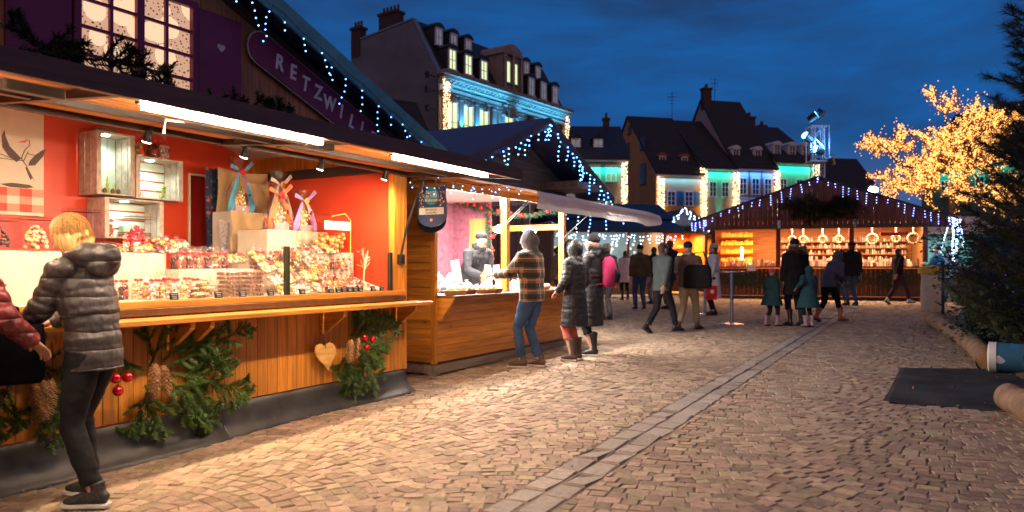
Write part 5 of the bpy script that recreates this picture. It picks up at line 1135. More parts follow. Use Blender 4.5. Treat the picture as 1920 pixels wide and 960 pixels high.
m = MB().box(-.3, LA+.3, -.75, .0, 13.05, 13.3).box(-.2, LA+.2, -.5, .0, 12.85, 13.049).box(-.05, LA+.05, -.22, .0, 12.5, 12.62).box(-.05, LA+.05, -.3, .0, 11.95, 12.08)
for i in range(int(LA/.45)): m.box(.1+i*.45, .28+i*.45, -.6, -.0, 12.62, 12.849) if False else m.box(.1+i*.45, .28+i*.45, -.42, -.0, 12.7, 12.85)
m.build('cornice', stone_m, BA)
bays = [1.16,2.8,4.5,7.4,10.3,11.95,13.6]
for i, x in enumerate(bays):
    window(BA, x, 8.9, .95, 2.6, pane_lit, frame_w, 0, (1,1)); 
    if i != 3:
        o = MB()
        for k in range(7): a = k*.9; o.ell((x+.3*math.cos(a), -.12, 11.72+.16*math.sin(a)), (.16,.09,.14), 8, 5)
        o.ell((x,-.2,11.72), (.15,.1,.18), 8, 6).build('carved_relief', stone_m, BA, smooth=True)
    rl = MB()
    for k in range(9): rl.box(x-.5+k*.125-.01, x-.5+k*.125+.01, -.42, -.40, 8.9, 9.7)
    rl.box(x-.52, x+.52, -.43, -.39, 9.7, 9.74).build('balcony_rail', black, BA)
for x in (.35, 1.98, 3.65, 5.55, 6.3, 8.5, 9.25, 11.12, 12.78, 14.6):
    MB().box(x-.2, x+.2, -.16, .0, 0, 11.7).box(x-.26, x+.26, -.24, .0, 11.7, 11.94).build('pilaster', stone_m, BA)
for x in (1.98, 3.65, 5.55, 6.3, 8.5, 11.12, 12.78):
    h = MB().cyl((x,-.55,9.35), (x,-.52,9.5), .07, n=8).build('pilaster_spotlight', black, BA); lamp('pilaster_light', 'SPOT', (x,-.5,9.5), 700, CY, h, .05, rot=(R(180-14),0,0), spot=R(50), blend=.7)
for a, b in ((.6,6.9),(8.2,14.6)): strip_light(BA, 'cornice_light', a, b, -.68, 12.2, CY, 120, True, R(-28))
o = MB()
for k in range(11): a = math.pi*k/10; o.ell((7.4+.8*math.cos(a), -.2, 11.6+.85*math.sin(a)), (.22,.15,.2), 8, 5)
o.ell((7.4,-.3,11.9), (.4,.2,.5), 10, 7).build('carved_crest', stone_m, BA, smooth=True)
def yslope(z): return (z-13.25)/(17.0-13.25)*2.2
for x in bays:
    if x == 7.4: continue
    dormer(BA, x, 13.65, .62, 1.25, .0, pane_lit if x < 6 else pane_pale, slate)
for x in (.9,2.4,3.95,11.0,12.6): dormer(BA, x, 15.35, .52, 1.05, .95, pane_pale, slate)
ct_ = MB().box(6.35, 8.45, -.3, 1.8, 13.3, 15.9); cd_ = ct_.build('crowning_dormer', stone_m, BA)
MB().prism([(6.2,15.9),(8.6,15.9)]+[(7.4+1.15*math.cos(a), 15.95+.75*math.sin(a)) for a in (.1,.5,.9,1.3,1.57,1.85,2.24,2.64,3.04)], -.5, 1.8).build('arched_pediment', stone_m, cd_)
for x in (6.95,7.85): window(cd_, x, 13.9, .42, 1.5, pane_lit, stone_m, -.3, (0,0))
for x in (6.4,7.4,8.4): MB().cyl((x,-.5,13.4), (x,-.5,15.8), .1, n=8).build('column', stone_m, cd_)
MB().ell((7.4,-.55,16.15), (.5,.1,.4), 10, 6).build('fan_ornament', stone_m, cd_)
def chimney(par, x, y, z, w_, d_, h_, pots=3):
    c = MB().box(x-w_/2, x+w_/2, y-d_/2, y+d_/2, z-1, z+h_).box(x-w_/2-.08, x+w_/2+.08, y-d_/2-.08, y+d_/2+.08, z+h_-.18, z+h_).build('chimney', M('soot_brick', (.07,.035,.03), .9, var=.3, scale=9), par); m = MB()
    for i in range(pots): yy = y-d_/2+d_*(i+.5)/pots; m.cyl((x,yy,z+h_), (x,yy,z+h_+.45), .1, .08, 8)
    m.build('chimney_pots', M('clay_pot', (.12,.05,.035), .9), c); return c
chimney(BA, -.0, D-.5, 16.4, .6, .9, 1.1, 3); chimney(BA, .2, 4.6, 16.7, .7, 1.7, 1.3, 5)
MB().cyl((-.3,-.1,0), (-.3,-.1,13), .06, n=6).build('downpipe', black, BA)
m = MB()
for z in (12.9, 12.0, 10.8): m.box(-1.2, -.25, .2, .26, z, z+.06).box(-1.1,-.9,.1,.3,z-.2,z+.2)
m.build('wall_bracket', black, BA)
curtain('warm white light curtain on the left corner of the mansard building', BA, .25, 8.5, 12.8, .55, -.35, 280, .03, 2); curtain('warm white light curtain on the right corner of the mansard building', BA, LA-.1, 8.5, 13.0, .5, -.35, 230, .03, 3)
# --- small houses at the left
def gable_house(name, label, X, Y, rot, w_, d_, ez_, rz_, wall, roof, wins=(), cat='house', ridge='x', strip=None, dorm=(), z0=None):
    h = thing(name, label, cat, (X, Y, gz(0,Y) if z0 is None else z0), R(rot))
    MB().prism([(0,0),(0,ez_),(d_/2,rz_-.15),(d_,ez_),(d_,0)], 0, w_, plane='yz').build('walls', wall, h)
    MB().prism([(-.45,ez_-.3),(-.45,ez_-.18),(-.1,ez_+.12),(d_/2,rz_+.1),(d_+.4,ez_-.1),(d_+.4,ez_-.28),(d_/2,rz_-.08),(0,ez_)], -.15, w_+.15, plane='yz').build('roof', roof, h)
    MB().box(-.05, w_+.05, -.38, -.0, ez_-.42, ez_-.28).build('eaves_board', frame_w, h)
    for wn in wins: window(h, *wn[:4], **(wn[4] if len(wn) > 4 else {}))
    if strip: 
        for a in strip: strip_light(h, 'eaves_light', .2, w_-.2, -.36, ez_-a[2], a[0], a[1], a[3] if len(a) > 3 else False, a[4] if len(a) > 4 else R(35))
    return h
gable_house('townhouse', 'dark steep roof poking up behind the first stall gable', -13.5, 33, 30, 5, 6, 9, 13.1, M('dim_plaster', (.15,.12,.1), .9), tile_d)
hl = gable_house('townhouse', 'low beige house with dark tiled roof left of the mansard building', -9.6, 40, 35, 6.2, 5, 7.5, 10.8, M('beige_plaster', (.30,.25,.2), .9), tile_d, [(4.7,6.1,.5,.7),(5.6,6.1,.5,.7),(3.7,6.1,.5,.7)])
dormer(hl, 2.6, 8.1, .7, .7, .1, pane_dark, tile_d, False); chimney(hl, 1.0, 2.5, 10.6, .6, .6, .8, 2)
# --- beige house with turquoise eaves
hb = gable_house('townhouse', 'beige house with two white dormers and turquoise lit eaves', 3.0, 60.5, 2, 6.4, 8, 9.5, 12.6, M('beige_plaster', (.30,.25,.2), .9), slate,
    [(x, z, .72, 1.25, dict(pane=pane_warm, bars=(1,1))) for x in (1.0,2.4,3.75,5.05) for z in (7.5,4.9,2.2)], strip=[(TQ, 110, .9)])
for x in (2.3,4.15): dormer(hb, x, 10.1, .62, .9, 1.0, pane_pale, slate, False, 1.4)
chimney(hb, 5.3, 4, 12.3, .5, .5, 1.1, 2); curtain('warm white light curtain on the right corner of the beige house', hb, 6.1, 5.6, 9.0, .4, -.3, 260, .032, 4)
# --- row of old houses
ux, uy = .97, .242; RR = math.degrees(math.atan2(uy, ux)); rz = lambda k: (13.5+ux*k, 70+uy*k)
orange_w = M('orange_plaster', (.60,.26,.075), .9, var=.12, scale=.8); pink_w = M('pink_plaster', (.40,.30,.27), .9); green_w = M('pale_green_plaster', (.32,.38,.28), .9); cream_w = M('cream_plaster', (.40,.35,.26), .9)
shut_b = M('blue_shutter', (.03,.16,.30), .6)
h1 = gable_house('townhouse', 'orange gabled house with blue shutters, leftmost of the old row', *rz(0), RR, 4.8, 13.4, 9.5, 15.9, orange_w, tile_d,
    [(1.55,6.35,.72,1.25,dict(bars=(1,2))),(3.35,6.35,.72,1.25,dict(bars=(1,2))),(1.55,3.0,.72,1.25,dict(bars=(1,2))),(3.35,3.0,.72,1.25,dict(bars=(1,2)))], strip=[(BL, 80, .62)])
for x in (1.55,3.35):
    for z in (6.35,3.0):
        for sg in (-1,1): MB().box(x+sg*.82-.27, x+sg*.82+.27, -.09, -.004, z, z+1.3).build('shutter', shut_b, h1)
for x in (1.2,3.5): dormer(h1, x, 10.3, .5, .75, 1.2, pane_dark, M('brick_red_dormer', (.3,.08,.04), .8), True, 1.5)
def side_window(par, y, z, w_, h_, side=0):
    f = MB().box(side-.1, side-.004, y-w_/2-.08, y+w_/2+.08, z-.1, z+h_+.1); o = f.build('window', M('weathered_frame', (.12,.08,.05), .8), par); MB().box(side-.12, side-.101, y-w_/2, y+w_/2, z, z+h_).build('pane', pane_dark, o)
for y, z, w_, h_ in ((2.8,8.6,1.0,1.9),(3.0,12.0,.8,1.1),(6.7,12.0,.8,1.1),(9.4,9.6,.8,1.1),(6.2,14.1,.6,.7)): side_window(h1, y, z, w_, h_)
h2 = gable_house('townhouse', 'narrow house washed turquoise between two light curtains', *rz(4.87), RR, 3.35, 13.4, 10.2, 15.7, cream_w, tile_d, [(x, z, .62, 1.3, dict(bars=(1,2))) for x in (1.0,2.3) for z in (7.3,3.9)], strip=[(TQ, 45, .62)])
h_ = MB().cyl((1.65,-.5,3.6),(1.65,-.5,3.8),.1,n=8).build('wall_spotlight', black, h2); lamp('wall_light', 'SPOT', (1.65,-.35,3.85), 700, TQ, h_, .05, rot=(R(180-5),0,0), spot=R(22), blend=.8)
h3 = gable_house('townhouse', 'tall roofed pink house with timber panels under blue eaves', *rz(8.26), RR, 4.4, 13.4, 10.3, 18.0, pink_w, tile_d, [(x, z, .68, 1.45, dict(bars=(1,2))) for x in (.85,2.2,3.55) for z in (7.6,3.8)], strip=[(BL, 75, .62)])
pn = MB()
for x in (.85,2.2,3.55):
    for a, b in (((-.5,6.0),(.5,6.9)),((-.5,6.9),(.5,6.0)),((-.5,6.45),(0,6.9)),((0,6.9),(.5,6.45)),((.5,6.45),(0,6.0)),((0,6.0),(-.5,6.45))): pn.beam((x+a[0],-.03,a[1]), (x+b[0],-.03,b[1]), .05, .07)
pn.box(.05, 4.35, -.08, -.003, 5.8, 5.9).box(.05, 4.35, -.08, -.003, 7.05, 7.17)
for x in (.1,1.52,2.87,4.3): pn.box(x-.06, x+.06, -.07, -.004, 0, 10.0)
pn.build('timber_panels', M('red_brown_timber', (.22,.08,.05), .8), h3); strip_light(h3, 'band_light', .3, 4.1, -.3, 7.25, BL, 16, False, R(40))
h4 = gable_house('townhouse', 'pale green house with three white dormers, rightmost of the lit row', *rz(12.72), RR, 4.5, 13.4, 11.0, 15.5, green_w, tile_d, [(x, z, .62, 1.5, dict(bars=(1,2), pane=pane_dark)) for x in (.8,2.6,4.0) for z in (7.6,4.2)], strip=[(TQ, 75, .62)])
for h, xs in ((h3,(.6,3.0)),(h4,(.7,2.4,3.9))):
    for x in xs: dormer(h, x, (10.9 if h is h3 else 11.5), .55, 1.1, .9, pane_dark, frame_w, True, 1.6)
chimney(h3, .3, 6.2, 18.0, .9, .7, 1.2, 2); chimney(h4, .4, 5.5, 15.4, 1.2, .6, .9, 3); chimney(h4, 3.2, 7.5, 15.2, .9, .6, .7, 2)
for i, (h, x, z0, z1, l) in enumerate(((h1,.35,4.0,9.0,'left corner of the orange house'),(h1,4.75,1.5,9.9,'joint between the orange and the turquoise house'),(h2,3.3,3.5,9.6,'joint between the turquoise and the pink house'),(h3,4.35,4.0,9.9,'joint between the pink and the green house'),(h4,4.3,5.5,10.6,'right corner of the green house behind the lighting truss'))):
    curtain(f'warm white light curtain on the {l}', h, x, z0, z1, .6, -.35, int(75*(z1-z0)), .036, 10+i)
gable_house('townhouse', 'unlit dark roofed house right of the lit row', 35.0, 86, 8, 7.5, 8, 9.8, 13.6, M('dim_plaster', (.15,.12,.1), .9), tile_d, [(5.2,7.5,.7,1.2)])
def antenna(label, X, Y, z, h_):
    r = thing('tv_antenna', label, 'antenna', (X, Y, z), 0, 'antennas on the roofs'); MB().cyl((0,0,0),(0,0,h_),.03,n=5).build('mast', black, r); m = MB()
    for k in range(4): m.box(-.5+.07*k, .5-.07*k, -.015, .015, h_-.2-.35*k, h_-.17-.35*k); m.box(-.4+.2*k, -.37+.2*k, -.3, .3, h_-.6, h_-.57)
    m.build('rods', black, r)
antenna('tall aerial on the roof of the narrow house', (1260-960)/1400*77, 77, 16.5, 3.0); antenna('smaller aerial behind the tall pink house', (1340-960)/1400*79, 79, 18.5, 2.9); 
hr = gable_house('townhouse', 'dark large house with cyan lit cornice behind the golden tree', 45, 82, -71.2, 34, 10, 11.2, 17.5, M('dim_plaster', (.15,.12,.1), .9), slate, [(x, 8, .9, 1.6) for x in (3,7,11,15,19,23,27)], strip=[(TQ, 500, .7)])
for x in (5,15,25): strip_light(hr, 'facade_light', x-2, x+2, -.5, 5.5, CY, 160, False, R(30))

# ================================================================== lighting truss and lamp mast
tt = thing('lighting_truss', 'aluminium truss tower with stage lamps lit blue behind the wide stall', 'lighting tower', ((1533-960)/1400*31, 31, gz(0,31))); m = MB(); alu = M('aluminium', (.55,.58,.62), .3, metal=.9)
w_ = .2; Ht = 7.2
for x in (-w_,w_):
    for y in (-w_,w_): m.cyl((x,y,0),(x,y,Ht-1.6 if False else Ht-.4),.03,n=6)
k = 0; z = .0
while z < Ht-.8:
    s_ = 1 if k%2 else -1
    for y in (-w_,w_): m.cyl((s_*-w_,y,z),(s_*w_,y,z+.42),.016,n=5)
    for x in (-w_,w_): m.cyl((x,s_*-w_,z),(x,s_*w_,z+.42),.016,n=5)
    z += .42; k += 1
m.build('mast', alu, tt); hd = MB().box(-.4,.4,-.4,.4,Ht-1.9,Ht-1.85).box(-.34,.34,-.34,.34,Ht-.45,Ht-.4)
for x in (-.34,.34):
    for y in (-.34,.34): hd.cyl((x,y,Ht-1.9),(x,y,Ht-.4),.025,n=5)
hd.build('head_frame', alu, tt)
for i, (x, z, ry) in enumerate(((-.45,Ht-.2,40),(-.1,Ht-.1,60),(.5,Ht-2.0,120),(-.35,Ht-1.0,150),(.1,Ht-1.5,160))):
    a = R(ry); c = MB().cyl((x,-.2,z),(x+.35*math.cos(a),-.35,z+.35*math.sin(a)),.15,.2,10).build('stage_lamp', black, tt)
    if i in (0,3,4): MB().cyl((x+.352*math.cos(a),-.352,z+.352*math.sin(a)),(x+.36*math.cos(a),-.357,z+.36*math.sin(a)),.16,n=10).build('lens', emis('blue_lens', (.15,.5,1), 5, False), c)
lamp('truss_wash', 'POINT', (0,-.6,Ht-1.2), 130, (.1,.4,1), tt, .2)
lm = thing('lamp_mast', 'mast with two blazing blue white floodlights in front of the golden tree', 'floodlight mast', ((1638-960)/1400*28.5, 28.5, gz(0,28.5))); MB().cyl((0,0,0),(0,0,3.9),.05,n=8).build('mast', black, lm)
for z, x in ((3.95,-.07),(3.35,.06)):
    h = MB().box(x-.2, x+.2, -.1, .1, z-.11, z+.11).build('floodlight', black, lm, bevel=.02); MB().ell((x,-.12,z), (.2,.06,.12), 10, 6).build('lens', emis('flood_lens', (.35,.75,1), 22, False), h); lamp('flood', 'SPOT', (x,-.2,z), 900, (.30,.5,1), h, .1, rot=(R(62),0,R(5)), spot=R(120), blend=.6)

# ================================================================== golden tree
bark = M('dark_bark', (.06,.04,.03), .9, var=.3, scale=6, bump=.8, bscale=20); autumn = M('autumn_leaves', (.34,.13,.03), .7, var=.3, scale=5, island=.5, hue=.02)
def limbs(q, p, d, L_, r_, depth, segs, up=.12):
    pts = [p.copy()]; n = 4
    for i in range(n):
        d = (d+Vector((q.gauss(0,.16),q.gauss(0,.16),q.gauss(0,.1)+up*.5))).normalized(); p = p+d*L_/n; pts.append(p.copy())
    segs.append((pts, r_, depth))
    if depth < 4:
        for i in range(3 if depth < 3 else 2):
            a = q.random()*6.28; e = d.orthogonal().normalized(); f = d.cross(e); nd = (d*.75+(e*math.cos(a)+f*math.sin(a))*q.uniform(.55,.95)).normalized()
            limbs(q, pts[q.choice((2,3,4))], nd, L_*q.uniform(.6,.82), r_*.6, depth+1, segs, up)
gt = thing('golden_tree', 'round crowned tree wrapped in hundreds of golden lights', 'tree', ((1745-960)/1400*32+.95, 32, gz(0,32)+.0))
segs = []; q = random.Random(17); p0 = Vector((0,0,0)); tr = MB(); tr.loft([(0,0,0),(.05,0,1.2),(0,.05,4.3)], [.22,.18,.12], 10); 
for i in range(9):
    a = i*2.4+q.random()*.4; limbs(q, Vector((0,.05,2.4+.42*i)), Vector((math.cos(a),math.sin(a),1.0 if i%2 else .3)).normalized(), 1.95, .08, 1, segs)
for pts, r_, dp in segs: tr.loft(pts, [r_*(1-.12*i) for i in range(len(pts))], 5, cap=False)
tr.build('trunk', bark, gt, fix=False); lv = MB(); bu = MB()
for pts, r_, dp in segs:
    for i in range(len(pts)-1):
        for k in range(1 if dp < 3 else 2): 
            if dp == 4 or q.random() < .75: 
                for c in range(6 if dp >= 3 else 8): bu.ell(pts[i].lerp(pts[i+1], q.random())+Vector((q.gauss(0,.05),q.gauss(0,.05),q.gauss(0,.05))), .025, 6, 4)
        if dp >= 3:
            for k in range(9):
                c = pts[i].lerp(pts[i+1], q.random())+Vector((q.gauss(0,.12),q.gauss(0,.12),q.gauss(0,.12))); a = Vector((q.gauss(0,1),q.gauss(0,1),q.gauss(0,1))).normalized(); b = a.orthogonal().normalized()*.05; a = a*.065; lv.add([c-a,c+b,c+a,c-b],[(0,1,2,3)])
for i in range(2600):
    pts, r_, dp = segs[q.randrange(len(segs))]
    if dp < 3: continue
    p = pts[q.randrange(1,len(pts))]+Vector((q.gauss(0,.2),q.gauss(0,.2),q.gauss(0,.17))); bu.ell(p, q.uniform(.018,.028), 6, 4)
print('tree bulbs', len(bu.f)//24, 'leaves', len(lv.f), max(v[2] for v in bu.v), min(v[0] for v in bu.v), max(v[0] for v in bu.v))
lv.build('leaves', autumn, gt, fix=False)
bu.build('golden_lights', bulb_g, gt, fix=False)
for z, x, y in ((4.2,-1.0,-.8),(5.2,.8,-.6),(6.4,0,.5),(3.4,1.2,-.8)): lamp('crown_glow', 'POINT', (x,y,z), 45, (1,.45,.1), gt, .5)
# faint smaller lit tree beyond
g2 = thing('golden_tree', 'small half bare tree with a sparse band of golden lights', 'tree', ((1610-960)/1400*40, 40, gz(0,40))); segs = []; q = random.Random(5); tr = MB(); tr.loft([(0,0,0),(0,0,3)], [.12,.09], 8)
for i in range(5): limbs(q, Vector((0,0,2.2)), Vector((math.cos(i*1.3),math.sin(i*1.3),.8)).normalized(), 1.0, .05, 2, segs)
bu = MB(); lv = MB()
for pts, r_, dp in segs:
    tr.loft(pts, [r_*(1-.12*i) for i in range(len(pts))], 5, cap=False)
    for i in range(len(pts)-1):
        if pts[i].z < 3.9: bu.ell(pts[i], .04, 6, 4)
        for k in range(8):
            c = pts[i]+Vector((q.gauss(0,.15),q.gauss(0,.15),q.gauss(0,.15))); a = Vector((q.gauss(0,1),q.gauss(0,1),q.gauss(0,1))).normalized(); b = a.orthogonal().normalized()*.06; a = a*.08; lv.add([c-a,c+b,c+a,c-b],[(0,1,2,3)])
tr.build('trunk', bark, g2, fix=False); lv.build('leaves', autumn, g2, fix=False); bu.build('golden_lights', bulb_g, g2, fix=False)

# ================================================================== conifers and planting at the right
pine_m = M('long_pine_needles', (.075,.088,.03), .6, var=.3, scale=3, island=.4); shrub_m = M('dark_shrub_leaves', (.03,.045,.018), .5, var=.3, island=.45)
def pine(label, X, Y, Hh, Rr, seed, nb_=90, nl=.13, dens=34, base=.5, wd=.0032):
    q = random.Random(seed); r = thing('pine_tree', label, 'pine tree', (X, Y, gz(0,Y)), 0, None); tr = MB(); nd = MB(); tr.loft([(0,0,-.02),(.03,0,Hh*.4),(0,.03,Hh*.8),(0,0,Hh)], [.09,.07,.035,.01], 8)
    for i in range(nb_):
        k = i/nb_; z = base+(Hh-base)*k; a = i*2.4+q.random(); L_ = Rr*max(.5,(1-k)**.42)*q.uniform(.7,1.1)+.12; p = Vector((0,0,z)); d = Vector((math.cos(a),math.sin(a),.15+.5*k)).normalized(); pts = [p.copy()]; n = max(3,int(L_/.14))
        for j in range(n):
            d = (d+Vector((q.gauss(0,.08),q.gauss(0,.08),.05+q.gauss(0,.06)))).normalized(); p = p+d*L_/n; pts.append(p.copy())
            if j >= n//3:
                subs = [(p, d)]
                for c in range(2): e = d.cross(Vector((0,0,1))).normalized()*q.choice((-1,1)); dd = (d*.6+e*.8+Vector((0,0,q.uniform(-.1,.4)))).normalized(); subs.append((p, dd))
                for sp_, dd in subs:
                    ll = q.uniform(.1,.2); o1 = dd.orthogonal().normalized(); o2 = dd.cross(o1)
                    for m_ in range(dens):
                        t_ = q.random(); b_ = q.random()*6.28; c0 = sp_+dd*ll*t_; dr = (dd*q.uniform(.5,1.3)+(o1*math.cos(b_)+o2*math.sin(b_))*.8).normalized(); e0 = c0+dr*nl*q.uniform(.7,1.1); w_ = dr.orthogonal().normalized()*wd; nd.add([c0-w_,c0+w_,e0],[(0,1,2)])
                    tr.tube([sp_, sp_+dd*ll], .004, 3)
        tr.loft(pts, [.016*(1-.7*j/len(pts)) for j in range(len(pts))], 4, cap=False)
    tr.build('trunk', bark, r, fix=False); nd.build('needles', pine_m, r, fix=False); return r
pine('long needled pine with plumes against the sky at the right edge', 6.95, 9.5, 4.9, 1.1, 3, 130, .16, 42, .2, .0042)
pine('dark bushy pine behind the fallen log at the right', 8.85, 12.0, 4.4, 1.35, 4, 110, .13, 44, .1, .0055)
pine('second dark pine right of the bin and log border', 10.6, 14.8, 3.9, 1.2, 9, 80, .13, 30, .2, .005)
def shrub(label, X, Y, Hh, Rr, seed, n=2600):
    q = random.Random(seed); r = thing('shrub', label, 'shrub', (X, Y, gz(0,Y)), 0, 'shrubs in the planting bed'); st_ = MB(); lf = MB()
    for i in range(12):
        a = q.random()*6.28; p = Vector((.05*math.cos(a),.05*math.sin(a),0)); d = Vector((.3*math.cos(a),.3*math.sin(a),1)).normalized(); pts = [p.copy()]; L_ = Hh*q.uniform(.6,1.0)
        for j in range(7): d = (d+Vector((q.gauss(0,.14),q.gauss(0,.14),0))).normalized(); p = p+d*L_/7; pts.append(p.copy())
        st_.loft(pts, [.018*(1-.1*j) for j in range(8)], 5, cap=False)
        for j in range(n//12):
            k = q.uniform(1,6.99); c = pts[int(k)].lerp(pts[int(k)+1], k-int(k))+Vector((q.gauss(0,Rr*.35),q.gauss(0,Rr*.35),q.gauss(0,.12))); a_ = Vector((q.gauss(0,1),q.gauss(0,1),q.gauss(0,.6))).normalized(); b_ = a_.orthogonal().normalized()*.017; a_ *= .042; lf.add([c-a_,c+b_,c+a_,c-b_],[(0,1,2,3)])
    st_.build('stems', bark, r, fix=False); lf.build('leaves', shrub_m, r, fix=False)
shrub('tall leafy shrub at the left end of the planting bed', 8.9, 13.6, 2.7, .38, 1, 3600); shrub('dark leafy shrub close behind the log border', 6.95, 10.9, 2.2, .5, 2, 3800); shrub('low shrub near the right frame edge behind the painted drum', 6.9, 9.9, 1.5, .5, 3, 2600)
ivory_l = MB(); q = random.Random(2)
r = thing('string_lights', 'few violet blue lights glimpsed inside the dark pines', 'string lights', (7.5, 10.9, 1.2)); c = MB(); pts = []
for i in range(26): p = Vector((q.gauss(0,.18), q.gauss(-.35,.15), q.gauss(.05,.13))); ivory_l.octa(p, .012); pts.append(p)
c.tube(pts[:10], .003, 3); c.build('cable', cable_m, r, fix=False); ivory_l.build('bulbs', emis('bulb_violet', (.12,.06,1), 3, False), r, fix=False)
# soil bed
bed = [P(1735,600), P(1790,655), P(1865,700), P(1960,760)]
soil = MB(); NX, NY = 46, 60; gx0, gx1, gy0, gy1 = 4.6, 16, 6.0, 20; e1 = P(1738,606); e2 = P(1862,694); vs = []; idx = {}
def edge_x(y): 
    t_ = (y-e2.y)/(e1.y-e2.y); return e2.x+(e1.x-e2.x)*t_+.12
for i in range(NY+1):
    y = 8.6+(17.0-8.6)*i/NY
    for j in range(NX+1):
        x = edge_x(y)+(14-edge_x(y))*(j/NX)**1.5; k = min(1, j/6); vs.append((x, y, gz(0,y)+.012+k*(.08+.05*mnoise.noise(Vector((x*1.3,y*1.3,0)))+.025*mnoise.noise(Vector((x*9,y*9,3))))))
soil.add(vs, [(i*(NX+1)+j, i*(NX+1)+j+1, (i+1)*(NX+1)+j+1, (i+1)*(NX+1)+j) for i in range(NY) for j in range(NX)])
tag(soil.build('soil', M('bark_mulch', (.12,.07,.04), .95, var=.45, scale=14, bump=.9, bscale=30), smooth=True), kind='structure')
lf = MB(); q = random.Random(12)
for i in range(2600):
    if i < 1900: y = q.uniform(8.7,16.5); x = edge_x(y)+abs(q.gauss(0,.9))-.05; z = gz(0,y)+.03+min(.1,.1*(x-edge_x(y)))
    elif i < 2300: y = q.uniform(5,16.5); x = (edge_x(y) if y > 8.6 else 5.2)-abs(q.gauss(0,.45)); z = gz(0,y)+.017
    else: y = q.uniform(4,20); x = q.uniform(-1.0,1)*y*.7; z = gz(0,y)+.017
    c = Vector((x,y,z)); a = Vector((q.gauss(0,1),q.gauss(0,1),q.gauss(0,.35))).normalized(); b = a.cross(Vector((0,0,1))).normalized()*q.uniform(.009,.018); a = a*q.uniform(.015,.035)*(1 if i < 2300 else .5); b = b*(1 if i < 2300 else .5); lf.add([c-a,c+b,c+a+Vector((0,0,.008)),c-b],[(0,1,2,3)])
tag(lf.build('fallen_leaves', M('brown_dead_leaves', (.26,.12,.04), .8, var=.3, island=.5, hue=.015), fix=False), kind='stuff')
# logs
logm = M('bare_log', (.30,.17,.09), .75, var=.35, scale=4, stretch=(1,1,1), bump=1.0, bscale=22); endm = M('cut_log_end', (.38,.20,.09), .8, var=.2, scale=12)
def log(label, a, b, r_, bend=.03, seed=0, lift=0):
    a = Vector(a); b = Vector(b); q = random.Random(seed); r = thing('border_log', label, 'log', a, 0, 'logs edging the planting bed', a); pts = []; rad = []
    for i in range(13): k = i/12; p = a.lerp(b, k); p += Vector((bend*math.sin(k*3.3),0,r_*.93+.02*math.sin(k*9+seed))); pts.append(p); rad.append(r_*(1+.07*math.sin(k*11+seed)))
    m = MB(); m.loft([pts[0].lerp(pts[-1], t/40)*0+pts[min(11,int(t/40*12))].lerp(pts[min(11,int(t/40*12))+1], t/40*12-min(11,int(t/40*12))) for t in range(41)], [rad[min(12,int(t/40*12+.5))] for t in range(41)], 28, cap=False); m.v = [tuple(Vector(v)+Vector((1,.6,1))*.016*mnoise.noise(Vector(v)*5)+Vector((.5,1,.8))*.008*mnoise.noise(Vector(v)*17)) for v in m.v]; m.build('trunk_wood', logm, r, smooth=True); e = MB()
    for p, p2, rr_ in ((pts[0],pts[1],rad[0]),(pts[-1],pts[-2],rad[-1])): t_ = (p-p2).normalized(); e.cyl(p-t_*.005, p+t_*.004, rr_*.985, rr_*.93, 18)
    e.build('cut_ends', endm, r); return r
log('long bare log edging the bed from the bin towards the rubber mat', P(1748,612), P(1855,694), .14, .1, 1); 
l2a = P(1895,760); log('thick log end at the right frame edge below the rubber mat', P(1893,768), P(2080,905), .14, .05, 4)
log('short log seen end on under the painted drum', P(1862,686), P(1990,684), .13, .0, 6)
# rubber mat
mt = [P(1688,690), P(1990,694), P(1990,782), P(1655,757)]
m = MB(); na, nb2 = 30, 14; vs = []
for i in range(na+1):
    for j in range(nb2+1):
        a, b = i/na, j/nb2; p = mt[0].lerp(mt[1], a).lerp(mt[3].lerp(mt[2], a), b); ed_ = min(i, na-i, j*2, (nb2-j)*2); q_ = mnoise.noise(Vector((a*9,b*5,2)))
        vs.append((p.x+(.012*mnoise.noise(Vector((a*14,b*9,7))) if ed_ == 0 else 0), p.y+(.012*mnoise.noise(Vector((b*14,a*9,5))) if ed_ == 0 else 0), p.z+(.006 if ed_ == 0 else .024+.006*q_)+(.025*max(0,1-a*6)*max(0,b*4-3))))
m.add(vs, [(i*(nb2+1)+j, (i+1)*(nb2+1)+j, (i+1)*(nb2+1)+j+1, i*(nb2+1)+j+1) for i in range(na) for j in range(nb2)])
tag(m.build('rubber_mat', M('black_rubber_mat', (.028,.027,.026), .85, var=.6, scale=2.2, bump=.4, bscale=50, spec=.25)), 'black rubber mat lying on the setts beside the logs', 'mat')
# painted drum lying on its side
c0 = P(1862,700); dr = thing('painted_drum', 'blue painted drum with white rim lying on the logs at the right edge', 'drum', (c0.x, c0.y, c0.z+.02), R(-38)); ra = .18
MB().loft([(0,0,ra),(.75,.05,ra)], [ra,ra], 32, side=(0,1,0)).build('barrel', floral('drum_paint', (.03,.13,.24), [(.6,.34,.4),(.5,.55,.6),(.02,.2,.3),(.01,.05,.12)], 8), dr, smooth=False)
MB().loft([(-.045,-.003,ra),(-.04,-.003,ra),(.035,.002,ra),(.04,.002,ra)], [ra*.97,ra*1.035,ra*1.035,ra], 32, side=(0,1,0)).build('rim', white_p, dr)
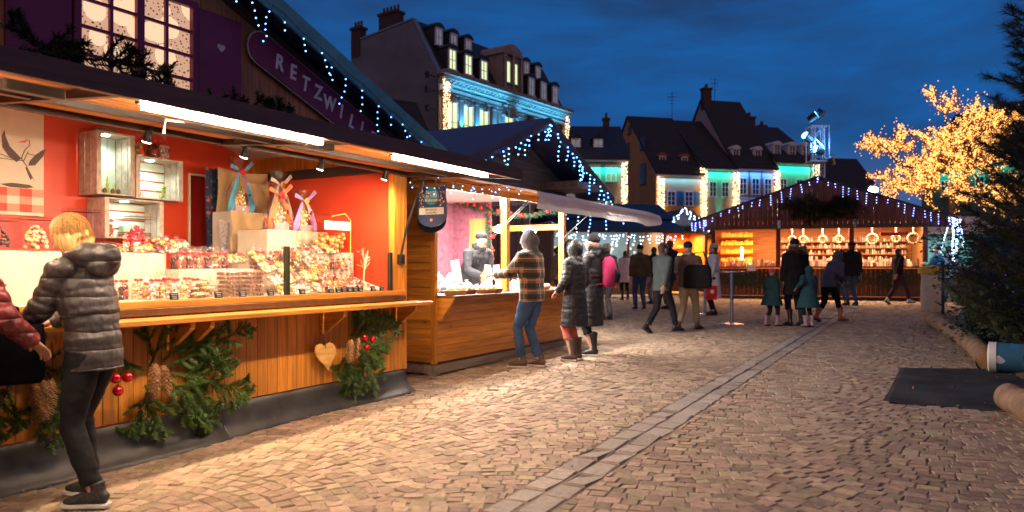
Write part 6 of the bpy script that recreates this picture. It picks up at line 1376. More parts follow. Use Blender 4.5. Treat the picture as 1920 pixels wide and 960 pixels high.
# bin
bp = P(1748,584); bn = thing('litter_bin', 'translucent sack bin with yellow lid ring by the pines', 'bin', bp); q = random.Random(2); n = 20
prof = [(.24,.0),(.26,.08),(.25,.3),(.27,.6),(.26,.85),(.27,1.0)]; vs = [(rr_*(1+.06*math.sin(5*6.283*i/n+j)+.03*math.sin(9*6.283*i/n+2*j))*math.cos(6.283*i/n), rr_*(1+.06*math.sin(5*6.283*i/n+j))*math.sin(6.283*i/n), z) for j, (rr_, z) in enumerate(prof) for i in range(n)]
b_ = MB(); b_.add(vs, [(j*n+i, j*n+(i+1)%n, (j+1)*n+(i+1)%n, (j+1)*n+i) for j in range(5) for i in range(n)]); b_.build('plastic_sack', M('milky_sack', (.8,.74,.55), .4, var=.15, trans=.25, bump=.3), bn, smooth=True)
MB().lathe([(.27,.98),(.33,.98),(.33,1.12),(.27,1.12)], n=24).build('yellow_ring', M('yellow_plastic', (.65,.42,.03), .45), bn); MB().lathe([(.3,.99),(.29,1.16),(.02,1.2)], n=24).build('lid', M('yellow_plastic'), bn)
m = MB(); 
for i in range(14): m.ell((q.uniform(-.13,.13), q.uniform(-.13,.13), .08+q.random()*.3), q.uniform(.05,.09), 6, 4)
m.build('rubbish', M('brown_rubbish', (.3,.16,.09), .8, island=.5, hue=.05), bn)
ps = P(1768,590); po_ = thing('bollard', 'thin black post between the bin and the pines', 'post', ps); MB().cyl((0,0,0),(0,0,1.25),.035,n=10).ell((0,0,1.27),.045,8,6).build('post', black, po_)
# bistro tables
def table(label, px, py, h_):
    p = P(px, py); r = thing('standing_table', label, 'table', p, 0, 'steel standing tables'); MB().lathe([(.30,h_-.03),(.34,h_-.025),(.34,h_),(.30,h_+.002)], n=28).build('table_top', chrome, r, smooth=False)
    MB().cyl((0,0,.03),(0,0,h_-.03),.035,n=12).build('leg', chrome, r); MB().lathe([(.26,0),(.25,.015),(.05,.04)], n=28).build('foot', chrome, r); return r
table('nearer steel standing table left of the child in the pink hat', 1372, 608, 1.12); table('farther steel standing table beside the white coated woman', 1322, 590, 1.1)
# pale snack stall glimpsed at far right
rs = thing('market_stall', 'pale roofed snack stall glimpsed behind the blue jacket at right', 'market stall', ((1785-960)/1400*27, 27, gz(0,27)), R(-15)); MB().box(-1.2,1.6,0,.1,.05,1.05).build('front', pine_x, rs); MB().box(-1.2,1.6,2,2.05,.05,2.3).build('back_wall', M('teal_panel', (.05,.2,.24), .6), rs)
for x in (-1.15,1.55): MB().box(x-.05,x+.05,0,.1,1.05,2.3).build('post', pine_z, rs)
MB().prism([(-1.4,2.3),(1.8,2.3),(1.8,2.75),(-1.4,2.95)], -.4, 2.1).build('roof', white_p, rs); m = MB(); m.ell((-.5,-.42,2.6),(.18,.02,.14),8,5); m.ell((.2,-.42,2.55),(.12,.02,.1),8,5); m.build('red_marks', red_lab, rs); lamp('ceiling_light', 'AREA', (.2,1,2.25), 60, (1,.9,.75), rs, 1.6, .3)
# ================================================================== PEOPLE
skin = M('skin', (.55,.30,.21), .5, var=.08, subs=.1)
def vremesh(mb, vox, name='tmp'):
    me = mb.mesh(name, []); o = bpy.data.objects.new(name, me); C.objects.link(o); md = o.modifiers.new('r', 'REMESH'); md.mode = 'VOXEL'; md.voxel_size = vox; md.adaptivity = 0
    sm = o.modifiers.new('s', 'SMOOTH'); sm.factor = .5; sm.iterations = 2
    dg = bpy.context.evaluated_depsgraph_get(); dg.update(); m2 = bpy.data.meshes.new_from_object(o.evaluated_get(dg)); bpy.data.objects.remove(o); bpy.data.meshes.remove(me); return m2
def finish(me, name, mat, parent, wr=0, wsc=9, extra=None, seed=0, aniso=(1,1,1)):
    n = len(me.vertices)
    if wr:
        co = np.empty(n*3); me.vertices.foreach_get('co', co); co = co.reshape(-1,3); no = np.empty(n*3); me.vertices.foreach_get('normal', no); no = no.reshape(-1,3)
        off = Vector((seed*3.1,seed,0)); d = np.array([mnoise.noise(Vector((c[0]*aniso[0],c[1]*aniso[1],c[2]*aniso[2]))*wsc+off)+.5*mnoise.noise(Vector((c[0]*aniso[0],c[1]*aniso[1],c[2]*aniso[2]))*wsc*2.3+off) for c in co]); co = co+no*(d*wr)[:,None]; me.vertices.foreach_set('co', co.ravel()); me.update()
    me.name = name
    if extra:
        b = MB(); b.v = [tuple(v.co) for v in me.vertices]; b.f = [tuple(p.vertices) for p in me.polygons]; b.m = [0]*len(b.f); merge(b, extra); me = b.mesh(name, [mat]) 
    else: me.materials.append(mat)
    me.polygons.foreach_set('use_smooth', [True]*len(me.polygons)); o = bpy.data.objects.new(name, me); C.objects.link(o); o.parent = parent; return o
def ik(a, b, l1, l2, pole):
    a = Vector(a); b = Vector(b); d = b-a; L = d.length
    if L > (l1+l2)*.995: b = a+d.normalized()*(l1+l2)*.995; d = b-a; L = d.length
    t = d/L; x = (l1*l1-l2*l2+L*L)/(2*L); h = math.sqrt(max(0, l1*l1-x*x)); p = Vector(pole); p = (p-t*p.dot(t)).normalized(); return a+t*x+p*h, b
def cloth_m(name, col=(.5,.5,.5), rough=.85, **k): return M('cloth_'+name, col, rough, spec=.2, var=k.pop('var', .15), scale=k.pop('scale', 9), bump=k.pop('bump', .15), bscale=k.pop('bscale', 90), **k)
def person(label, loc, face, H=1.72, fem=False, lean=0, twist=0, head=(0,0), armL=None, armR=None, feet=((.1,0),(-.1,0)), coat=None, coat_mat=None, hem=.8, flare=0, puffer=0, fat=1.0,
           trouser=None, shoe=None, hood=None, hair=None, hair_style='short', hat=None, fur=None, vox=.016, scarf=None, boots=False, knee=(0,1), stance=None, cat='person', group=None, sole=None, folds=.006):
    """a figure facing +Y in its own frame (x to its right), scaled so that 1.75 is the drawn height"""
    r = thing('person', label, cat, loc, R(face), group); k = H/1.75; r.scale = (k,k,k); la = R(lean); hipz = .92
    def B(x, y, z):      # bend the upper body forward about the hips
        if z > hipz:
            t = min(1, (z-hipz)/.35); a = la*t; dz = z-hipz; y2 = y*math.cos(a)+dz*math.sin(a); z2 = hipz+dz*math.cos(a)-y*math.sin(a); return Vector((x,y2,z2))
        return Vector((x,y,z))
    sw = (.165 if fem else .19); f = fat
    shL, shR = B(-sw,0,1.42), B(sw,0,1.42)
    hcn = B(0,.015,1.60)+Vector((math.sin(R(head[1]))*.0, math.sin(R(head[0]))*.09, -.02*(1-math.cos(R(head[0]))))); hrot = Matrix.Rotation(R(head[1]),4,'Z') @ Matrix.Rotation(-la*.6-R(head[0]),4,'X')
    armL = armL or tuple(B(-sw-.07,.03,.80)); armR = armR or tuple(B(sw+.07,.03,.80))
    arms = []
    for sh, wr, sg in ((shL,armL,-1),(shR,armR,1)): e, w_ = ik(sh, wr, .29, .26, (sg*.5,-.7,-.45)); arms.append((sh,e,w_,sg))
    legs = []
    for i, ft in enumerate(feet):
        sg = -1 if i else 1; hp = Vector((sg*.09,0,hipz-.02)); an = Vector((ft[0], ft[1], .085+(ft[2] if len(ft) > 2 else 0))); kn, an = ik(hp, an, .43, .42, (0,1,0)); legs.append((hp,kn,an,sg,ft[3] if len(ft) > 3 else 0))
    # body: one skin surface
    b = MB()
    b.loft([B(0,0,.84),B(0,0,1.0),B(0,.01,1.15),B(0,.01,1.3),B(0,0,1.42),B(0,.0,1.47)], [(.14,.09),(.13,.09),(.12,.085),(.14,.095),(.12,.07),(.06,.055)], 14)
    b.loft([B(0,0,1.42),B(0,.005,1.5),hcn+Vector((0,-.01,-.05))], [.062,.054,.055], 12)
    hb = MB(); hb.ell((0,0,.01), (.074,.095,.108), 18, 12); hb.ell((0,.028,-.055), (.054,.06,.058), 12, 8); hb.ell((0,.098,-.008), (.013,.02,.018), 8, 6); hb.ell((0,.086,.012), (.009,.02,.024), 8, 6); hb.ell((0,.085,-.05), (.024,.01,.007), 8, 6); hb.ell((0,.083,-.06), (.02,.01,.007), 8, 6)
    hb.ell((0,.07,.04), (.055,.022,.012), 10, 6)
    for sg in (-1,1): hb.ell((sg*.077,-.008,-.005), (.010,.02,.031), 8, 6); hb.ell((sg*.036,.066,-.022), (.022,.02,.02), 8, 6)
    merge(b, hb, Matrix.Translation(hcn) @ hrot)
    for sh, e, w_, sg in arms: b.loft([sh, sh.lerp(e,.5), e, e.lerp(w_,.4), w_], [.05,.045,.038,.037,.026], 10)
    for hp, kn, an, sg, _ in legs: b.loft([hp, hp.lerp(kn,.4), kn, kn.lerp(an,.35), an], [.08,.072,.053,.052,.036], 10)
    hands = MB()
    for sh, e, w_, sg in arms:
        t = (w_-e).normalized(); up = Vector((0,0,1)) if abs(t.z) < .8 else Vector((0,1,0)); sd = t.cross(up).normalized(); pn_ = sd.cross(t)
        if abs(t.z) >= .8: sd, pn_ = pn_, sd
        hands.loft([w_-t*.02, w_+t*.02, w_+t*.06, w_+t*.092], [(.027,.02),(.036,.017),(.041,.015),(.038,.012)], 10, side=sd)
        for i, (o_, l) in enumerate(((-.029,.068),(-.010,.078),(.010,.073),(.028,.058))):
            p = w_+t*.085+sd*o_; c1 = p+t*l*.42-pn_*l*.06; c2 = c1+(t-pn_*.5).normalized()*l*.33; c3 = c2+(t*.6-pn_).normalized()*l*.25; hands.loft([p, c1, c2, c3], [.0095,.009,.008,.006], 7, cap='round')
        p = w_+t*.025-sd*sg*.0+sd*(-sg)*.03; c1 = p+(t*.7-sd*sg*.7).normalized()*.035; c2 = c1+(t-sd*sg*.25-pn_*.3).normalized()*.028; hands.loft([p, c1, c2], [.013,.011,.008], 7, cap='round')
    finish(vremesh(b, min(vox,.011)), 'body', skin, r, extra=hands)
    ey = MB(); ir = MB()
    for sg in (-1,1): ey.ell(Matrix.Translation(hcn) @ hrot @ Vector((sg*.032,.083,.018)), (.010,.006,.0048), 8, 6); ir.ell(Matrix.Translation(hcn) @ hrot @ Vector((sg*.032,.0885,.018)), (.0052,.0025,.0048), 8, 6)
    eo = ey.build('eyes', M('eye_white', (.42,.36,.33), .2, var=0), r, smooth=True); ir.build('pupils', black, eo, smooth=True)
    # trousers
    tm = MB(); tm.loft([B(0,0,.80),B(0,0,.88),B(0,0,.98),B(0,0,1.06)], [(.135*f**.6,.095),(.145*f**.6,.105),(.138*f**.6,.10),(.13*f**.6,.09)], 14)
    for hp, kn, an, sg, _ in legs:
        hi = an.lerp(kn, .12 if not boots else .62); tm.loft([hp+Vector((0,0,.02)), hp.lerp(kn,.45), kn, kn.lerp(an,.45), hi], [.098*f**.5,.088*f**.5,.068,.064,.06 if not boots else .052], 12)
    finish(vremesh(tm, max(.011, vox*.8)), 'trousers', trouser, r, .007, 11, seed=hash(label) % 17 if False else len(label), aniso=(1,1,1.6))
    # shoes
    for hp, kn, an, sg, td in legs:
        s_ = MB(); q = Matrix.Translation((an.x,an.y,an.z-.085)) @ Matrix.Rotation(R(-sg*8),4,'Z') @ Matrix.Translation((0,0,.085)) @ Matrix.Rotation(R(-td),4,'X') @ Matrix.Translation((0,0,-.085)); u_ = MB()
        u_.loft([(0,-.075,.05),(0,-.05,.06),(0,.0,.065),(0,.06,.055),(0,.12,.042),(0,.165,.035),(0,.18,.03)], [(.028,.03),(.038,.042),(.042,.048),(.045,.038),(.046,.028),(.035,.02),(.018,.012)], 12, side=(1,0,0)); u_.loft([(0,-.02,.05),(0,-.015,.12 if not boots else .14),(0,-.01,.15 if not boots else .33)], [(.042,.05),(.04,.045),(.045 if not boots else .058,.048 if not boots else .062)], 12)
        u_.xf(q); finish(vremesh(u_, .009), 'boot' if boots else 'shoe', shoe, r); so = MB(); so.prism([(-.035,-.085),(.035,-.085),(.04,-.03),(.042,.06),(.052,.12),(.04,.18),(.0,.2),(-.04,.18),(-.05,.12),(-.042,.06),(-.04,-.03)], .0, .024, q, 'xy'); so.build('sole', sole or black, r, bevel=.006)
    # coat: torso and sleeves
    c = MB(); top = 1.475; pts = []; rad = []; z = hem
    while z < top:
        if z < 1.0: wx = (.155 if fem else .17)+flare*(1.0-z)/.4; wy = .125+flare*.8*(1.0-z)/.4
        elif z < 1.12: wx, wy = (.148 if fem else .165), .12
        else: wx = (.165 if fem else .19) if z < 1.38 else (.165 if fem else .19)*(1-max(0,(z-1.38))*3.6); wy = .13 if z < 1.38 else .13-(z-1.38)*.45
        bu_ = puffer*.010*(abs(math.sin(math.pi*z/.105))**.45-.6) if puffer else 0
        pts.append(B(0,.005,z)); rad.append((wx*f+bu_, wy*f+bu_)); z += .012 if puffer else .035
    pts.append(B(0,.0,top+.02)); rad.append((.085,.075)); c.loft(pts, rad, 22)
    for sh, e, w_, sg in arms:
        c.ell(sh+Vector((-sg*.015,0,-.02)), (.085*f**.5,.08*f**.5,.072), 12, 8); P_ = []; Rr_ = []; m_ = 30 if puffer else 8
        for i in range(m_+1):
            t_ = i/m_; p = sh.lerp(e, t_*2) if t_ < .5 else e.lerp(w_-(w_-e).normalized()*.015, (t_-.5)*2); base = .073-.024*t_+(.004 if abs(t_-.5) < .08 else 0); P_.append(p); Rr_.append(base*f**.5+(puffer*.008*(abs(math.sin(math.pi*t_*7.5))**.45-.6) if puffer else 0))
        c.loft(P_, Rr_, 14)
    if not hood or hood == 'down': c.loft([B(0,0,1.44),B(0,.0,1.53)], [(.075,.072),(.07,.068)], 14)
    cv = vox*(.62 if puffer else .9); co_ = finish(vremesh(c, cv), coat or 'coat', coat_mat, r, folds, 8 if not puffer else 14, seed=len(label)+3)
    T = Matrix.Translation(hcn) @ hrot
    if hood == 'up':
        h = MB(); h.ell((0,-.03,.012), (.112,.118,.135), 18, 12, None); h.xf(T); h.loft([B(0,-.03,1.40), B(0,-.02,1.50), hcn+Vector((0,-.03,-.04))], [(.12,.10),(.095,.09),(.10,.1)], 14); me = vremesh(h, vox*.8); finish(me, 'hood', hat or coat_mat, r, .014, 9, seed=len(label))
    if hood == 'down':
        h = MB(); h.loft([B(-.12,.0,1.47),B(-.11,-.10,1.47),B(0,-.17,1.45),B(.11,-.10,1.47),B(.12,.0,1.47)], [.045,.07,.085,.07,.045], 12, side=(0,0,1)); h.ell(B(0,-.13,1.42), (.13,.085,.10), 14, 9); finish(vremesh(h, vox*.7), 'hood', coat_mat, r, .014, 10)
    if fur:
        q = random.Random(3); fm = MB()
        for i in range(fur[1]):
            a = q.random()*6.28
            if hood == 'up': p = T @ Vector((.098*math.cos(a), .075+q.gauss(0,.008), .01+.122*math.sin(a))); d = Vector((math.cos(a),q.uniform(-.3,.5),math.sin(a)))
            else: p = B(0,-.07,1.50)+Vector((.14*math.cos(a),.13*math.sin(a)-.02,.03*q.gauss(0,1)+.02)); d = Vector((math.cos(a),math.sin(a),.5))
            d = (d+Vector((q.gauss(0,.5),q.gauss(0,.5),q.gauss(0,.5)))).normalized()*.045; w_ = d.orthogonal().normalized()*.006; fm.add([p-w_,p+w_,p+d],[(0,1,2)]); 
        fm.build('fur_trim', fur[0], r, fix=False)
    if hat and hood != 'up':
        h = MB(); h.ell((0,-.02,.066), (.089,.104,.080), 18, 10); h.loft([(0,-.026,.04),(0,-.022,.075)], [(.088,.100),(.090,.104)], 18, side=(1,0,0)); h.xf(T); finish(vremesh(h, vox*.6), 'knitted_hat', hat, r, .003, 30)
    if hair:
        h = MB()
        if hair_style == 'bob':
            h.ell((0,-.022,.03), (.091,.110,.104), 18, 12); h.ell((0,-.045,-.03), (.088,.082,.095), 16, 10)
            for sg in (-1,1): h.ell((sg*.075,.0,-.03), (.03,.065,.085), 12, 8)
        else: h.ell((0,-.018,.03), (.083,.102,.095), 18, 12); h.ell((0,-.035,-.02), (.074,.07,.075), 12, 8)
        h.xf(T); ho = finish(vremesh(h, vox*.7), 'hair', hair, r, .004, 26, aniso=(1.6,1.6,.5))
        if hair_style == 'bob' and vox < .013:
            q = random.Random(5); st_ = MB()
            for i in range(1500):
                a = q.random()*6.28
                if math.cos(a-1.57) > .72: a += 3.14
                prev = []; cx = math.cos(a); sy = math.sin(a); l0 = q.uniform(0,.3)
                for j in range(7): ph = 1.45-(l0+j/6*2.0); rr_ = math.cos(max(ph,-.55)); zz = .03+.110*math.sin(max(-.95, ph)) ; prev.append(T @ Vector(((.094+.009*q.random())*cx*max(.05,rr_), -.026+.113*sy*max(.05,rr_), zz-(.05 if ph < -.55 else 0)*min(1,(-ph-.55)*2))))
                st_.loft(prev, [.0008,.0018,.0022,.0022,.002,.0016,.0004], 3, cap=False)
            st_.build('strands', hair, ho, fix=False)
    if scarf:
        h = MB(); h.loft([B(-.08,.03,1.49),B(0,.085,1.485),B(.08,.03,1.49),B(.06,-.06,1.5),B(-.06,-.06,1.5),B(-.085,.02,1.49)], [.038]*6, 10, side=(0,0,1)); h.loft([B(.05,.08,1.47),B(.06,.14,1.3),B(.05,.15,1.12)], [(.04,.02)]*3, 10); finish(vremesh(h, vox*.7), 'scarf', scarf, r, .005, 20)
    return r, B, arms
def quilt(name, col, rough, pitch, st=.9):
    m = M(name, col, rough, var=.1, scale=5, coat=.08); t = m.node_tree; n = t.nodes; L = t.links; b = n['Principled BSDF']; co = n.new('ShaderNodeTexCoord'); s = n.new('ShaderNodeSeparateXYZ'); L.new(co.outputs['Object'], s.inputs[0])
    nz = n.new('ShaderNodeTexNoise'); nz.inputs['Scale'].default_value = 4; L.new(co.outputs['Object'], nz.inputs['Vector']); a0 = n.new('ShaderNodeMath'); a0.operation = 'MULTIPLY_ADD'; a0.inputs[1].default_value = .05; L.new(nz.outputs['Fac'], a0.inputs[0]); L.new(s.outputs['Z'], a0.inputs[2])
    a = n.new('ShaderNodeMath'); a.operation = 'MULTIPLY'; a.inputs[1].default_value = math.pi/pitch; L.new(a0.outputs[0], a.inputs[0]); c = n.new('ShaderNodeMath'); c.operation = 'SINE'; L.new(a.outputs[0], c.inputs[0]); d = n.new('ShaderNodeMath'); d.operation = 'ABSOLUTE'; L.new(c.outputs[0], d.inputs[0])
    e = n.new('ShaderNodeMath'); e.operation = 'POWER'; e.inputs[1].default_value = .45; L.new(d.outputs[0], e.inputs[0]); w_ = n.new('ShaderNodeTexNoise'); w_.inputs['Scale'].default_value = 22; w_.inputs['Detail'].default_value = 4; mp_ = n.new('ShaderNodeMapping'); mp_.inputs['Scale'].default_value = (1.6,1.6,.55); L.new(co.outputs['Object'], mp_.inputs[0]); L.new(mp_.outputs[0], w_.inputs['Vector'])
    f = n.new('ShaderNodeMath'); f.operation = 'MULTIPLY_ADD'; f.inputs[1].default_value = .5; L.new(w_.outputs['Fac'], f.inputs[0]); L.new(e.outputs[0], f.inputs[2]); bu = n.new('ShaderNodeBump'); bu.inputs['Strength'].default_value = st; bu.inputs['Distance'].default_value = .022; L.new(f.outputs[0], bu.inputs['Height']); L.new(bu.outputs[0], b.inputs['Normal']); return m
bk = cloth_m('black', (.013,.013,.015)); jean = cloth_m('denim', (.045,.085,.17), var=.35, scale=5); djean = cloth_m('dark_denim', (.02,.035,.08)); drk = cloth_m('charcoal', (.022,.023,.028)); shoe_b = M('black_leather', (.015,.014,.014), .4); gry = cloth_m('grey', (.14,.14,.15))
khaki = cloth_m('khaki', (.33,.25,.15)); sole_w = M('white_sole', (.65,.62,.6), .6)
# plaid material
pm_ = bpy.data.materials.new('plaid_flannel'); pm_.use_nodes = True; t = pm_.node_tree; n = t.nodes; L = t.links; b_ = n['Principled BSDF']; b_.inputs['Roughness'].default_value = .9; b_.inputs['Sheen Weight'].default_value = .2
co = n.new('ShaderNodeTexCoord'); sp = n.new('ShaderNodeSeparateXYZ'); L.new(co.outputs['Object'], sp.inputs[0])
def stripe(src, f, w0, ph=0):
    a = n.new('ShaderNodeMath'); a.operation = 'MULTIPLY_ADD'; a.inputs[1].default_value = f; a.inputs[2].default_value = ph; L.new(src, a.inputs[0]); b = n.new('ShaderNodeMath'); b.operation = 'FRACT'; L.new(a.outputs[0], b.inputs[0]); c = n.new('ShaderNodeMath'); c.operation = 'LESS_THAN'; c.inputs[1].default_value = w0; L.new(b.outputs[0], c.inputs[0]); return c.outputs[0]
def mixc(f, a, c): m_ = n.new('ShaderNodeMixRGB'); L.new(f, m_.inputs[0]); (L.new(a, m_.inputs[1]) if not isinstance(a, tuple) else setattr(m_.inputs[1], 'default_value', a)); m_.inputs[2].default_value = c; return m_.outputs[0]
xx = n.new('ShaderNodeMath'); xx.operation = 'ADD'; L.new(sp.outputs['X'], xx.inputs[0]); L.new(sp.outputs['Y'], xx.inputs[1])
base = mixc(stripe(sp.outputs['Z'], 7.5, .5), (.055,.055,.05,1), (.42,.18,.06,1)); 
m1 = n.new('ShaderNodeMixRGB'); m1.blend_type = 'MULTIPLY'; m1.inputs[0].default_value = .85; L.new(base, m1.inputs[1]); m1_2 = mixc(stripe(xx.outputs[0], 7.5, .5, .2), (1,1,1,1), (.22,.25,.24,1)); L.new(m1_2, m1.inputs[2])
m2 = mixc(stripe(sp.outputs['Z'], 7.5, .05, .72), m1.outputs[0], (.5,.45,.38,1)); m3 = mixc(stripe(xx.outputs[0], 7.5, .05, .45), m2, (.45,.4,.34,1)); L.new(m3, b_.inputs['Base Color'])
blond = M('blond_hair', (.62,.36,.13), .42, island=.4, var=.35, scale=14, stretch=(5,5,.7), bump=.4, bscale=30, spec=.4); brown_h = M('brown_hair', (.05,.028,.016), .5, var=.3, scale=20); 
shine = quilt('grey_brown_puffer_nylon', (.038,.031,.031), .5, .105, .6); redp = quilt('red_puffer_nylon', (.16,.014,.018), .45, .09)
blackp = quilt('black_puffer_nylon', (.014,.014,.016), .55, .07, .22)
sneak = M('black_white_sneaker', (.03,.03,.03), .6, var=.9, scale=45)
# P1 near woman
p1, B1, a1_ = person('blond woman in a shiny grey quilted puffer jacket, head bowed over the stall shelf', Vector((-2.44,4.36,gz(0,4.36)+.015)), 82, 1.70, fem=True, lean=9, head=(28,12), armL=(-.12,.42,1.02), armR=(.13,.40,1.06),
    feet=((.10,.10),(-.10,-.08)), coat='puffer_jacket', coat_mat=shine, hem=.80, flare=.02, puffer=1, fat=1.12, trouser=bk, shoe=sneak, sole=sole_w, hood='down', hair=blond, hair_style='bob', vox=.012, folds=.006)
# P0 red jacket
person('person in a red quilted jacket cut off by the left frame edge', Vector((-2.91,3.74,gz(0,3.75)+.012)), -4, 1.70, fem=True, lean=12, armL=(-.12,.44,1.10), armR=(.30,.34,1.0), coat='puffer_jacket', coat_mat=redp, hem=.82, puffer=1, fat=1.15, trouser=bk, shoe=shoe_b, hood='down', hair=brown_h, vox=.013, folds=.006)
r = thing('tote_bag', 'black tote bag with white cord held low at the left edge', 'bag', Vector((-2.83,4.12,.80)), R(20)); m = MB(); m.loft([(0,0,0),(0,0,.03),(0,0,.2),(0,0,.33)], [(.2,.06),(.22,.075),(.225,.07),(.215,.05)], 20); o = m.build('bag', M('black_matt_nylon', (.003,.003,.005), .9, spec=.1, bump=.3, scale=8), r, smooth=True); m = MB()
for y in (-.03,.03): m.tube([(-.1,y,.32),(-.08,y*.8,.42),(0,y*.3,.47),(.08,y*.8,.42),(.1,y,.32)], .009, 6)
m.build('handles', M('black_matt_nylon'), r); MB().tube([(-.04,-.07,.36),(-.02,-.085,.25),(.0,-.085,.12)], .006, 5).build('cord', white_p, r)
# vendor
person('vendor in black cap and poncho bending over the second stall counter', S(9.62, 6.2, .3), 222, 1.74, lean=22, head=(2,-20), armL=(-.12,.46,1.0), armR=(.16,.48,1.02), coat='poncho', coat_mat=drk, hem=.82, flare=.02, fat=1.06, trouser=bk, shoe=shoe_b, hat=bk, vox=.012, scarf=bk, folds=.014)
# P3 plaid man
q = P(998, 690); person('man in an orange and black plaid flannel shirt, grey hood up, at the second stall', q+Vector((0,0,.01)), 62, 1.78, lean=3, head=(6,10), armL=(-.18,.44,1.17), armR=(.12,.46,1.16), feet=((.10,-.06),(-.10,.10)), coat='flannel_jacket', coat_mat=pm_, hem=.84, fat=1.22, trouser=jean, shoe=M('brown_boot', (.10,.06,.04), .6), sole=M('pale_sole', (.6,.45,.38), .6), hood='up', hat=cloth_m('heather_grey', (.10,.105,.11)), vox=.012)
# P4, P5
q = P(1078, 677); person('person in a long black hooded padded coat and pink trousers by the second stall', q+Vector((0,0,.01)), 48, 1.66, fem=True, armL=(-.2,.16,1.0), armR=(.2,.14,.95), feet=((.09,.02),(-.09,-.02)), coat='padded_coat', coat_mat=blackp, hem=.50, flare=.03, puffer=.3, fat=1.2, trouser=cloth_m('salmon', (.62,.16,.13)), shoe=M('brown_snow_boot', (.07,.045,.035), .6), sole=M('pale_sole'), boots=True, hood='up', fur=(M('black_fur', (.02,.018,.018), .8), 1600), vox=.012)
q = P(1112, 667); p5, B5, a5 = person('person in black padded coat with pink backpack behind the pink trousered one', q+Vector((0,0,.01)), 70, 1.76, armL=(-.1,.35,1.1), armR=(.15,.32,1.08), feet=((.1,.05),(-.1,-.02)), coat='padded_coat', coat_mat=blackp, hem=.42, flare=.0, puffer=.3, fat=1.2, trouser=bk, shoe=shoe_b, boots=True, sole=sole_w, hood='down', hat=bk, fur=(M('black_fur'), 1400), vox=.013)
def backpack(label, p, B, loc, face, H, col, name='backpack', sc=1.0):
    k = H/1.75; r = thing(name, label, 'backpack', loc, R(face)); r.scale = (k,k,k); m = MB(); c = B(0,-.24,1.2); m.loft([c+Vector((0,0,-.22*sc)),c+Vector((0,0,-.17*sc)),c,c+Vector((0,.02,.15*sc)),c+Vector((0,.03,.21*sc))], [(.12*sc,.07),(.155*sc,.105),(.155*sc,.11),(.13*sc,.09),(.08*sc,.05)], 20); m.build('pack', col, r, smooth=True)
    MB().loft([c+Vector((0,-.11,-.15*sc)),c+Vector((0,-.125,-.05*sc)),c+Vector((0,-.11,.03*sc))], [(.1*sc,.025),(.11*sc,.03),(.09*sc,.02)], 14).build('front_pocket', bk, r, smooth=True); m = MB()
    for sg in (-1,1): m.loft([B(sg*.10,-.13,1.36),B(sg*.12,-.03,1.50),B(sg*.12,.13,1.42),B(sg*.14,.16,1.2),B(sg*.15,-.02,1.02),B(sg*.1,-.15,1.02)], [(.028,.008)]*6, 8)
    m.build('straps', col, r, smooth=True)
backpack('pink backpack with black pocket worn over the black padded coat', p5, B5, P(1112,667)+Vector((0,0,.01)), 70, 1.76, cloth_m('pink_nylon', (.45,.035,.13), bump=.3), sc=1.0)
# background walkers and shoppers
def far(label, px, py, face, H, **k):
    q = P(px, py); return person(label, q+Vector((0,0,.012)), face, H, vox=.018, **k)
far('woman in a pale lilac quilted coat seen from behind by the navy awning stall', 1172, 563, 5, 1.62, fem=True, coat='quilted_coat', coat_mat=cloth_m('lilac', (.52,.44,.50)), hem=.62, flare=.03, puffer=.6, fat=1.15, trouser=bk, shoe=shoe_b, boots=True, hair=brown_h, scarf=gry)
q = P(1160, 563); r = thing('handbag', 'small black handbag hanging beside the lilac coated woman', 'bag', q+Vector((-.14,.0,.5)), 0); MB().loft([(0,0,.0),(0,0,.12),(0,0,.22)], [(.14,.06),(.13,.055),(.1,.04)], 12).build('bag', shoe_b, r, smooth=True); MB().tube([(-.07,0,.2),(-.04,0,.36),(.04,0,.36),(.07,0,.2)], .012, 5).build('handle', shoe_b, r)
far('man in olive jacket, jeans and black cap, second from left of the far shoppers', 1200, 582, 10, 1.74, coat='jacket', coat_mat=cloth_m('olive', (.075,.065,.03)), hem=.86, fat=1.15, trouser=jean, shoe=shoe_b, hat=bk, feet=((.12,.0),(-.12,.0)), sole=sole_w)
far('figure in a grey green jacket walking in front of the navy coated man', 1240, 625, -62, 1.70, lean=3, coat='jacket', coat_mat=cloth_m('grey_green', (.075,.095,.095)), hem=.80, fat=1.15, trouser=bk, shoe=shoe_b, hair=brown_h, feet=((.08,.30),(-.08,-.28,.04,30)), armL=(-.24,.25,.92), armR=(.24,-.15,.85))
far('tall dark haired man in a navy coat standing behind the walkers', 1256, 580, 35, 1.88, coat='coat', coat_mat=cloth_m('navy', (.012,.018,.04)), hem=.72, fat=1.15, trouser=djean, shoe=shoe_b, hair=brown_h, armR=(.15,.35,1.05))
far('person in brown jacket, dark cap and pale khaki trousers walking right', 1290, 620, -38, 1.72, coat='jacket', coat_mat=cloth_m('taupe', (.12,.08,.06)), hem=.84, fat=1.18, trouser=khaki, shoe=M('brown_boot'), hat=cloth_m('dark_blue_knit', (.02,.025,.05)), scarf=cloth_m('beige_scarf', (.42,.33,.26)), feet=((.08,.26),(-.08,-.24,.03,25)), armL=(-.2,.3,1.05), armR=(.22,.2,1.0))
qq = P(1290,620); r = thing('messenger_bag', 'large black shoulder bag on the khaki trousered walker', 'bag', qq+Vector((.14,-.17,.82)), R(-20)); MB().loft([(0,0,0),(0,0,.05),(0,0,.36),(0,0,.45)], [(.24,.07),(.27,.10),(.26,.10),(.22,.06)], 16).build('bag', bk, r, smooth=True); MB().tube([(-.22,0,.4),(-.05,.08,.68),(.1,.1,.7),(.22,0,.4)], .014, 6).build('strap', bk, r)
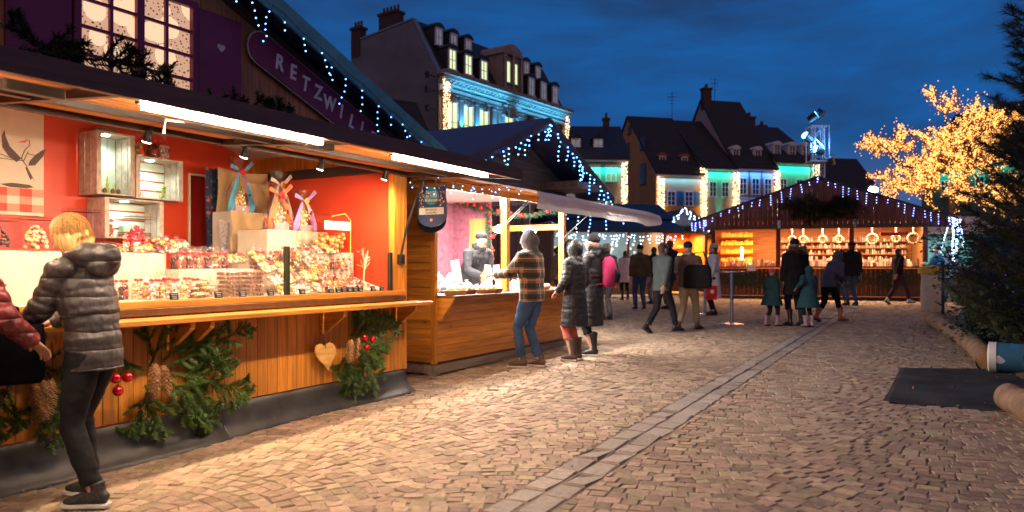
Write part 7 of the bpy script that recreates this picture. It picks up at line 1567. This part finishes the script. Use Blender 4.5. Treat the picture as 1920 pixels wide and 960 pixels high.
far('distant person with brown hair between the olive jacket and the tall man', 1226, 570, 20, 1.72, coat='jacket', coat_mat=drk, hem=.82, trouser=gry, shoe=shoe_b, hair=brown_h)
pw, Bw, _ = far('woman in a long pale coat and grey knitted hat standing by the tables', 1338, 591, 82, 1.74, fem=True, coat='long_coat', coat_mat=cloth_m('pale_wool', (.62,.62,.66)), hem=.42, flare=.04, fat=1.12, trouser=bk, shoe=shoe_b, hat=cloth_m('ice_grey_knit', (.33,.40,.43)), scarf=cloth_m('brown_scarf', (.10,.07,.06)), hair=brown_h, armL=(-.22,.12,.86), armR=(.22,.1,.84))
q = P(1331, 591); r = thing('paper_carrier', 'bright red paper carrier bag with a round white mark in her hand', 'bag', q+Vector((-.02,-.2,.38)), R(10)); MB().box(-.13,.13,-.05,.05,0,.34).build('bag', M('red_paper', (.65,.02,.02), .5), r, bevel=.003); m = MB(); m.lathe([(.05,0),(.05,.003)], (0,-.052,.2), 16, Matrix.Rotation(R(90),4,'X')); m.build('white_mark', white_p, r)
m = MB()
for y in (-.03,.03): m.tube([(-.06,y,.34),(-.04,y,.43),(.04,y,.43),(.06,y,.34)], .005, 5)
m.build('handles', white_p, r)
far('adult in long black parka with fur edged hood holding a child by the hand', 1492, 612, 8, 1.80, lean=2, head=(6,-20), coat='parka', coat_mat=bk, hem=.62, flare=.02, fat=1.35, trouser=drk, shoe=shoe_b, boots=True, hood='down', fur=(M('tan_fur', (.42,.30,.18), .9), 2600), hat=cloth_m('dark_blue_knit'), armR=(.27,.10,.84), feet=((.1,.0),(-.1,.06)))
far('small child in a pink hat and dark green coat beside the parka', 1447, 612, -60, 1.18, coat='coat', coat_mat=cloth_m('bottle_green', (.02,.06,.06)), hem=.62, flare=.1, fat=1.45, trouser=drk, shoe=M('pink_boot', (.5,.3,.36), .6), boots=True, hat=cloth_m('bright_pink', (.65,.08,.22)), feet=((.08,.16),(-.08,-.14)), fem=True)
far('child in a teal hooded coat holding the hand of the adult in the parka', 1516, 614, 10, 1.24, coat='coat', coat_mat=cloth_m('teal', (.03,.10,.12)), hem=.55, flare=.08, fat=1.4, trouser=drk, shoe=M('pink_boot'), boots=True, hood='up', fem=True, armL=(-.34,.02,1.12))
far('man in black jacket and blue jeans with his back turned at the wide stall', 1597, 573, 8, 1.85, coat='jacket', coat_mat=bk, hem=.80, fat=1.4, trouser=jean, shoe=shoe_b, hat=bk, hair=brown_h, feet=((.13,0),(-.13,0)))
far('person in dark clothes standing just left of the man in blue jeans', 1578, 571, -15, 1.66, coat='jacket', coat_mat=cloth_m('dark_purple_grey', (.04,.035,.05)), hem=.78, fat=1.1, trouser=djean, shoe=shoe_b, hair=brown_h, fem=True)
far('stooping person in a blue grey hooded top walking past the wide stall', 1553, 604, -75, 1.60, lean=24, coat='hooded_top', coat_mat=cloth_m('blue_grey', (.10,.11,.15)), hem=.82, fat=1.2, trouser=bk, shoe=M('tan_boot', (.45,.17,.05), .6), boots=True, hood='up', feet=((.08,.30),(-.08,-.26,.03,20)), armL=(-.16,.38,.95), armR=(.16,.36,.98))
far('walking person in black top and plum trousers right of the wide stall centre', 1684, 571, -82, 1.68, coat='jacket', coat_mat=bk, hem=.86, trouser=cloth_m('plum_trousers', (.05,.02,.045)), shoe=M('pale_shoe', (.5,.45,.48), .6), hair=brown_h, feet=((.08,.34),(-.08,-.3,.04,30)), armL=(-.2,.2,.95), armR=(.2,-.2,.9))
far('person in a bright blue jacket behind the litter bin', 1757, 566, 40, 1.74, coat='jacket', coat_mat=cloth_m('bright_blue', (.04,.20,.36)), hem=.8, fat=1.2, trouser=djean, shoe=shoe_b, hat=cloth_m('dark_blue_knit'), armL=(-.1,.35,1.2))
far('person in a pale mint jacket at the edge of the dark pines', 1779, 566, -20, 1.76, coat='jacket', coat_mat=cloth_m('mint', (.35,.50,.52)), hem=.7, fat=1.2, trouser=cloth_m('light_blue_trousers', (.15,.35,.42)), shoe=sneak, hair=brown_h, fem=True)
far('brown haired figure in a tan patterned jacket beyond the second stall counter', 1045, 578, -70, 1.70, coat='jacket', coat_mat=cloth_m('tan', (.28,.19,.12), var=.5, scale=7), hem=.8, fat=1.25, trouser=gry, shoe=shoe_b, hair=brown_h, armL=(-.15,.35,1.2), fem=True)
far('person with black cap seen beyond the shoppers behind the black coats', 1137, 600, 20, 1.72, coat='jacket', coat_mat=gry, hem=.8, trouser=gry, shoe=shoe_b, hat=bk)
